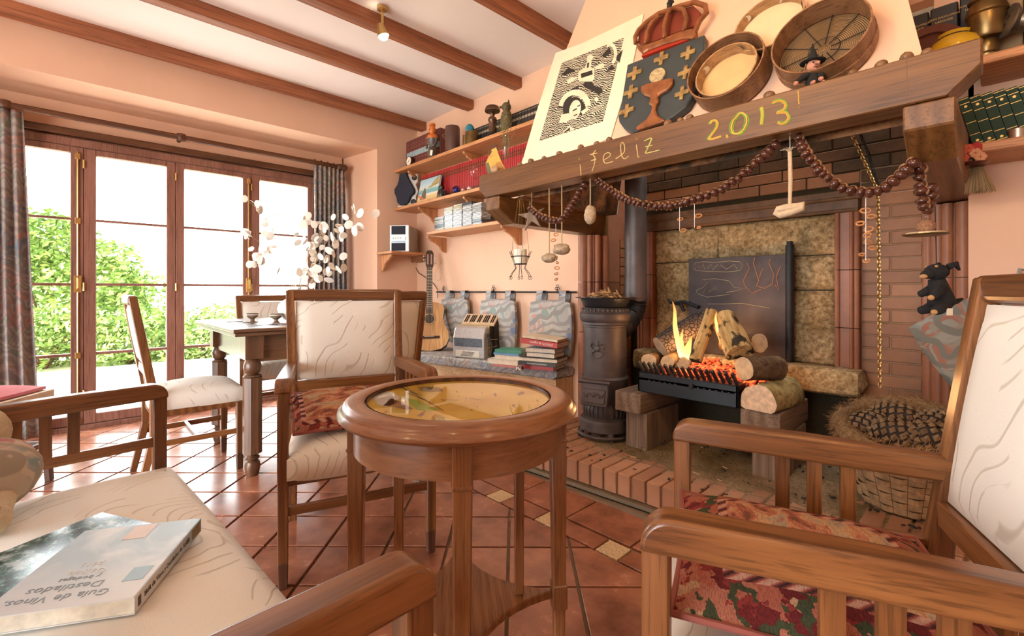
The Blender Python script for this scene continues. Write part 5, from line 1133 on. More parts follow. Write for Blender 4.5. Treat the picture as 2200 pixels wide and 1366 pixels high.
def rounded(poly, z0, z1, r=0.02):
    m = MB(); n = len(poly); rows = []
    cxp = sum(p[0] for p in poly) / n; cyp = sum(p[1] for p in poly) / n
    for i_, z in ((r, z0), (0, z0 + r), (0, z1 - r), (r * 0.3, z1 - r * 0.3), (r, z1)):
        rows.append([(x + (cxp - x) / max(0.01, abs(cxp - x)) * i_ * (abs(cxp - x) > .1), y + (cyp - y) / max(.01, abs(cyp - y)) * i_, z) for x, y in poly])
    vs = [p for r_ in rows for p in r_]; fs = []
    for j in range(len(rows) - 1):
        for i in range(n): fs.append((j * n + i, j * n + (i + 1) % n, (j + 1) * n + (i + 1) % n, (j + 1) * n + i))
    fs.append(tuple(range(n))[::-1]); fs.append(tuple(range((len(rows) - 1) * n, len(rows) * n))); m.add(vs, fs); return m
m = rounded([(x + 3.0, y - 2.3) for x, y in poly], 0.0, 0.074); m.build('cover', M_bench, bc, smooth=True, ang=60)
BZ = 0.4705
# ---- backrest pads on an iron rod
ir = thing('iron_rail', 'thin iron wall rail with curled trefoil finials', 'rail', (-2.8, 2.525, 0.978))
m = MB(); m.tube([(at(938, 628, Y=2.525).x + 2.8, 0, 0), (at(1238, 625, Y=2.525).x + 2.8, 0, 0.004)], 0.007, 10); m.build('bar', M_iron, ir, smooth=True)
for px in (953, 1060, 1197):
    x = at(px, 625, Y=2.525).x + 2.8; m = MB()
    for a in (90, 210, 330):
        cx_, cz_ = 0.012 * cos(R(a)), 0.035 + 0.012 * sin(R(a)); m.tube([(x + cx_ + 0.010 * cos(k * pi / 5), 0.0, cz_ + 0.010 * sin(k * pi / 5)) for k in range(10)], 0.0022, 5, closed=True)
    m.tube([(x, 0.022, 0.0), (x, 0, 0.0), (x, 0, 0.025)], 0.004, 6); m.build('trefoil_hook', M_iron, ir)
def pad(px0, px1, label, h=0.40, ztop=0.925, mat=None):
    x0, x1 = at(px0, 640, Y=2.49).x, at(px1, 640, Y=2.49).x; w = x1 - x0
    t = thing('backrest_pad', label, 'pad', ((x0 + x1) / 2, 2.505, ztop - h), group='backrest pads on the iron rail')
    m = MB(); m.M = Matrix.Rotation(pi / 2, 4, 'X'); m.cushion(-w / 2, w / 2, 0, h, -0.006, 0.038, 0.012, 12, 0.35); m.build('cover', mat or M_pad, t, smooth=True, ang=70)
    for s_ in (-0.27, 0.27):
        m = MB(); xx = s_ * w; wd = 0.03; z0 = h - 0.02
        path = [(-0.022, z0), (-0.022, z0 + 0.045), (-0.012, 0.978 - (ztop - h) + 0.012), (0.02, 0.978 - (ztop - h) + 0.014), (0.033, 0.978 - (ztop - h)), (0.03, z0 + 0.03), (0.004, z0)]
        for a, b in zip(path[:-1], path[1:]): m.bar((xx, a[0], a[1]), (xx, b[0], b[1]), wd * 2, 0.004, (0, 1, 0)) if False else m.hexa([(xx - wd, a[0], a[1]), (xx + wd, a[0], a[1]), (xx + wd, a[0] + .004, a[1] + 0.001), (xx - wd, a[0] + .004, a[1] + 0.001), (xx - wd, b[0], b[1]), (xx + wd, b[0], b[1]), (xx + wd, b[0] + .004, b[1] + 0.001), (xx - wd, b[0] + .004, b[1] + 0.001)])
        m.build('loop', mat or M_pad, t)
    return t
pad(949, 1008, 'paisley backrest pad behind the guitar'); pad(1033, 1110, 'paisley backrest pad behind the accordion'); pad(1139, 1231, 'paisley backrest pad above the leaning red book')
# ---- guitar
gb_ = Vector((-3.36, 2.235, BZ + 0.003)); ghd = Vector((-3.60, 2.40, 1.325)); gy = (ghd - gb_).normalized(); gz = Vector((0.80, -0.60, 0.22)); gz = (gz - gy * gz.dot(gy)).normalized(); gx = gy.cross(gz)
t = thing('guitar', 'classical guitar with a pale top leaning in the corner on the bench', 'guitar'); Mg = Matrix((gx, gy, gz)).transposed().to_4x4(); Mg.translation = gb_; t.matrix_basis = Mg
L_ = (ghd - gb_).length
def gw(v):
    pts = [(0.0, 0.02), (0.015, 0.10), (0.05, 0.148), (0.11, 0.172), (0.17, 0.166), (0.24, 0.130), (0.285, 0.118), (0.33, 0.125), (0.37, 0.132), (0.405, 0.122), (0.43, 0.085), (0.44, 0.03)]
    return pts
half = gw(0); prof = [(w, y) for y, w in half] + [(-w, y) for y, w in half[::-1]]
M_spruce = wood('spruce_top', (0.72, 0.44, 0.20), (0.64, 0.36, 0.15), 'y', 0.3, 1.0, 0.4); M_rosew = flat('rosewood', (0.045, 0.02, 0.014), 0.35)
m = MB(); m.prism(prof, 'z', -0.085, -0.003); m.build('body', M_rosew, t, smooth=True, ang=40); m = MB(); m.prism([(x * 0.995, y) for x, y in prof], 'z', -0.003, 0.001); m.build('soundboard', M_spruce, t)
m = MB(); m.M = Matrix.Translation((0, 0.285, 0.001)); m.lathe([(0.042, 0.0008), (0, 0.0009)], 28, cap=False); m.build('sound_hole', M_black, t)
m = MB(); m.M = Matrix.Translation((0, 0.285, 0.001)); m.lathe([(0.062, 0.0002), (0.058, 0.001), (0.050, 0.001), (0.047, 0.0002)], 32, cap=False); m.build('rosette', flat('rosette', (0.42, 0.30, 0.15), 0.4, var=0.5, scale=90), t)
m = MB(); m.bb(-0.092, 0.092, 0.108, 0.130, 0.001, 0.011); br = m.build('bridge', M_rosew, t, bevel=0.002); m = MB(); m.bb(-0.042, 0.042, 0.122, 0.126, 0.011, 0.014); m.build('saddle', M_white, br)
m = MB(); m.hexa([(-0.029, 0.33, 0.001), (0.029, 0.33, 0.001), (0.029, 0.33, 0.009), (-0.029, 0.33, 0.009), (-0.0255, L_ - 0.13, 0.001), (0.0255, L_ - 0.13, 0.001), (0.0255, L_ - 0.13, 0.009), (-0.0255, L_ - 0.13, 0.009)]); nk = m.build('fretboard', flat('ebony', (0.025, 0.022, 0.024), 0.35), t)
m = MB(); m.bb(-0.024, 0.024, 0.43, L_ - 0.11, -0.02, 0.001); m.build('neck', M_copper, t, bevel=0.006)
m = MB(); y = L_ - 0.13; scl = y - 0.125
for k in range(1, 17):
    yy = 0.125 + scl * (2 ** (-k / 12))
    if yy > 0.34: m.bb(-0.027, 0.027, yy - 0.001, yy + 0.001, 0.009, 0.0105)
m.build('frets', M_steel, nk, kind='stuff')
hd_ = MB(); hd_.prism([(-0.028, L_ - 0.13), (0.028, L_ - 0.13), (0.036, L_ - 0.10), (0.036, L_ + 0.01), (0.02, L_ + 0.04), (-0.02, L_ + 0.04), (-0.036, L_ + 0.01), (-0.036, L_ - 0.10)], 'z', -0.018, 0.001); h_ = hd_.build('headstock', M_rosew, t, bevel=0.002)
m = MB()
for x in (-0.016, 0.016): m.bb(x - 0.006, x + 0.006, L_ - 0.10, L_ + 0.0, 0.0012, 0.002)
m.build('tuner_slot', flat('pale_slot', (0.4, 0.3, 0.25), 0.5), h_, kind='stuff')
for sx in (-1, 1):
    for k in range(3):
        m = MB(); m.tube([(sx * 0.036, L_ - 0.085 + 0.035 * k, -0.009), (sx * 0.048, L_ - 0.085 + 0.035 * k, -0.009)], 0.003, 6); m.ball((sx * 0.053, L_ - 0.085 + 0.035 * k, -0.009), (0.006, 0.008, 0.005), 8, 6); m.build('tuning_peg', M_steel, h_, smooth=True)
for k in range(6):
    m = MB(); x0 = -0.034 + 0.0136 * k; m.tube([(x0, 0.124, 0.0145), (x0 * 0.62, L_ - 0.13, 0.0115)], 0.0006, 4); m.build('string', flat('nylon', (0.7, 0.62, 0.5), 0.3), t)
# ---- accordion
ac = thing('accordion', 'silver and black accordion standing on the bench cushion', 'accordion', (-2.79, 2.225, BZ), R(20)); ac.scale = (1, 0.85, 1)
M_pearl = flat('silver_pearl', (0.50, 0.50, 0.50), 0.3, 0.35, var=0.12, scale=60); M_bel = flat('dark_bellows', (0.035, 0.03, 0.025), 0.7, var=0.5, scale=60)
m = MB(); m.prism([(-0.005, 0.0), (-0.012, 0.16), (0.02, 0.235), (0.075, 0.25), (0.075, 0.0)], 'x', -0.15, 0.13); a_ = m.build('bass_case', M_pearl, ac, bevel=0.012, seg=3)
m = MB(); m.hexa([(-0.135, -0.0115, 0.09), (0.115, -0.0115, 0.09), (0.115, -0.004, 0.09), (-0.135, -0.004, 0.09), (-0.135, -0.0165, 0.155), (0.115, -0.0165, 0.155), (0.115, -0.006, 0.155), (-0.135, -0.006, 0.155)]); m.build('strap_panel', flat('slate_panel', (0.10, 0.12, 0.15), 0.4, var=0.3, scale=50), a_)
m = MB(); m.bb(-0.125, 0.09, -0.011, -0.002, 0.01, 0.062); gr = m.build('grille_plate', flat('cream_celluloid', (0.72, 0.68, 0.58), 0.3), a_, bevel=0.004)
m = MB()
for r_ in range(4):
    for k in range(9): m.bb(-0.075 + k * 0.012 + 0.006 * r_, -0.067 + k * 0.012 + 0.006 * r_, -0.0125, -0.010, 0.020 + r_ * 0.009, 0.025 + r_ * 0.009)
m.build('sound_slots', M_black, gr, kind='stuff')
m = MB()
for k in range(8): m.bb(-0.155 + 0.002 * (k % 2), 0.135 - 0.002 * (k % 2), 0.075 + 0.011 * k, 0.084 + 0.011 * k, 0.0, 0.245 - 0.008 * (k % 2))
m.build('bellows', M_bel, ac); m = MB(); m.bb(-0.157, 0.137, 0.073, 0.078, 0, 0.25); m.build('bellows_frame', M_gold, ac)
m = MB(); m.prism([(0.16, 0.0), (0.16, 0.235), (0.265, 0.315), (0.285, 0.28), (0.25, 0.0)], 'x', -0.16, 0.15); tr_ = m.build('treble_case', M_bel, ac, bevel=0.008)
Mk = Matrix.Translation((0, 0.155, 0.240)) @ Matrix.Rotation(R(38), 4, 'X')
m = MB(); m.M = Mk; m.bb(-0.16, 0.14, 0.0, 0.135, 0.0, 0.008); kb = m.build('key_bed', flat('ivory', (0.74, 0.56, 0.36), 0.3), ac)
k0 = None
for k in range(17):
    x = -0.155 + k * 0.0172
    if k0 is None: m = MB(); m.bb(0.0006, 0.0166, 0.004, 0.13, 0.008, 0.013); k0 = m.build('white_key', MATS['ivory'], ac, bevel=0.001); o = k0
    else: o = inst(k0); o.parent = ac
    o.matrix_local = Mk @ Matrix.Translation((x, 0, 0))
k1 = None
for k in range(16):
    if k % 7 in (2, 6): continue
    if k1 is None: m = MB(); m.bb(-0.0048, 0.0048, 0.03, 0.115, 0.013, 0.019); k1 = m.build('black_key', M_black, ac, bevel=0.001); o = k1
    else: o = inst(k1); o.parent = ac
    o.matrix_local = Mk @ Matrix.Translation((-0.155 + (k + 1) * 0.0172, 0, 0))
m = MB(); m.tube([(0.135, 0.02, 0.16), (0.16, 0.06, 0.15), (0.16, 0.18, 0.14)], 0.003, 6); m.tube([(0.135, 0.0, 0.09), (0.16, 0.05, 0.085), (0.16, 0.18, 0.09)], 0.003, 6); m.build('strap_rod', M_gold, ac, kind='stuff')
m = MB(); m.tube([(0.145, 0.03, 0.19), (0.165, 0.06, 0.10), (0.16, 0.04, 0.02)], 0.012, 8); m.build('strap', M_bel, ac, smooth=True)
for x in (-0.12, 0.10): m = MB(); m.ball((x, 0.01, 0.002), (0.012, 0.012, 0.006), 10, 6); m.build('foot', M_black, ac, smooth=True)
# ---- books lying on the bench
def lying(label, cx, cy, z, L, Wd, T, rz, cover, name='book', spine='y', txt=None, tm=None, lean=0.0, group='books lying on the bench', tag_=True):
    t = thing(name, label, 'book', (cx, cy, z + 0.0006), group=group, rot=(0, lean, rz))
    m = MB(); m.bb(-L / 2 + 0.003, L / 2 - 0.003, -Wd / 2 + 0.003, Wd / 2 - 0.003, 0.0022, T - 0.0022); m.build('page_block', M_pages, t)
    m = MB(); m.bb(-L / 2, L / 2, -Wd / 2, Wd / 2, 0, 0.0022); m.bb(-L / 2, L / 2, -Wd / 2, Wd / 2, T - 0.0022, T)
    if spine == 'y': m.bb(-L / 2, L / 2, -Wd / 2 - 0.001, -Wd / 2 + 0.002, 0, T)
    else: m.bb(-L / 2, L / 2, Wd / 2 - 0.002, Wd / 2 + 0.001, 0, T)
    m.build('cover', cover, t)
    if txt: text(txt[0], txt[1], tm, t, (txt[2], -Wd / 2 - 0.0013, T / 2), (R(90), R(180), 0), 0.0003)
    return t
cv = {k: flat('cover_' + k, c, 0.4, var=0.08) for k, c in dict(red=(0.50, 0.05, 0.04), dkred=(0.33, 0.03, 0.035), black=(0.03, 0.025, 0.022), white=(0.70, 0.68, 0.64), grey=(0.36, 0.36, 0.38), green=(0.02, 0.23, 0.13), blue=(0.12, 0.30, 0.52), cream=(0.72, 0.62, 0.45), pink=(0.55, 0.2, 0.18)).items()}
z = BZ; r18 = R(17)
sx_, sy_ = -2.105, 2.315
lying('red cloth volume with black bands at the bottom of the right stack', sx_ - 0.02, sy_, z, 0.26, 0.19, 0.026, r18, cv['dkred'], txt=None); z += 0.0275
lying('black encyclopedia volume with gilt lettering, second in the right stack', sx_ - 0.01, sy_ + 0.004, z, 0.27, 0.20, 0.024, r18, cv['black'], txt=('DICIONARIO E EXPRESIÓNS', 0.0115, 0.0), tm=M_gilt); z += 0.0255
lying('book with white page edges outward, third in the right stack', sx_, sy_ + 0.004, z, 0.27, 0.20, 0.025, r18 + 0.03, cv['black'], spine='back'); z += 0.0265
lying('grey-edged book, fourth in the right stack', sx_ + 0.005, sy_ + 0.012, z, 0.21, 0.16, 0.030, r18 - 0.03, cv['black'], spine='back'); z += 0.0315
lying('dark grey book directly under the leaning red one', sx_ + 0.0, sy_ + 0.012, z, 0.22, 0.16, 0.028, r18, cv['grey'], spine='back'); z += 0.0295
lying('red puzzle book with white lettering topping the right stack', sx_ + 0.0, sy_ + 0.005, z + 0.020, 0.27, 0.20, 0.034, r18 + 0.02, cv['red'], txt=('JUEGOS de ingenio', 0.021, 0.02), tm=M_white, lean=R(5)); z += 0.0365
lying('cream paperback lying on the red puzzle book', sx_ + 0.005, sy_ + 0.01, z + 0.021, 0.25, 0.19, 0.014, r18 + 0.04, cv['cream'], lean=R(5), txt=('CARTAS DE CARTAS', 0.009, 0.0), tm=cv['pink'])
z = BZ; sx2, sy2 = -2.375, 2.255
lying('pink magazine at the bottom of the left stack', sx2 + 0.06, sy2 - 0.02, z, 0.24, 0.18, 0.010, r18, cv['pink']); z += 0.011
lying('white-edged book second in the left stack', sx2 - 0.01, sy2, z, 0.25, 0.18, 0.032, r18 - 0.02, cv['white'], spine='back'); z += 0.033
lying('tan-edged book third in the left stack', sx2 + 0.02, sy2 + 0.01, z, 0.21, 0.16, 0.028, r18 + 0.02, cv['cream'], spine='back'); z += 0.029
lying('blue and white notebook under the green one', sx2 + 0.01, sy2 + 0.005, z, 0.20, 0.15, 0.016, r18, cv['blue']); z += 0.017
lying('green notebook topping the left stack', sx2 + 0.02, sy2 + 0.005, z, 0.20, 0.15, 0.022, r18 + 0.1, cv['green'], name='notebook')
t = thing('patterned_die', 'small black and white patterned cube before the right book stack', 'cube', at(1121, 791, Z=BZ + 0.012) + Vector((0, -0.02, -0.011)), R(15))
def dimat():
    t_ = NT('spotted_cube'); n_ = t_.noise(t_.coord(), 90, 1); t_.col(t_.ramp(n_, [(0.48, (0.02, 0.02, 0.02)), (0.52, (0.8, 0.76, 0.68))])); return t_.done(0.4)
m = MB(); m.bb(-0.017, 0.017, -0.017, 0.017, 0, 0.03); m.build('cube', dimat(), t, bevel=0.002)
# ---- shelves right of the hood
wshelf(-0.03, 1.6, 2.18, [], 'dark upper shelf right of the hood', 0.03, M_shelfdark); wshelf(-0.035, 1.6, 1.815, [], 'shelf right of the hood carrying the encyclopedia and yellow pot', 0.032, M_pine['x']); wshelf(-0.045, 1.6, 1.512, [0.9], 'lower shelf right of the fireplace carrying the green volumes', 0.034, M_pine['x'])
ZR2, ZR3 = 1.8155, 1.5125
bx = at(1938, 60, Y=2.40).x
for i, (lab, nm, dz) in enumerate((('black encyclopedia volume numbered 1 beside the hood', '1', 0.0), ('black encyclopedia volume with scuffed top, second from the hood', None, 0.005), ('black encyclopedia volume third from the hood', None, 0.02), ('brown box file between the black volumes', 'box', 0.02), ('black encyclopedia volume numbered 5', '5', 0.03))):
    w = 0.078; h = 0.265 + dz; x = bx + 0.04 + i * 0.082
    t = thing('encyclopedia_volume' if nm != 'box' else 'box_file', lab, 'book', (x, 2.41, ZR2), group='volumes on the shelf right of the hood')
    m = MB(); m.bb(-w / 2, w / 2, 0, 0.13, 0, h); m.build('cover', M_black if nm != 'box' else flat('tan_card', (0.30, 0.19, 0.09), 0.7), t, bevel=0.004)
    if nm != 'box':
        text('GRAN ENCICLOPEDIA', 0.0088, M_brass, t, (0, -0.0008, h - 0.045), (R(90), 0, 0)); text('LAROUSSE', 0.0105, M_brass, t, (0, -0.0008, h - 0.06), (R(90), 0, 0))
    if nm in ('1', '5'): text(nm, 0.035, M_brass, t, (0.0, -0.0008, h - 0.13), (R(90), 0, 0))
t = thing('copper_plate', 'dark copper plate leaning behind the yellow pot', 'plate', (at(1995, 100, Y=2.36).x + 0.0, 2.36, ZR2 + 0.001), rot=(R(-14), 0, 0))
m = MB(); m.M = Matrix.Translation((0, 0, 0.105)) @ Matrix.Rotation(pi / 2, 4, 'X'); m.lathe([(0.105, 0.0), (0.104, 0.006), (0.075, 0.002), (0.07, -0.006), (0, -0.006)], 40, cap=False); m.build('plate', M_copper, t, smooth=True)
t = thing('yellow_pot', 'glossy yellow ceramic pot on the shelf right of the hood', 'pot', (at(2051, 100, Y=2.33).x, 2.33, ZR2))
lat(t, 'body', [(0.03, 0), (0.055, 0.012), (0.074, 0.04), (0.076, 0.06), (0.066, 0.085), (0.045, 0.100), (0.042, 0.105), (0.047, 0.115), (0.043, 0.117), (0.036, 0.105), (0.03, 0.09)], flat('yellow_glaze', (0.60, 0.36, 0.02), 0.12, var=0.15), n=36)
m = MB(); m.tube([(0.043 * cos(a * pi / 8), 0.043 * sin(a * pi / 8), 0.102) for a in range(16)], 0.003, 6, closed=True); m.build('wire', M_iron, t)
t = thing('brass_lamp', 'aged brass miner lamp beside the yellow pot', 'lamp', (at(2120, 100, Y=2.34).x, 2.34, ZR2))
lat(t, 'base', [(0.03, 0), (0.032, 0.01), (0.026, 0.02), (0.03, 0.035), (0.03, 0.06), (0.024, 0.068)], M_agedbrass); lat(t, 'body', [(0.045, 0.068), (0.05, 0.075), (0.05, 0.15), (0.056, 0.155), (0.056, 0.163), (0.046, 0.19), (0.038, 0.205)], M_agedbrass, n=28); lat(t, 'hood_cap', [(0.048, 0.2), (0.05, 0.206), (0.03, 0.222), (0.012, 0.228), (0.01, 0.24), (0, 0.242)], M_agedbrass)
t = thing('pewter_shaker', 'old grey pewter rosette-headed watering spout', 'spout', (at(2176, 70, Y=2.33).x, 2.33, ZR2)); M_pew = flat('pewter', (0.22, 0.19, 0.15), 0.4, 0.8, var=0.2)
m = MB(); m.M = Matrix.Translation((-0.01, 0, 0.105)) @ Matrix.Rotation(R(-75), 4, 'Y') @ Matrix.Rotation(R(25), 4, 'X'); m.lathe([(0.03, -0.05), (0.035, -0.02), (0.055, 0.0), (0.055, 0.006), (0.03, 0.012), (0, 0.013)], 26); rs_ = m.build('rose_head', M_pew, t, smooth=True)
m = MB(); m.M = Matrix.Translation((-0.01, 0, 0.105)) @ Matrix.Rotation(R(-75), 4, 'Y') @ Matrix.Rotation(R(25), 4, 'X')
for k in range(5): m.lathe([(0.008, 0.0125), (0, 0.014)], 10, (0.022 * cos(k * 1.257), 0.022 * sin(k * 1.257), 0), cap=False)
m.build('holes', M_black, rs_, kind='stuff'); m = MB(); m.tube([(0.02, 0, 0.10), (0.06, 0, 0.08), (0.08, 0, 0.0)], [0.03, 0.032, 0.036], 14); m.build('neck', M_pew, t, smooth=True)
# green volumes leaning in a row
M_greenb = flat('green_leather', (0.006, 0.035, 0.018), 0.55, 0, 0.3, var=0.2); gx_ = at(2066, 290, Y=2.40).x; pg = None
for k in range(16):
    w = 0.029; x = gx_ + 0.018 + k * 0.0305
    if pg is None: pg = bookmesh(w - 0.001, 0.20, 0.12, [(0.10, 0.0022), (0.27, 0.0022), (0.50, 0.0022), (0.72, 0.0022), (0.88, 0.0022), (0.97, 0.002)], 'green_book', M_greenb, M_gold); o = pg
    else: o = inst(pg)
    o.location = (x + 0.03, 2.40, ZR3 + 0.005); o.rotation_euler = (0, R(-13), 0); tag(o, 'green leather volume with gilt bands leaning on the lower right shelf, %s from the mantel' % nth(k), 'book', 'green volumes on the lower right shelf')
    for zz in (0.03, 0.165):
        q = MB(); q.M = Matrix.Translation((0, -0.0012, zz)) @ Matrix.Rotation(pi / 2, 4, 'X'); q.lathe([(0.0052, 0), (0, 0.0004)], 5, cap=False); q.build('gilt_flower', M_gold, o)
t = thing('silver_cup', 'small shiny steel cup in front of the green volumes', 'cup', (at(2186, 290, Y=2.345).x, 2.345, ZR3)); lat(t, 'body', [(0.018, 0), (0.022, 0.003), (0.022, 0.036), (0.02, 0.036), (0.019, 0.006), (0, 0.005)], M_steel)
# pad hanging on the wall right of the pilaster
t = thing('wall_pad', 'paisley pad with blue scrolls hung askew beside the right pilaster', 'pad', at(2135, 745, Y=2.49), rot=(0, R(58), 0))
m = MB(); m.M = Matrix.Rotation(pi / 2, 4, 'X'); m.cushion(-0.19, 0.19, -0.19, 0.19, -0.05, 0.0, 0.01, 12, 0.3); m.M = None; M_pad2 = paisley('scroll_pad_cloth', (0.24, 0.235, 0.20), [(0.09, 0.14, 0.22), (0.30, 0.14, 0.10), (0.20, 0.24, 0.22), (0.36, 0.32, 0.22)], 12, 0.4, 0.7); m.build('cover', M_pad2, t, smooth=True, ang=70)
m = MB(); m.tube([(-0.16, 0.02, 0.16), (-0.21, 0.035, 0.21), (-0.19, 0.05, 0.225)], 0.006, 6); m.build('loop', M_pad, t)
# ================================================================ things on the hearth
HT = HZ + 0.002
# ---- cylindrical cast iron stove
SX, SY = -1.625, 2.335
t = thing('stove', 'tall cylindrical cast iron stove at the left of the hearth', 'stove', (SX, SY, HT), R(15))
def L2(name, prof, mat=M_castiron, n=40, c=(0, 0, 0), par=None, cap=True): m = MB(); m.lathe([(r, z - HZ) for r, z in prof], n, c, cap); return m.build(name, mat, par or t, smooth=True, ang=40)
L2('base', [(0.135, 0.165), (0.150, 0.17), (0.152, 0.185), (0.148, 0.20), (0.152, 0.215), (0.146, 0.235), (0.120, 0.25), (0.128, 0.275), (0.126, 0.30), (0.112, 0.325), (0.112, 0.34)])
for k in range(4):
    a = k * pi / 2 + 0.6; m = MB(); c, s_ = cos(a), sin(a); m.tube([(0.11 * c, 0.11 * s_, 0.06), (0.14 * c, 0.14 * s_, 0.035), (0.15 * c, 0.15 * s_, 0.012), (0.165 * c, 0.165 * s_, 0.006)], [0.02, 0.016, 0.011, 0.012], 8); m.build('foot', M_castiron, t, smooth=True)
m = MB()
for k in range(28):
    a = 2 * pi * k / 28; m.tube([(0.114 * cos(a), 0.114 * sin(a), 0.325 - HZ), (0.131 * cos(a), 0.131 * sin(a), 0.285 - HZ), (0.124 * cos(a), 0.124 * sin(a), 0.252 - HZ)], 0.006, 6)
m.build('base_fluting', M_castiron, t, smooth=True, kind='stuff')
L2('firebox', [(0.122, 0.33), (0.134, 0.345), (0.134, 0.46), (0.140, 0.475), (0.128, 0.487)])
L2('drum', [(0.126, 0.485), (0.126, 0.775), (0.130, 0.778), (0.130, 0.79)])
L2('collar', [(0.130, 0.788), (0.140, 0.792), (0.136, 0.805), (0.145, 0.812), (0.152, 0.83), (0.152, 0.855), (0.144, 0.862), (0.128, 0.888), (0.115, 0.892), (0, 0.892)])
m = MB()
for k in range(34):
    a = 2 * pi * k / 34; m.ball((0.136 * cos(a), 0.136 * sin(a), 0.877 - HZ), (0.007, 0.007, 0.009), 6, 4)
m.build('collar_beading', M_castiron, t, smooth=True, kind='stuff')
dr = MB(); dr.hexa([(-0.08, -0.195, 0.335 - HZ), (0.08, -0.195, 0.335 - HZ), (0.08, -0.09, 0.335 - HZ), (-0.08, -0.09, 0.335 - HZ), (-0.085, -0.170, 0.470 - HZ), (0.085, -0.170, 0.470 - HZ), (0.085, -0.09, 0.470 - HZ), (-0.085, -0.09, 0.470 - HZ)]); d_ = dr.build('ash_door', M_castiron, t, bevel=0.008, seg=2)
m = MB(); m.hexa([(-0.066, -0.199, 0.353 - HZ), (0.066, -0.199, 0.353 - HZ), (0.066, -0.18, 0.353 - HZ), (-0.066, -0.18, 0.353 - HZ), (-0.068, -0.187, 0.430 - HZ), (0.068, -0.187, 0.430 - HZ), (0.068, -0.17, 0.430 - HZ), (-0.068, -0.17, 0.430 - HZ)]); m.build('door_panel', M_castiron, d_, bevel=0.003); m = MB(); m.tube([(-0.095, -0.176, 0.470 - HZ), (0.095, -0.176, 0.470 - HZ)], 0.011, 8); m.build('door_lip', M_castiron, d_, smooth=True)
m = MB()
m.M = Matrix.Translation((0, -0.038, 0))
for sx in (-1, 1): m.tube([(sx * 0.006, -0.156, 0.40 - HZ), (sx * 0.025, -0.158, 0.41 - HZ), (sx * 0.04, -0.157, 0.40 - HZ), (sx * 0.035, -0.157, 0.385 - HZ), (sx * 0.05, -0.157, 0.39 - HZ), (sx * 0.06, -0.156, 0.41 - HZ)], 0.004, 6)
m.ball((0, -0.155, 0.40 - HZ), (0.01, 0.005, 0.014), 8, 6); m.build('scroll_relief', M_castiron, d_, smooth=True, kind='stuff')
m = MB()                                                   # raised crest on the drum
m.ball((0, -0.127, 0.655 - HZ), (0.018, 0.009, 0.02), 12, 8)
for sx in (-1, 1):
    m.tube([(sx * 0.012, -0.127, 0.675 - HZ), (sx * 0.035, -0.124, 0.685 - HZ), (sx * 0.042, -0.122, 0.665 - HZ), (sx * 0.03, -0.124, 0.655 - HZ)], 0.005, 6); m.tube([(sx * 0.015, -0.127, 0.64 - HZ), (sx * 0.035, -0.124, 0.63 - HZ), (sx * 0.025, -0.125, 0.61 - HZ), (0.0, -0.127, 0.60 - HZ)], 0.005, 6)
m.tube([(0, -0.128, 0.675 - HZ), (0, -0.128, 0.70 - HZ)], [0.012, 0.005], 8); m.build('crest_relief', M_castiron, t, smooth=True)
m = MB(); m.tube([(0.155 * cos(a), 0.155 * sin(a), 0.025) for a in [pi * (1.05 + 0.9 * k / 12) for k in range(13)]], 0.010, 8); m.build('foot_ring', M_castiron, t, smooth=True)
fp = thing('flue_pipe', 'grey steel flue pipe rising behind the stove', 'pipe', (-1.585, 2.615, 0.80))
m = MB(); m.tube([(0, 0, 0.14), (0, 0, 1.55)], 0.068, 24); m.build('pipe', M_pipe, fp, smooth=True); m = MB(); m.tube([(0, 0, 0.13), (0, 0, 0.2)], 0.071, 24); m.build('pipe_sleeve', M_pipe, fp, smooth=True)
m = MB(); path = [Vector((0.0, -0.20, -0.05)), Vector((0.0, -0.14, -0.02)), Vector((0.0, -0.06, 0.03)), Vector((0, -0.01, 0.09)), Vector((0, 0, 0.15))]; q = []; rsx = []
for i in range(4):
    for k in range(6):
        u_ = k / 6; q.append(path[i].lerp(path[i + 1], u_)); rsx.append(0.066 + (0.006 if k % 2 else -0.004))
m.tube(q, rsx, 20); m.build('ribbed_elbow', M_iron, fp, smooth=True, ang=80)
# ---- pan of dried peel on the stove
pn = thing('iron_pan', 'wide dark iron pan on the stove top', 'pan', (SX, SY, HT + 0.772))
m = MB(); m.lathe([(0.0, 0.0), (0.115, 0.0), (0.125, 0.006), (0.148, 0.052), (0.178, 0.058), (0.178, 0.061), (0.146, 0.056), (0.12, 0.010), (0, 0.006)], 44, cap=False); m.build('pan', flat('pan_iron', (0.025, 0.027, 0.032), 0.4, 0.4), pn, smooth=True, ang=40)
dk = thing('kindling_pile', 'dried peel and wood shavings heaped in the pan', 'kindling', (SX, SY, HT + 0.78)); m = MB(); rk_ = random.Random(8)
for k in range(46):
    a, r_ = rk_.uniform(0, 2 * pi), 0.13 * sqrt(rk_.random()); c = Vector((r_ * cos(a), r_ * sin(a), 0.03 + 0.055 * (1 - r_ / 0.14) + rk_.uniform(0, .02))); d = Vector((rk_.gauss(0, 1), rk_.gauss(0, 1), rk_.gauss(0, .35))).normalized() * rk_.uniform(0.02, 0.045); s_ = d.orthogonal().normalized() * rk_.uniform(0.004, 0.011)
    m.tube([c - d, c + s_ * 0.6, c + d], [0.003, rk_.uniform(0.005, 0.011), 0.002], 5)
m.build('shavings', flat('dried_peel', (0.42, 0.22, 0.08), 0.85, var=0.5, scale=30), dk, kind='stuff')
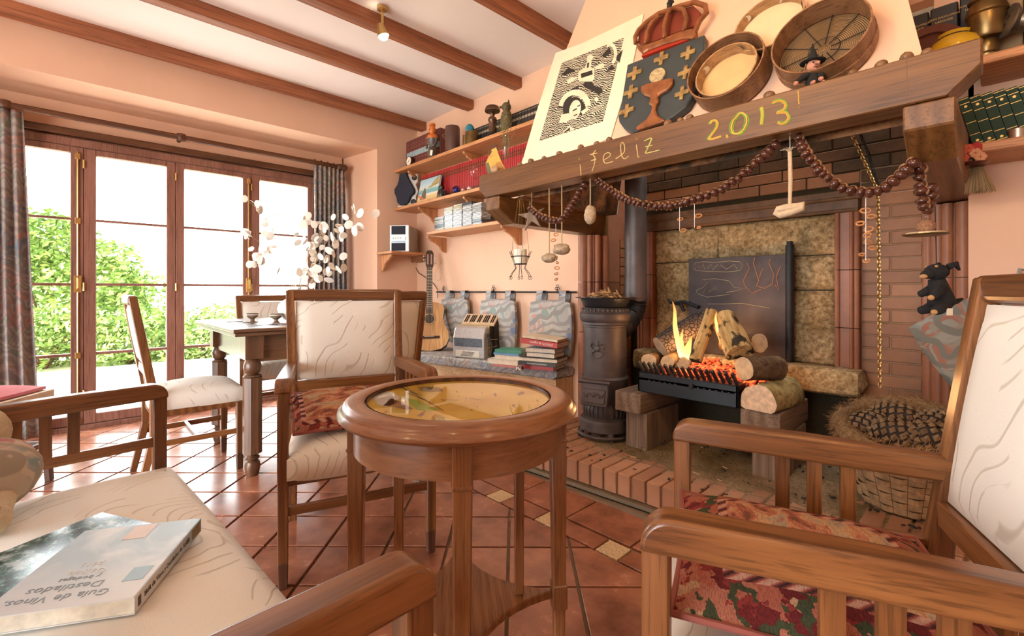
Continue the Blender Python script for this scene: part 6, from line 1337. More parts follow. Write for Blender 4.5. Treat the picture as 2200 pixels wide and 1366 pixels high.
# ---- timber blocks carrying the fire basket
def block(name, label, parts, org):
    b = thing(name, label, 'timber block', org)
    for nm, a in parts:
        m = MB(); m.bb(*a); m.v = [v - Vector(org) for v in m.v]; m.build(nm, M_block['y'] if nm == 'cap' else M_block['z'], b, bevel=0.006, seg=2)
    return b
block('timber_support', 'weathered timber block with a short cap under the left of the fire basket', [('post', (-1.43, -1.30, 2.255, 2.62, HZ, 0.325)), ('cap', (-1.475, -1.315, 2.215, 2.66, 0.326, 0.436))], (-1.38, 2.4, HZ))
block('timber_support', 'weathered timber block with end-grain crack under the split log', [('post', (-0.795, -0.66, 2.335, 2.70, HZ, 0.325)), ('cap', (-0.835, -0.665, 2.30, 2.76, 0.326, 0.438))], (-0.73, 2.5, HZ))
# ---- fire basket
fbk = thing('fire_basket', 'black iron fire basket with a row of upright teeth', 'fire basket', (-1.03, 2.3, 0.437)); fo = Vector((-1.03, 2.3, 0.437))
m = MB(); m.bb(-1.37, -0.835, 2.28, 2.295, 0.4375, 0.545); m.bb(-1.37, -1.355, 2.28, 2.72, 0.4375, 0.545); m.bb(-0.85, -0.835, 2.28, 2.72, 0.4375, 0.545); m.bb(-1.37, -0.835, 2.28, 2.72, 0.50, 0.52); m.bb(-1.37, -0.835, 2.705, 2.72, 0.4375, 0.56); m.v = [v - fo for v in m.v]; tb = m.build('tray', flat('blued_iron', (0.022, 0.03, 0.036), 0.35, 0.4), fbk, bevel=0.004)
m = MB()
for k in range(16):
    x = -1.30 + 0.03 * k
    if 5 < k < 9: continue
    m.M = Matrix.Translation(Vector((x, 2.2797, 0.505)) - fo) @ Matrix.Rotation(pi / 2, 4, 'X'); m.lathe([(0.0055, 0.0), (0, 0.0006)], 10, cap=False)
m.build('air_holes', M_black, tb, kind='stuff'); m = MB(); m.M = Matrix.Translation(Vector((-1.06, 2.28, 0.51)) - fo) @ Matrix.Rotation(pi / 2, 4, 'X'); m.lathe([(0.012, 0), (0.012, 0.012), (0.008, 0.016), (0, 0.016)], 14); m.build('knob', M_iron, tb, smooth=True)
for k in range(17):
    x = -1.345 + 0.0312 * k; m = MB(); a = Vector((x, 2.30, 0.545)) - fo; b = Vector((x - 0.012, 2.262, 0.605)) - fo; m.bar(a, b, 0.013, 0.02, (0, 1, 0)); m.build('tooth', M_iron, fbk, bevel=0.003)
# ---- logs
def barkmat(name, a, b, c):
    t_ = NT(name); v_ = t_.coord(); n1 = t_.noise(t_.coord((1, 1, 1)), 28, 5, 0.7); n2 = t_.noise(v_, 7, 4, 0.6)
    t_.col(t_.mix(t_.ramp(n1, [(0.35, a), (0.55, b), (0.75, c)]), (0.012, 0.010, 0.009), t_.ramp(n2, [(0.5, 0.0), (0.62, 0.85)]))).bump(n1, 0.8, 0.012); return t_.done(0.9, 0, 0.2)
M_bark = barkmat('log_bark', (0.05, 0.03, 0.018), (0.16, 0.10, 0.055), (0.30, 0.21, 0.11)); M_lichen = barkmat('lichen_bark', (0.20, 0.15, 0.06), (0.42, 0.34, 0.15), (0.55, 0.47, 0.26))
M_split = wood('split_wood', (0.58, 0.36, 0.17), (0.36, 0.19, 0.08), 'z', 0.8, 2.0); M_end = flat('sawn_end', (0.56, 0.40, 0.24), 0.85, var=0.25, scale=25)
def charmat():
    t_ = NT('charred_ember_bark'); n1 = t_.n('ShaderNodeTexVoronoi', feature='DISTANCE_TO_EDGE'); n1.inputs['Scale'].default_value = 46; t_.l(t_.coord(), n1.inputs['Vector'])
    ln = t_.ramp(n1.outputs['Distance'], [(0.0, 0.0), (0.10, 1.0)]); t_.col(t_.mix((0.010, 0.008, 0.008), (0.085, 0.065, 0.055), ln)).bump(ln, 0.8, 0.01); return t_.done(0.9, 0, 0.2)
M_char = charmat()
def scorched():
    t_ = NT('scorched_split_wood'); v_ = t_.coord((14, 14, 2.2)); n1 = t_.noise(v_, 3.5, 4, 0.6); n2 = t_.noise(t_.coord((1, 1, 0.7)), 16, 4, 0.6)
    t_.col(t_.mix(t_.ramp(n1, [(0.35, (0.34, 0.19, 0.06)), (0.65, (0.62, 0.42, 0.18))]), (0.014, 0.011, 0.010), t_.ramp(n2, [(0.50, 0.0), (0.58, 0.95)]))).bump(n1, 0.5, 0.006); return t_.done(0.85, 0, 0.2)
M_scorch = scorched()
def log(label, p0, p1, r, mats=None, flatten=None, split=None, seed=0, group='logs on the fire'):
    p0, p1 = Vector(p0), Vector(p1); d = p1 - p0; L = d.length; t_ = thing('log', label, 'log', p0, group=group); q = d.to_track_quat('Z', 'Y').to_matrix().to_4x4(); t_.matrix_basis = Matrix.Translation(p0) @ q
    bark, end = mats or (M_bark, M_end); n = 16; k = 10
    def sec(a, z):
        rr_ = r * (1 + 0.12 * noise.noise((cos(a) * 1.3 + seed, sin(a) * 1.3, z * 6)) + 0.05 * noise.noise((cos(a) * 4, sin(a) * 4 + seed, z * 14)))
        x, y = rr_ * cos(a), rr_ * sin(a)
        if split is not None:
            for ang_, off in split:
                nx, ny = cos(ang_), sin(ang_); dd = x * nx + y * ny - off * r
                if dd > 0: x -= nx * dd; y -= ny * dd
        return x, y
    m = MB(); m.grid(lambda u_, v_: (*sec(2 * pi * u_, v_ * L), v_ * L), n, k, True); m.build('bark', bark if split is None else M_split if mats is None else bark, t_, smooth=True, ang=45)
    for z, fl_i in ((0, 1), (L, 0)):
        m = MB(); vs = [(*sec(2 * pi * j / n, z), z) for j in range(n)]; m.add(vs, [tuple(range(n))[::-1] if fl_i else tuple(range(n))]); m.build('cut_end', end, t_)
    return t_
A_ = lambda px, py, Y: at(px, py, Y=Y)
log('charred log sloping up from the left of the fire basket', A_(1418, 745, 2.42), A_(1520, 682, 2.66), 0.062, (M_char, M_end), seed=1)
log('pale split log standing upright in the middle of the fire', A_(1492, 776, 2.32), A_(1529, 668, 2.46), 0.037, (M_scorch, M_char), None, [(R(-90), 0.5), (R(20), 0.6)], 2)
log('thick split log with scorched side leaning right of the upright one', A_(1590, 762, 2.36), A_(1556, 686, 2.50), 0.066, (M_scorch, M_scorch), None, [(R(-100), 0.45)], 3)
log('short dark log lying at the back right with a pale sawn end', A_(1560, 738, 2.64), A_(1632, 737, 2.50), 0.048, None, seed=4)
log('mossy log lying low at the right of the fire basket', A_(1598, 792, 2.34), A_(1672, 790, 2.52), 0.058, (M_bark, M_end), seed=5)
log('small round log at the left end of the fire basket', A_(1394, 776, 2.335), A_(1420, 762, 2.6), 0.042, None, seed=6)
log('short log with pale end behind the teeth left of the embers', A_(1434, 778, 2.34), A_(1452, 765, 2.6), 0.036, None, seed=7)
log('small grey log with a fibrous end near the centre of the teeth', A_(1468, 782, 2.335), A_(1480, 772, 2.55), 0.030, (M_char, M_end), seed=8)
log('birch-like split log with yellowish bark on the right timber block', (-0.752, 2.29, 0.481), (-0.715, 2.60, 0.481), 0.082, (M_lichen, flat('fibrous_end', (0.68, 0.50, 0.34), 0.9, var=0.3, scale=40)), None, [(R(-90), 0.5)], 9)
# ---- embers and flames
em = thing('ember_bed', 'glowing red embers heaped under the logs', 'embers', (-1.05, 2.45, 0.522)); m = MB(); re_ = random.Random(12)
for k in range(90):
    x, y = re_.gauss(0, 0.13), re_.gauss(0, 0.07); x = max(-.27, min(.27, x)); y = max(-.13, min(.13, y)); s_ = re_.uniform(0.014, 0.032); m.ball((x, y, 0.012 + max(0, 0.085 - abs(x) * 0.3) * re_.random() + s_ * 0.3), (s_, s_ * 0.8, s_ * 0.7), 7, 5, lambda d: 1 + 0.3 * noise.noise(d * 3 + Vector((k, 0, 0))))
def embermat():
    t_ = NT('glowing_ember'); g = t_.n('ShaderNodeNewGeometry'); n1 = t_.noise(g.outputs['Position'], 32, 4, 0.65); t_.col((0.03, 0.02, 0.02))
    c = t_.ramp(n1, [(0.42, (0.0, 0.0, 0.0)), (0.5, (0.55, 0.04, 0.01)), (0.6, (1.0, 0.13, 0.03)), (0.72, (1.0, 0.42, 0.10))]); t_.l(c, t_.p.inputs['Emission Color']); t_.p.inputs['Emission Strength'].default_value = 1.6; return t_.done(0.9)
m.build('embers', embermat(), em, kind='stuff')
fm = thing('flames', 'yellow flames licking up at the left of the logs', 'flame', A_(1480, 770, 2.44))
def flamemat():
    t_ = NT('flame_glow'); e = t_.n('ShaderNodeEmission'); tr = t_.n('ShaderNodeBsdfTransparent'); mx = t_.n('ShaderNodeMixShader'); g = t_.n('ShaderNodeTexCoord'); sp_ = t_.n('ShaderNodeSeparateXYZ'); t_.l(g.outputs['Generated'], sp_.inputs[0])
    c = t_.ramp(sp_.outputs[2], [(0.0, (1.0, 0.75, 0.30)), (0.35, (1.0, 0.50, 0.12)), (1.0, (0.95, 0.32, 0.08))]); t_.l(c, e.inputs[0]); e.inputs[1].default_value = 2.2
    lw = t_.n('ShaderNodeLayerWeight'); lw.inputs[0].default_value = 0.4; fac = t_.ramp(lw.outputs['Facing'], [(0.0, 0.75), (0.55, 0.45), (0.95, 0.0)]); fz = t_.ramp(sp_.outputs[2], [(0.5, 1.0), (1.0, 0.25)]); t_.l(t_.math('MULTIPLY', fac, fz), mx.inputs[0]); t_.l(tr.outputs[0], mx.inputs[1]); t_.l(e.outputs[0], mx.inputs[2]); t_.l(mx.outputs[0], t_.out.inputs['Surface']); return t_.m
M_flame = flamemat()
for pts, rs_ in (([(1462, 772), (1458, 735), (1448, 700), (1452, 668), (1444, 645)], [0.010, 0.017, 0.013, 0.009, 0.002]), ([(1478, 775), (1474, 755), (1482, 735), (1487, 720)], [0.02, 0.024, 0.012, 0.002]), ([(1470, 775), (1466, 750), (1462, 728), (1468, 705)], [0.014, 0.016, 0.009, 0.002]), ([(1545, 720), (1540, 700), (1536, 684), (1540, 668)], [0.007, 0.009, 0.006, 0.002]), ([(1500, 778), (1494, 762), (1498, 745)], [0.014, 0.014, 0.003])):
    m = MB(); m.tube([at(x, y, Y=2.40) - fm.location for x, y in pts], rs_, 12); m.build('flame', M_flame, fm, smooth=True, ang=180, sub=1)
l = bpy.data.lights.new('fire_glow', 'POINT'); l.energy = 9; l.color = (1, 0.5, 0.2); l.shadow_soft_size = 0.10; o = bpy.data.objects.new('fire_glow', l); link(o); o.location = at(1480, 745, Y=2.42)
# ---- iron fireback with chalk drawing
ib = thing('iron_fireback', 'dark iron fireback plate with chalk scribbles behind the fire', 'fireback', (-1.05, 2.85, 0.605)); io = Vector((-1.05, 2.85, 0.605))
m = MB(); m.bb(-1.352, -0.79, 2.86, 2.868, 0.605, 1.195); m.v = [v - io for v in m.v]; m.build('plate', flat('rusty_iron', (0.075, 0.06, 0.06), 0.6, 0.3, 0.4, 0.3, 8, 0.15), ib, bevel=0.002)
m = MB(); m.tube([(-0.776, 2.855, 0.607), (-0.776, 2.855, 1.245)], 0.021, 14); m.tube([(-0.776, 2.855, 1.235), (-0.776, 2.855, 1.265)], 0.015, 12); m.v = [v - io for v in m.v]; m.build('hinge_post', M_iron, ib, smooth=True)
m = MB(); m.tube([at(x, y, Y=2.83) - io for x, y in ((1436, 642), (1440, 650), (1452, 651), (1470, 648), (1485, 655), (1500, 660))], [0.009, 0.008, 0.011, 0.012, 0.010, 0.012], 8); m.tube([at(x, y, Y=2.83) - io for x, y in ((1462, 650), (1466, 662), (1470, 668))], 0.011, 8); m.build('latch', M_iron, ib, smooth=True)
D = lambda pts: [(1080 + a / 3.4145, 360 + b / 3.4145) for a, b in pts]
dr_ = [D([(1400, 720), (1410, 700), (1470, 690), (1560, 695), (1660, 685), (1740, 690), (1762, 720), (1740, 755), (1640, 765), (1500, 760), (1415, 755), (1400, 730)]), D([(1412, 745), (1415, 712), (1440, 740), (1442, 705)]), D([(1455, 740), (1470, 700), (1480, 745)]), D([(1500, 740), (1530, 705), (1540, 750), (1580, 710)]), D([(1600, 715), (1640, 745), (1700, 710), (1720, 745)]),
       D([(1425, 920), (1420, 900), (1470, 880), (1500, 840), (1470, 820), (1560, 815), (1660, 830), (1700, 880), (1780, 885), (1700, 905), (1640, 915)]), D([(1430, 925), (1500, 950), (1660, 930)]), D([(1470, 920), (1500, 870), (1510, 915), (1560, 880), (1570, 900)]), D([(1500, 1000), (1620, 1000), (1760, 995), (1960, 1030)])]
m = MB()
for s_ in dr_: m.tube([at(x, y, Y=2.858) - io for x, y in s_], 0.0016, 4)
m.build('chalk_drawing', flat('dusty_chalk', (0.42, 0.34, 0.20), 1.0), ib, kind='stuff')
m = MB()
for s_ in (D([(1780, 870), (1765, 830), (1810, 740), (1795, 700)]), D([(1860, 870), (1880, 830), (1840, 700), (1850, 660)]), D([(1880, 810), (1910, 740)]), D([(1870, 870), (1920, 885), (1980, 850), (1990, 780), (1955, 700), (1965, 670)]), D([(2000, 860), (2025, 900), (2010, 800), (2040, 720)]), D([(1780, 870), (1830, 920), (1900, 890)])):
    m.tube([at(x, y, Y=2.858) - io for x, y in s_], 0.0026, 4)
m.build('chalk_flames', flat('pink_chalk', (0.40, 0.19, 0.10), 1.0), ib, kind='stuff')
# ---- basket of pine cones
bsx, bsy = -0.25, 2.455
bk_ = thing('wicker_basket', 'round woven basket with a fluffy moss rim on the hearth', 'basket', (bsx, bsy, HT))
M_straw = flat('woven_straw', (0.36, 0.23, 0.12), 0.8, var=0.3, scale=30); rows = 9; st_n = 22
m = MB(); m.lathe([(0.0, 0.004), (0.138, 0.004), (0.212, 0.29), (0.207, 0.29), (0.132, 0.012), (0, 0.012)], 36, cap=False); m.v = [Vector((v.x, v.y, v.z * (1 + 0.055 * v.y / 0.215 / 0.31))) for v in m.v]; m.build('basket_wall', flat('dark_straw', (0.15, 0.09, 0.045), 0.9), bk_)
m = MB(); m.lathe([(0.19, 0.215), (0.0, 0.215)], 30, cap=False); m.build('moss_bed', flat('moss_bed', (0.16, 0.10, 0.05), 0.95, var=0.5, scale=50, bump=0.8), bk_)
m = MB()
for r_ in range(rows):
    z0 = 0.012 + r_ * 0.031; ph = r_ % 2
    for k in range(st_n):
        a0 = 2 * pi * (k + 0.02) / st_n; a1 = 2 * pi * (k + 0.98) / st_n; out = 0.009 if (k + ph) % 2 else 0.001; ra_ = 0.138 + 0.074 * (z0 / 0.29); vs = []
        for z in (z0, z0 + 0.0285):
            for j, oo in ((0, 0.0), (1, out), (2, out), (3, 0.0)):
                a = a0 + (a1 - a0) * j / 3; rr_ = ra_ + 0.0022 + oo + 0.074 * ((z - z0) / 0.29); vs.append((rr_ * cos(a), rr_ * sin(a), z))
        m.add(vs, [(j, j + 1, 5 + j, 4 + j) for j in range(3)])
m.v = [Vector((v.x, v.y, v.z * (1 + 0.055 * v.y / 0.215 / 0.31))) for v in m.v]; m.build('weave', M_straw, bk_, kind='stuff')
m = MB(); m.tube([(0.215 * cos(a), 0.215 * sin(a), 0.31) for a in [2 * pi * k / 36 for k in range(36)]], [0.030 + 0.006 * sin(5 * k) for k in range(36)], 10, closed=True); m.v = [Vector((v.x, v.y, v.z + 0.055 * v.y / 0.215)) for v in m.v]; m.build('moss_ring', flat('moss_core', (0.20, 0.12, 0.05), 0.95, var=0.4, scale=60, bump=0.8), bk_, smooth=True)
m = MB(); rm = random.Random(21)
for k in range(4200):
    a = rm.uniform(0, 2 * pi); b = rm.uniform(0, 2 * pi); rr_ = 0.217 + 0.032 * cos(b); c = Vector((rr_ * cos(a), rr_ * sin(a), 0.312 + 0.036 * sin(b))); d = Vector((-sin(a) + rm.gauss(0, .7), cos(a) + rm.gauss(0, .7), rm.gauss(0, .6))).normalized() * rm.uniform(0.012, 0.035); nrm = Vector((cos(b) * cos(a), cos(b) * sin(a), sin(b))); w_ = d.cross(nrm).normalized() * 0.0008; e = c + d + nrm * rm.uniform(-0.004, 0.012); mid = c + d * 0.5 + nrm * 0.006
    m.add([c - w_, c + w_, mid + w_, mid - w_, e + w_ * .5, e - w_ * .5], [(0, 1, 2, 3), (3, 2, 4, 5)])
m.v = [Vector((v.x, v.y, v.z + 0.055 * v.y / 0.215)) for v in m.v]; m.build('moss_strands', flat('moss_strand', (0.34, 0.19, 0.08), 0.9, var=0.3, scale=20), bk_, kind='stuff')
M_cone = flat('cone_core', (0.04, 0.022, 0.012), 0.8); M_scale = flat('cone_scale', (0.20, 0.12, 0.055), 0.7, var=0.4, scale=50)
def conemesh(par, closed=False):
    m = MB(); m.ball((0, 0, 0), (0.034, 0.034, 0.055), 12, 8); m.build('cone_core', M_cone, par, smooth=True)
    m = MB(); N = 108; gold = pi * (3 - sqrt(5))
    for k in range(N):
        z = -0.94 + 1.9 * k / N; r_ = sqrt(max(0.03, 1 - z * z)); a = k * gold; rad = 0.036 * r_ + 0.005; up = Vector((0, 0, 1)); out = Vector((cos(a) * r_, sin(a) * r_, z * 0.6)).normalized(); tn = Vector((-sin(a), cos(a), 0)); c = Vector((rad * cos(a), rad * sin(a), z * 0.056)); w_ = 0.0088 * (0.5 + 0.5 * r_); h_ = 0.0068; vz = tn.cross(out) * -1
        tip = c + out * (0.0065 if not closed else 0.003) - vz * 0.001
        m.add([c - tn * w_, c + vz * h_, c + tn * w_, c - vz * h_, tip], [(0, 1, 4), (1, 2, 4), (2, 3, 4), (3, 0, 4)])
    m.build('cone_scales', M_scale, par, kind='stuff')
cones = [((-0.03, 0.095, 0.325), (R(100), 0, R(60)), 1.0, 'upright-tilted pine cone at the back of the basket'), ((0.11, 0.075, 0.315), (R(85), 0, R(-50)), 1.0, 'pine cone lying at the right back of the basket'), ((0.10, -0.07, 0.285), (R(80), 0, R(-100)), 1.05, 'pale-tipped pine cone nearest the armchair'), ((-0.015, -0.065, 0.28), (R(95), 0, R(70)), 1.0, 'dark pine cone in the middle of the basket'), ((-0.13, -0.01, 0.285), (R(60), 0, R(120)), 0.95, 'closed brown pine cone at the left of the basket')]
for i, (p, rt_, s_, lab) in enumerate(cones):
    c = thing('pine_cone', lab, 'pine cone', Vector((bsx, bsy, HT)) + Vector(p), group='pine cones in the basket', rot=rt_); c.scale = (s_ * 1.85,) * 3; conemesh(c, i == 4)
# ================================================================ on the hood and hanging from the mantel
def ah(px, py, off=0.0):
    d = FW + RT * ((px - CX) / FPX) + UP * ((CY - py) / FPX); p0 = hood_bl + HN * off
    return CAM + d * ((p0 - CAM).dot(HN) / d.dot(HN))
HU = (hood_tl - hood_bl); HU = (HU - Vector((1, 0, 0)) * HU.x).normalized()
HM = Matrix((Vector((1, 0, 0)), HU, HN)).transposed().to_4x4()
def hthing(name, label, cat, px, py, off=0.002, group=None):
    t = thing(name, label, cat, group=group); M = HM.copy(); M.translation = ah(px, py, off); t.matrix_basis = M; t['_i'] = 0; del t['_i']; return t
def hl(t, px, py, off): return t.matrix_basis.inverted() @ ah(px, py, off)
def relief(t, pts, o0, o1, name, mat, par=None, bevel=0.0, C=None):
    q = [C(p) if C else p for p in pts]; n = len(q); v0 = [hl(t, x, y, o1) for x, y in q]; vs = [(p.x, p.y, o0 - t_off[t.name]) for p in v0] + [(p.x, p.y, o1 - t_off[t.name]) for p in v0]
    m = MB(); m.add(vs, [tuple(range(n)), tuple(range(n, 2 * n))[::-1]] + [(i, n + i, n + (i + 1) % n, (i + 1) % n) for i in range(n)]); ob = m.build(name, mat, par or t, bevel=bevel); bmf(ob); return ob
def bmf(ob):
    b = bmesh.new(); b.from_mesh(ob.data); bmesh.ops.recalc_face_normals(b, faces=b.faces); b.to_mesh(ob.data); b.free()
t_off = {}
C1 = lambda p: (1080 + p[0] / 3.2516, p[1] / 3.2516)
# ---- woodcut print
t = hthing('woodcut_print', 'large black and white woodcut print on cream paper leaning on the hood', 'print', 1250, 210, 0.004); t_off[t.name] = 0.004
relief(t, [(370, 370), (560, 300), (985, 95), (900, 480), (755, 960), (640, 1010), (130, 1150), (230, 800)], 0.003, 0.006, 'paper', flat('print_paper', (0.80, 0.72, 0.55), 0.85, var=0.03), C=C1)
def cutmat():
    t_ = NT('woodcut_ink'); w = t_.n('ShaderNodeTexWave', wave_type='BANDS', bands_direction='Y'); w.inputs['Scale'].default_value = 36; w.inputs['Distortion'].default_value = 12; w.inputs['Detail'].default_value = 2; w.inputs['Detail Scale'].default_value = 0.6; v_ = t_.coord((1, 1, 1), rot=(0, 0, 0.5)); t_.l(v_, w.inputs['Vector']); n2 = t_.noise(v_, 9, 2)
    k = t_.math('ADD', w.outputs['Fac'], t_.math('MULTIPLY', n2, 0.7)); t_.col(t_.ramp(k, [(0.98, (0.02, 0.018, 0.016)), (1.04, (0.74, 0.66, 0.50))], False)); return t_.done(0.8)
pr = relief(t, [(412, 440), (848, 262), (700, 848), (255, 985)], 0.0062, 0.0066, 'printed_image', cutmat(), C=C1)
ink = flat('black_ink', (0.02, 0.018, 0.016), 0.7); pap = flat('print_cream', (0.74, 0.66, 0.50), 0.85)
def shp(pts, mat, o=0.0068, nm='printed_shape'): return relief(t, pts, 0.0064, o, nm, mat, C=C1)
shp([(400, 535), (460, 470), (515, 495)], ink); shp([(722, 503), (760, 450), (785, 480)], ink); shp([(785, 400), (840, 345), (815, 440)], ink); shp([(690, 390), (745, 330), (760, 370), (715, 400)], ink)
cres = [(755 + 45 * cos(R(a)), 375 - 78 * sin(R(a))) for a in range(-70, 131, 20)] + [(748 + 30 * cos(R(a)), 378 - 58 * sin(R(a))) for a in range(130, -71, -20)]
shp(cres, pap)
shp([(590, 390), (615, 380), (635, 395), (620, 420), (615, 470), (640, 480), (640, 550), (620, 570), (540, 570), (525, 555), (530, 500), (575, 470), (590, 430)], pap); shp([(545, 515), (625, 490), (628, 520), (550, 545)], ink, 0.0071); shp([(590, 440), (605, 435), (600, 470), (588, 475)], ink, 0.0071)
shp([(640, 470), (690, 445), (712, 452), (700, 475), (650, 485)], pap); shp([(525, 540), (480, 540), (450, 560), (455, 585), (490, 570)], pap)
shp([(575, 570), (620, 565), (640, 600), (690, 610), (700, 640), (670, 665), (640, 640), (590, 620), (560, 600)], ink); shp([(535, 595), (520, 640), (470, 690), (430, 750), (390, 760), (385, 730), (430, 680), (480, 620)], ink)
arch = [(500 + 115 * cos(R(a)) + 12 * sin(R(a)), 760 - 135 * sin(R(a))) for a in range(10, 171, 16)] + [(500 + 82 * cos(R(a)), 762 - 98 * sin(R(a))) for a in range(170, 9, -16)]
shp(arch, pap, 0.0070); shp([(500 + 80 * cos(R(a)), 770 - 90 * sin(R(a))) for a in range(0, 181, 15)] + [(430, 830), (560, 800)], ink, 0.0070)
shp([(505 + 40 * cos(R(a)) + 10 * sin(R(a)), 765 - 68 * sin(R(a))) for a in range(0, 360, 20)], pap, 0.0075); shp([(488, 770), (515, 755), (520, 762), (492, 778)], ink, 0.0079); shp([(520, 740), (540, 730), (541, 737), (522, 747)], ink, 0.0079); shp([(495, 805), (520, 795), (522, 801), (497, 812)], ink, 0.0079)
shp([(545, 780), (590, 750), (600, 765), (560, 800)], pap, 0.0075); shp([(395, 855), (410, 800), (460, 790), (480, 830), (440, 855)], pap, 0.0075); shp([(415, 930), (465, 875), (500, 905)], pap, 0.0072); shp([(430, 925), (468, 888), (470, 910)], ink, 0.0077); shp([(445, 908), (425, 925)] + [(470, 900)], ink, 0.0077)
shp([(655 + 14 * cos(R(a)), 693 - 16 * sin(R(a))) for a in range(0, 360, 30)], pap, 0.0072)
# ---- carved coat of arms
t = hthing('coat_of_arms', 'carved shield with gilt crosses and chalice leaning on the hood', 'coat of arms', 1420, 190, 0.02); t_off[t.name] = 0.02
M_slate = flat('slate_paint', (0.038, 0.050, 0.056), 0.45, var=0.12); M_giltw = flat('worn_gilt', (0.34, 0.22, 0.085), 0.5, 0.35, 0.5, 0.5, 40, 0.3); M_red2 = flat('carved_red_wood', (0.24, 0.085, 0.03), 0.35, 0.15, 0.5, 0.35, 20)
relief(t, [(870, 450), (1410, 240), (1400, 400), (1375, 520), (1340, 640), (1280, 740), (1190, 810), (1080, 870), (905, 925), (845, 895), (812, 850), (805, 810), (830, 700), (850, 580)], 0.008, 0.045, 'shield_board', M_slate, C=C1, bevel=0.004)
for cx_, cy_ in ((918, 508), (892, 637), (863, 770), (1105, 403), (1292, 365), (1272, 500), (1250, 645)):
    a_, b_, k_ = 52, 46, 14; sl_ = -0.36
    def cc(x, y, cx_=cx_, cy_=cy_): return (cx_ + x * 0.98 + y * -0.12, cy_ + y + x * sl_)
    pts = [cc(-k_, -b_), cc(k_, -b_), cc(k_, -k_), cc(a_, -k_), cc(a_, k_), cc(k_, k_), cc(k_, b_), cc(-k_, b_), cc(-k_, k_), cc(-a_, k_), cc(-a_, -k_), cc(-k_, -k_)]
    relief(t, pts, 0.044, 0.054, 'gilt_cross', M_giltw, C=C1, bevel=0.002)
relief(t, [(1078 + 56 * cos(R(a)) + 8 * sin(R(a)), 522 - 50 * sin(R(a)) - 14 * cos(R(a))) for a in range(0, 360, 20)], 0.044, 0.054, 'gilt_host', flat('pale_gilt', (0.45, 0.36, 0.20), 0.6, 0.2, 0.5, 0.4, 60, 0.3), C=C1, bevel=0.002)
relief(t, [(960, 600), (1000, 580), (1100, 555), (1185, 535), (1182, 575), (1150, 620), (1085, 655), (1078, 680), (1088, 700), (1070, 720), (1060, 760), (1075, 800), (1130, 835), (1100, 850), (930, 905), (925, 885), (1000, 830), (1030, 780), (1040, 735), (1018, 725), (1015, 705), (1030, 690), (1022, 672), (985, 660), (962, 635)], 0.044, 0.066, 'chalice', M_red2, C=C1, bevel=0.008)
cr = bpy.data.objects.new('crown', None); link(cr, t)
relief(t, [(970, 395), (990, 330), (1080, 290), (1230, 235), (1310, 255), (1290, 280)], 0.02, 0.05, 'crown_lining', flat('crown_red', (0.35, 0.03, 0.015), 0.4), cr, C=C1)
relief(t, [(922, 290), (960, 320), (1100, 270), (1230, 215), (1330, 190), (1350, 215), (1330, 260), (1250, 265), (1130, 300), (1010, 345), (975, 370), (935, 330)], 0.03, 0.062, 'crown_band', M_red2, cr, C=C1, bevel=0.006)
def arcs(pts, r, nm, mat, o, balls=True):
    m = MB(); q = [hl(t, *C1(p), o) for p in pts]
    m.tube(q, r, 8)
    if balls:
        for a, b in zip(q[:-1], q[1:]):
            nn = max(1, int((b - a).length / 0.010))
            for k in range(nn): m.ball(a.lerp(b, k / nn) + Vector((0, 0, 0.004)), 0.0062, 8, 6)
    return m.build(nm, mat, cr, smooth=True)
arcs([(930, 300), (925, 260), (950, 210), (1010, 150), (1090, 95), (1180, 65)], 0.011, 'crown_arch', M_red2, 0.055); arcs([(1340, 230), (1370, 150), (1425, 90), (1415, 40), (1340, 15), (1250, 40), (1185, 62)], 0.011, 'crown_arch', M_red2, 0.055)
arcs([(1000, 300), (1010, 220), (1040, 160), (1090, 110)], 0.010, 'crown_arch', M_red2, 0.062); arcs([(1130, 260), (1130, 180), (1150, 100), (1170, 70)], 0.010, 'crown_arch', M_red2, 0.066); arcs([(1265, 210), (1285, 130), (1265, 70), (1215, 55)], 0.010, 'crown_arch', M_red2, 0.062)
relief(t, [(945, 300), (950, 230), (1060, 130), (1180, 80), (1330, 40), (1385, 90), (1340, 180), (1200, 230), (1000, 310)], 0.012, 0.032, 'crown_cap', flat('crown_cap_red', (0.20, 0.035, 0.018), 0.5), cr, C=C1)
m = MB(); p = hl(t, *C1((1165, 45)), 0.055); m.ball(p, 0.012, 10, 8); m.tube([p, p + Vector((0.0, 0.03, 0))], [0.010, 0.012], 8); m.tube([p + Vector((-0.014, 0.022, 0)), p + Vector((0.016, 0.018, 0))], 0.006, 6); m.build('crown_orb', M_iron, cr, smooth=True)
# ---- tambourines and sieves on the hood
M_rimw = wood('steamed_beech', (0.48, 0.29, 0.14), (0.34, 0.18, 0.08), 'x', 0.5); M_skin = flat('drum_skin', (0.62, 0.42, 0.20), 0.6, var=0.08); M_skin2 = flat('pale_skin', (0.74, 0.58, 0.36), 0.6, var=0.06); M_rimd = wood('sieve_rim', (0.30, 0.15, 0.07), (0.20, 0.09, 0.04), 'x', 0.5)
def ringmesh(r, th, z0, z1, n=56): m = MB(); m.lathe([(r, z0), (r, z1), (r - th, z1), (r - th, z0), (r, z0)], n, cap=False); return m
def jingle(par, r, a, z):
    m = MB(); c = Vector((r * cos(a), r * sin(a), z)); Mj = Matrix.Translation(c) @ Matrix.Rotation(a, 4, 'Z') @ Matrix.Rotation(pi / 2, 4, 'Y') @ Matrix.Rotation(0.3, 4, 'X')
    for dz in (-0.004, 0.004): m.M = Mj @ Matrix.Translation((0, 0, dz)); m.lathe([(0.017, 0), (0.013, 0.002), (0.006, 0.0035), (0, 0.004)], 16, cap=False); m.lathe([(0.017, -0.0003), (0.013, 0.0015), (0, 0.0035)], 16, cap=False)
    m.build('jingle', M_steel, par, smooth=True)
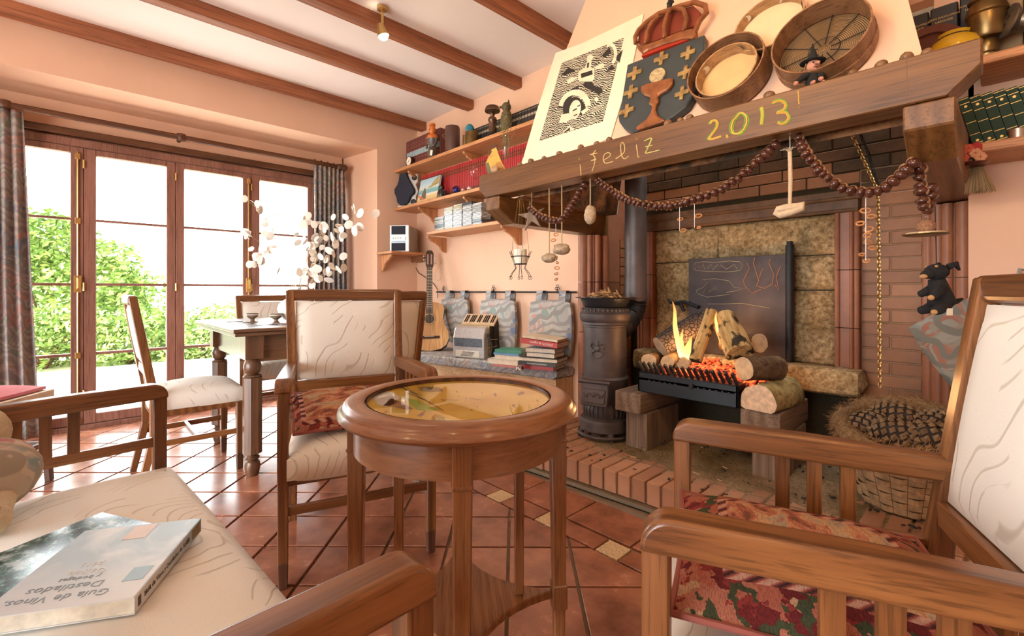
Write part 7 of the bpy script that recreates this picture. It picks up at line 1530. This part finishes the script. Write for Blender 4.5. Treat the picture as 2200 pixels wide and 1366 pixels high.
def rest_r(t_, r):     # let the rim rest on the mantel top
    M = t_.matrix_basis; c = M.translation; low = c.z - r * HU.z
    return t_
t = hthing('tambourine', 'pale tambourine hung high on the hood behind the two sieves', 'tambourine', 1657, 66, 0.004)
rr_ = 0.118; ringmesh(rr_, 0.006, 0.0, 0.045).build('rim', M_rimw, t, smooth=True, ang=40); m = MB(); m.lathe([(rr_ - 0.006, 0.004), (0, 0.004)], 48, cap=False); m.build('skin', M_skin2, t)
for a in (80, 140, 200, 265, 320, 20): jingle(t, rr_ - 0.003, R(a), 0.026)
t = hthing('sieve', 'round wooden sieve frame with a small tambourine inside, beside the shield', 'sieve', 1573, 172, 0.012); rr_ = 0.137; ringmesh(rr_, 0.005, 0.0, 0.085).build('rim', M_rimd, t, smooth=True, ang=40); m = MB(); m.lathe([(rr_ - .004, 0.002), (0, 0.002)], 40, cap=False); m.build('backing', M_rimd, t)
t2 = hthing('tambourine', 'small tambourine nested inside the round sieve frame', 'tambourine', 1570, 170, 0.022); r2 = 0.110; ringmesh(r2, 0.005, 0.0, 0.058).build('rim', M_rimw, t2, smooth=True, ang=40); m = MB(); m.lathe([(r2 - .004, 0.006), (0, 0.006)], 40, cap=False); m.build('skin', M_skin, t2)
for a in (70, 150, 215, 285, 350): jingle(t2, r2 - 0.004, R(a), 0.032)
t = hthing('sieve', 'big wooden sieve with a wire mesh leaning at the right of the hood', 'sieve', 1772, 112, 0.012); rr_ = 0.138; ringmesh(rr_, 0.005, 0.0, 0.085).build('rim', M_rimd, t, smooth=True, ang=40)
ringmesh(rr_ + 0.004, 0.004, 0.0, 0.03).build('outer_hoop', M_rimd, t, smooth=True, ang=40)
m = MB(); m.lathe([(rr_ - .004, 0.006), (0, 0.006)], 44, cap=False); m.build('backing', flat('sieve_backing', (0.30, 0.18, 0.08), 0.8), t)
m = MB()
for k in range(26): r_ = 0.006 + 0.005 * k; m.tube([(r_ * cos(a), r_ * sin(a), 0.012) for a in [2 * pi * j / 30 for j in range(30)]], 0.0007, 3, closed=True)
m.build('wire_rings', M_iron, t, kind='stuff')
m = MB()
for k in range(10): a = 2 * pi * k / 10 + 0.2; m.tube([(0.02 * cos(a), 0.02 * sin(a), 0.014), (0.134 * cos(a), 0.134 * sin(a), 0.014)], 0.0016, 5)
m.tube([(0.045 * cos(a), 0.045 * sin(a), 0.0145) for a in [2 * pi * j / 24 for j in range(24)]], 0.0014, 4, closed=True); m.build('wire_spokes', M_iron, t, kind='stuff')
# ---- little witch doll
wp = at(1745, 165, Y=1.695); wt = thing('witch_doll', 'small witch doll with black pointed hat perched on the mantel', 'doll', (wp.x, 1.70, MZ), R(38))
M_blk = flat('black_cloth', (0.012, 0.011, 0.012), 0.9); M_flesh = flat('doll_flesh', (0.50, 0.22, 0.15), 0.6); M_hair = flat('straw_hair', (0.40, 0.28, 0.12), 0.9)
m = MB(); m.tube([(0, 0, 0.005), (0, 0, 0.03), (0, 0, 0.05)], [0.022, 0.02, 0.012], 12); m.tube([(-0.012, 0, 0.042), (-0.035, -0.01, 0.03), (-0.05, -0.012, 0.018)], [0.01, 0.01, 0.008], 8); m.tube([(0.012, 0, 0.042), (0.018, -0.018, 0.03), (0.01, -0.03, 0.02)], [0.01, 0.01, 0.008], 8); m.build('dress', M_blk, wt, smooth=True)
m = MB(); m.ball((0, -0.004, 0.068), (0.019, 0.018, 0.020), 14, 10); m.tube([(0, -0.02, 0.070), (0.002, -0.034, 0.066), (0.0, -0.038, 0.060)], [0.006, 0.005, 0.002], 8); m.tube([(0, -0.012, 0.053), (0, -0.022, 0.049)], [0.008, 0.004], 8); hdw = m.build('head', M_flesh, wt, smooth=True, ang=180)
m = MB(); m.ball((-0.007, -0.0195, 0.073), 0.0025, 8, 6); m.ball((0.007, -0.0195, 0.073), 0.0025, 8, 6); m.bb(-0.006, 0.006, -0.0215, -0.0195, 0.0585, 0.06); m.build('eyes_and_mouth', M_blk, hdw)
m = MB(); m.lathe([(0.0, 0.082), (0.034, 0.081), (0.036, 0.083), (0.018, 0.087), (0.012, 0.105), (0.005, 0.125), (0.002, 0.14)], 20); m.build('hat', M_blk, wt, smooth=True)
m = MB(); rw_ = random.Random(2)
for k in range(60): a = rw_.uniform(0.2, 2.94); x, y = 0.019 * cos(a), 0.017 * sin(a) * 0.6; m.tube([(x, y, 0.08), (x * 1.25, y + 0.003, 0.062), (x * 1.35, y + 0.004 * rw_.random(), 0.046)], 0.0009, 4)
m.build('hair', M_hair, wt, kind='stuff')
for c in ((-0.054, -0.013, 0.013), (0.008, -0.034, 0.014)): m = MB(); m.ball(c, (0.008, 0.008, 0.007), 8, 6); m.build('hand', M_flesh, wt, smooth=True)
for x in (-0.012, 0.016): m = MB(); m.ball((x, -0.028, 0.006), (0.007, 0.012, 0.006), 8, 6); m.build('foot', M_flesh, wt, smooth=True)
# ---- walnuts along the mantel top
M_nut = flat('nut_shell', (0.20, 0.10, 0.045), 0.45, var=0.35, scale=40); M_nutp = flat('pale_nut', (0.36, 0.20, 0.09), 0.5, var=0.3, scale=40); np_ = None
nuts = [(1117, 355, 'print, leftmost'), (1141, 347, 'print'), (1169, 338, 'print'), (1202, 329, 'print'), (1248, 316, 'print'), (1282, 307, 'print'), (1309, 300, 'print'), (1435, 264, 'shield'), (1462, 256, 'shield'), (1482, 249, 'shield'), (1653, 203, 'nested tambourine'), (1832, 150, 'big sieve'), (1893, 138, 'big sieve'), (1948, 124, 'hood edge'), (1991, 113, 'yellow pot')]
ords = ['first', 'second', 'third', 'fourth', 'fifth', 'sixth', 'seventh', 'eighth', 'ninth', 'tenth', 'eleventh', 'twelfth', 'thirteenth', 'fourteenth', 'fifteenth']
for i, (px, py, wh) in enumerate(nuts):
    p = at(px, py, Y=1.70)
    if np_ is None: m = MB(); m.ball((0, 0, 0.0135), (0.0155, 0.0145, 0.0135), 12, 9, lambda d: 1 + 0.05 * noise.noise(d * 6)); m.tube([(0.0158 * cos(a), 0.0, 0.0135 + 0.0138 * sin(a)) for a in [2 * pi * k / 20 for k in range(20)]], 0.0008, 4, closed=True); np_ = m.build('walnut', M_nut, smooth=True, ang=180); o = np_
    else: o = inst(np_)
    o.location = (p.x, 1.70, MZ); o.rotation_euler = (0, 0, i * 1.3); s_ = 1.0 + 0.12 * sin(i * 2.1); o.scale = (s_, s_, s_)
    tag(o, 'walnut on the mantel edge below the %s, %s from the left end' % (wh.split(',')[0], ords[i]), 'walnut', 'walnuts along the mantel')
# ---- garland of chestnuts
ga = thing('chestnut_garland', 'garland of threaded shiny chestnuts looped under the mantel beam', 'garland', (-1.0, 1.72, 1.45)); go = ga.location.copy()
M_chest = flat('chestnut_skin', (0.075, 0.025, 0.015), 0.18, var=0.5, scale=30); M_chestp = flat('chestnut_base', (0.34, 0.19, 0.09), 0.6)
m = MB(); m.cm = 0; m.ball((0, 0, 0), (0.0175, 0.0165, 0.0125), 12, 8); m.cm = 1; m.ball((0.0, 0.010, 0.001), (0.0115, 0.0072, 0.0105), 8, 6); cproto0 = m.build('chestnut', [M_chest, M_chestp], ga, smooth=True, ang=180); cfirst = True
rg = random.Random(9)
def swag(pts, Y, step=0.0195):
    global cfirst
    P = [at(x, y, Y=Y) for x, y in pts]; dens = []
    for i in range(len(P) - 1):
        a, b, c, d = P[max(0, i - 1)], P[i], P[i + 1], P[min(len(P) - 1, i + 2)]
        for k in range(12):
            u = k / 12; dens.append(0.5 * ((2 * b) + (c - a) * u + (2 * a - 5 * b + 4 * c - d) * u * u + (3 * b - a - 3 * c + d) * u ** 3))
    dens.append(P[-1]); m = MB(); m.tube([p - go for p in dens[::3]] + [dens[-1] - go], 0.0012, 4); m.build('cord', M_string, ga)
    acc = step
    for a, b in zip(dens[:-1], dens[1:]):
        acc += (b - a).length
        if acc >= step:
            acc = 0; o = cproto0 if cfirst else inst(cproto0); cfirst = False; o.parent = ga; o.location = a - go + Vector((rg.gauss(0, .0012), rg.gauss(0, .002), rg.gauss(0, .0012)))
            q = (b - a).to_track_quat('Z', 'Y').to_euler(); o.rotation_euler = (q.x + rg.gauss(0, .12), q.y + rg.gauss(0, .12), q.z); s_ = rg.uniform(0.9, 1.18); o.scale = (s_, s_, s_)
swag([(1140, 448), (1160, 463), (1190, 474), (1210, 468), (1230, 440), (1247, 410), (1258, 394)], 1.73)
swag([(1282, 388), (1300, 400), (1340, 425), (1390, 440), (1435, 443), (1480, 433), (1540, 412), (1590, 380), (1630, 345), (1655, 322), (1676, 302)], 1.72)
swag([(1717, 296), (1726, 320), (1752, 355), (1790, 392), (1840, 413), (1880, 412), (1915, 395), (1945, 368), (1966, 344)], 1.72)
swag([(1974, 365), (1978, 400), (1983, 435), (1990, 452)], 1.76, 0.020); swag([(1992, 452), (1998, 430), (2001, 400)], 1.78, 0.020)
# ---- hung stones and other small hangings
UND = 1.506
def cordpts(px, py, Y, name, label, cat, r=0.0018, mat=None, zt=UND, group=None):
    p = at(px, py, Y=Y); t_ = thing(name, label, cat, p, group=group); m = MB(); m.tube([(0, 0, 0), (0.001, 0, (zt - p.z) * 0.5), (0, 0, zt - p.z)], r, 5); m.build('cord', mat or M_string, t_); return t_, p
M_pumice = flat('pitted_stone', (0.40, 0.30, 0.20), 0.9, var=0.35, scale=55, bump=0.8)
for px, py, Y, rx, rz, lab in ((1268, 444, 1.72, 0.030, 0.042, 'pitted stone hung alone beside the left swag of chestnuts'), (1180, 545, 1.73, 0.043, 0.024, 'lower pitted stone of the hanging pair'), (1207, 524, 1.725, 0.046, 0.028, 'upper pitted stone of the hanging pair')):
    t, p = cordpts(px, py, Y, 'hanging_stone', lab, 'stone', 0.003, group='holed stones hung from the mantel')
    m = MB(); m.ball((0, 0, -rz * 0.9), (rx, rx * 0.8, rz), 16, 12, lambda d: 1 + 0.16 * noise.noise(d * 1.7 + Vector((px, 0, 0))) + 0.05 * noise.noise(d * 6)); m.build('stone', M_pumice, t, smooth=True, ang=180)
t, p = cordpts(1142, 450, 1.74, 'wooden_star', 'weathered wooden star hung near the left end of the mantel', 'star', 0.0015)
m = MB(); pts = [(0.085 * (1 if k % 2 == 0 else 0.32) * cos(R(25 + 36 * k)), -0.035 + 0.085 * (1 if k % 2 == 0 else 0.32) * sin(R(25 + 36 * k))) for k in range(10)]; m.M = Matrix.Rotation(R(15), 4, 'Z'); m.prism(pts, 'y', -0.006, 0.006); m.build('star', M_block['z'], t, bevel=0.003)
# candle in a wire cradle
t, p = cordpts(1118, 548, 1.72, 'hanging_candle_holder', 'white candle in a curly wire cradle hung under the mantel', 'candle holder', 0.0001)
m = MB(); m.lathe([(0.033, -0.045), (0.034, 0.03), (0.028, 0.032), (0, 0.026)], 24); m.build('candle', flat('candle_wax', (0.78, 0.74, 0.62), 0.4, var=0.05), t, smooth=True, ang=40)
m = MB(); m.tube([(0.05 * cos(a), 0.05 * sin(a), -0.008) for a in [2 * pi * k / 20 for k in range(20)]], 0.0022, 5, closed=True); m.tube([(0.034 * cos(a), 0.034 * sin(a), -0.047) for a in [2 * pi * k / 16 for k in range(16)]], 0.0022, 5, closed=True)
for k in range(6):
    a = k * pi / 3 + 0.4; c, s_ = cos(a), sin(a); m.tube([(0.062 * c, 0.062 * s_, 0.02), (0.05 * c, 0.05 * s_, -0.008), (0.034 * c, 0.034 * s_, -0.047), (0.028 * c, 0.028 * s_, -0.07), (0.05 * c, 0.05 * s_, -0.095), (0.06 * c, 0.06 * s_, -0.115)], 0.0016, 5); m.tube([(0.06 * c + 0.007 * cos(b), 0.06 * s_, -0.120 + 0.008 * sin(b)) for b in [2 * pi * q / 10 for q in range(10)]], 0.0014, 4, closed=True)
m.build('wire_cradle', M_iron, t)
for k in range(4):
    a = k * pi / 2 + 0.5; m = MB(); top = Vector((0.008 * cos(a), 0.008 * sin(a), UND - p.z)); b = Vector((0.05 * cos(a), 0.05 * sin(a), -0.008)); m.tube([b, b.lerp(top, 0.5) + Vector((0.004 * cos(a), 0.004 * sin(a), -0.01)), top], 0.0013, 4); m.build('chain', M_agedbrass, t)
# bundles of dried bits
M_dried = flat('dried_citrus', (0.46, 0.20, 0.07), 0.8, var=0.4, scale=40)
def bits(px, py0, py1, Y, name, label, n, zt=None, seed=0):
    p = at(px, py1, Y=Y); top = at(px, py0, Y=Y); t_ = thing(name, label, 'hanging ornament', p, group='dried hangings under the mantel'); m = MB(); m.tube([(0, 0, 0), (0, 0, top.z - p.z)], 0.0011, 4); m.build('thread', M_white, t_); r_ = random.Random(seed); m = MB()
    for k in range(n):
        z = (top.z - p.z) * (0.9 * k / n); c = Vector((r_.gauss(0, .008), r_.gauss(0, .006), z)); s_ = r_.uniform(0.006, 0.013); m.tube([c + Vector((s_ * cos(b) , s_ * 0.5 * sin(b + k), s_ * 0.6 * sin(b))) for b in [2 * pi * q / 8 for q in range(8)]], 0.0028, 5, closed=True)
    m.build('dried_slices', M_dried, t_, smooth=True, kind='stuff')
bits(1460, 440, 495, 1.72, 'dried_flower', 'dried orange flower on white thread in the middle swag, left one', 2, seed=1); bits(1492, 432, 490, 1.72, 'dried_flower', 'dried orange flower on white thread in the middle swag, right one', 2, seed=2)
bits(1860, 425, 560, 1.73, 'citrus_string', 'string of dried citrus slices below the right swag', 9, seed=3); bits(1194, 480, 600, 1.73, 'citrus_string', 'string of dried bits hanging between the paired stones', 9, seed=4)
# rope with a bread ring
t, p = cordpts(1697, 440, 1.72, 'rope_hanger', 'frayed thick rope carrying a stone-coloured ring', 'rope', 0.0012, M_white)
m = MB(); m.tube([(0, 0, 0.0), (0.002, 0, 0.08), (0, 0, 0.175)], [0.0055, 0.0065, 0.0065], 10); rw2 = random.Random(3)
for k in range(14): m.tube([(0, 0, 0.17), (rw2.gauss(0, .006), rw2.gauss(0, .004), 0.185), (rw2.gauss(0, .014), rw2.gauss(0, .008), 0.188)], 0.001, 4)
M_hemp = flat('hemp', (0.55, 0.42, 0.28), 0.9, bump=0.5, scale=120); m.build('rope', M_hemp, t, smooth=True)
m = MB(); q = [at(x, y, Y=1.72) - p for x, y in ((1667, 458), (1672, 450), (1690, 446), (1715, 444), (1726, 440), (1724, 446), (1700, 455), (1676, 462))]; m.tube(q, [0.010, 0.012, 0.013, 0.013, 0.012, 0.012, 0.013, 0.012], 10, closed=True); m.build('ring', M_hemp, t, smooth=True, ang=180)
# chains for the cooking pot
def chain(name, label, pts, mat, link_=0.020, r=0.0021):
    P = [Vector(p) for p in pts]; t_ = thing(name, label, 'chain', P[0], group='pot chains in the fireplace'); m = MB(); k = 0
    for a, b in zip(P[:-1], P[1:]):
        n = max(1, int((b - a).length / (link_ * 0.72))); d = (b - a).normalized(); sx = d.orthogonal().normalized(); sy = d.cross(sx)
        for i in range(n):
            c = a.lerp(b, (i + 0.5) / n) - P[0]; u = sx if k % 2 else sy; k += 1; m.tube([c + d * (link_ / 2) * sin(th) + u * (link_ * 0.26) * cos(th) for th in [2 * pi * j / 8 for j in range(8)]], r, 4, closed=True)
    m.build('links', mat, t_, smooth=True, kind='stuff'); return t_
hk = at(1886, 410, Y=2.2)
chain('pot_chain', 'brass chain sloping from the hood and hanging before the brick wall', [at(1815, 255, Y=2.15), hk, at(1889, 600, Y=2.2), at(1890, 832, Y=2.2)], M_brass); chain('pot_chain', 'dark iron chain joining the brass one behind the swag', [at(1835, 255, Y=2.3), at(1866, 330, Y=2.25), hk + Vector((0.003, 0.01, 0))], M_iron)
# beaded hanger with a knotted ball on a small plate
pp = at(1989, 506, Y=1.80); t = thing('beaded_hanger', 'fibre ball on a small plate hung by a bead chain at the right swag', 'hanging ornament', pp)
tz = at(1988, 375, Y=1.80).z - pp.z; m = MB(); zz = 0.05
while zz < tz: m.ball((0, 0, zz), 0.0026, 6, 4); zz += 0.0062
m.build('bead_chain', M_steel, t, kind='stuff')
m = MB(); m.ball((0, 0, 0.026), 0.023, 14, 10, lambda d: 1 + 0.1 * noise.noise(d * 9)); m.build('fibre_ball', flat('fibre', (0.26, 0.13, 0.07), 0.95, var=0.5, scale=160, bump=0.8), t, smooth=True, ang=180)
m = MB(); m.lathe([(0, 0.0), (0.045, 0.0), (0.054, 0.003), (0.054, 0.005), (0.04, 0.004), (0, 0.004)], 28); m.build('plate', M_agedbrass, t); m = MB(); m.lathe([(0.0, 0.0045), (0.048, 0.0055), (0.045, 0.009), (0, 0.012)], 20, cap=False); m.build('wool_pad', M_hemp, t, smooth=True)
# black plush dog on a cord
dp = at(2012, 600, Y=1.86); t = thing('plush_dog', 'black plush dog with tan muzzle dangling on a cord by the right pilaster', 'toy', dp, R(52)); zc = at(2003, 405, Y=1.86)
M_bplush = flat('black_plush', (0.010, 0.009, 0.010), 0.95, bump=0.7, scale=120); M_tan = flat('tan_plush', (0.42, 0.23, 0.09), 0.95)
m = MB(); m.tube([(0.0, 0, 0.04), (-0.004, 0, 0.18), (-0.008, 0, zc.z - dp.z)], 0.0016, 5); m.build('cord', M_black, t)
m = MB(); m.ball((0, 0, 0.022), (0.032, 0.028, 0.024), 16, 10); m.tube([(-0.015, 0, 0.02), (-0.045, -0.004, 0.012)], [0.019, 0.011], 12); m.tube([(0.0, 0, 0.0), (0.008, 0, -0.03), (0.018, 0, -0.07), (0.012, 0, -0.085)], [0.02, 0.026, 0.034, 0.02], 14)
m.tube([(0.0, -0.015, -0.025), (-0.025, -0.022, -0.045), (-0.042, -0.024, -0.052)], [0.014, 0.012, 0.011], 10); m.tube([(0.0, 0.012, -0.025), (-0.02, 0.02, -0.04), (-0.03, 0.022, -0.045)], [0.013, 0.011, 0.010], 10)
m.tube([(0.01, -0.015, -0.075), (-0.015, -0.022, -0.088), (-0.032, -0.024, -0.092)], [0.018, 0.015, 0.013], 10); m.tube([(0.015, 0.015, -0.075), (-0.01, 0.022, -0.09), (-0.026, 0.024, -0.094)], [0.017, 0.014, 0.012], 10); m.tube([(0.04, 0, -0.07), (0.065, 0, -0.066), (0.085, 0, -0.058)], [0.009, 0.008, 0.004], 8)
for y in (-0.02, 0.02): m.tube([(0.016, y, 0.036), (0.034, y * 1.3, 0.044), (0.044, y * 1.35, 0.026)], [0.010, 0.009, 0.003], 8)
m.build('body', M_bplush, t, smooth=True, ang=180)
m = MB(); m.ball((-0.047, -0.004, 0.008), (0.009, 0.011, 0.007), 10, 7); m.ball((-0.018, -0.016, 0.038), (0.005, 0.004, 0.004), 8, 5); m.ball((-0.018, 0.014, 0.038), (0.005, 0.004, 0.004), 8, 5); m.build('tan_muzzle', M_tan, t, smooth=True)
for c in ((-0.044, -0.024, -0.054), (-0.034, -0.024, -0.096)): m = MB(); m.ball(c, (0.008, 0.009, 0.008), 8, 6); m.build('tan_paw', M_tan, t, smooth=True)
m = MB(); m.bb(-0.006, 0.012, -0.036, -0.034, -0.105, -0.085); m.build('label_tag', M_paper, t)
# flowered broom hanging from the lower right shelf
bp = at(2098, 380, Y=2.24); t = thing('small_broom', 'small straw broom with red heart and flowers hung from the right shelf', 'broom', (bp.x, 2.24, bp.z)); m = MB(); rb = random.Random(6)
for k in range(150):
    a = rb.uniform(0, 2 * pi); r_ = rb.random() ** 0.5; m.tube([(0.012 * r_ * cos(a), 0.01 * r_ * sin(a), 0.045), (0.04 * r_ * cos(a) + 0.008, 0.028 * r_ * sin(a), -0.045 - 0.012 * rb.random())], 0.0012, 4)
m.build('straw_bristles', flat('broom_straw', (0.30, 0.20, 0.10), 0.9), t, kind='stuff')
hz = ZR3 - 0.036 - bp.z; m = MB(); m.tube([(0, 0, 0.04), (-0.004, 0, 0.10), (-0.006, 0, hz)], 0.008, 8); m.build('handle', M_dark['z'], t)
m = MB(); m.M = Matrix.Translation((-0.006, -0.02, 0.082)) @ Matrix.Rotation(R(-35), 4, 'Y') @ Matrix.Rotation(pi / 2, 4, 'X'); m.prism([(0, -0.03), (0.03, 0.006), (0.026, 0.024), (0.012, 0.026), (0, 0.014), (-0.012, 0.026), (-0.026, 0.024), (-0.03, 0.006)], 'z', -0.004, 0.004); m.build('red_heart', flat('red_felt', (0.42, 0.03, 0.03), 0.8), t, bevel=0.003)
m = MB(); m.lathe([(0, 0.0), (0.035, 0.0), (0.045, 0.01), (0.04, 0.012), (0, 0.006)], 18, (-0.012, -0.03, hz - 0.06)); m.build('clay_dish', M_copper, t)
for k, (dx, dz) in enumerate(((-0.02, 0.0), (0.01, 0.012), (-0.008, 0.03), (0.022, -0.004))):
    m = MB(); c = Vector((-0.012 + dx, -0.045, hz - 0.03 + dz))
    for q in range(6): a = q * pi / 3; m.ball(c + Vector((0.009 * cos(a), 0, 0.009 * sin(a))), (0.008, 0.004, 0.008), 6, 4)
    m.build('cloth_flower', flat(('coral_petal', 'peach_petal')[k % 2], ((0.52, 0.10, 0.06), (0.60, 0.30, 0.18))[k % 2], 0.8), t, smooth=True)
# ---------------------------------------------------------------- lettering becomes mesh
bpy.context.view_layer.update(); dg = bpy.context.evaluated_depsgraph_get()
for o in TEXTS:
    me = bpy.data.meshes.new_from_object(o.evaluated_get(dg)); n = bpy.data.objects.new('lettering_mesh', me); link(n, o.parent); n.matrix_basis = o.matrix_basis.copy(); n['kind'] = 'stuff'
    bpy.data.objects.remove(o); n.name = 'lettering'
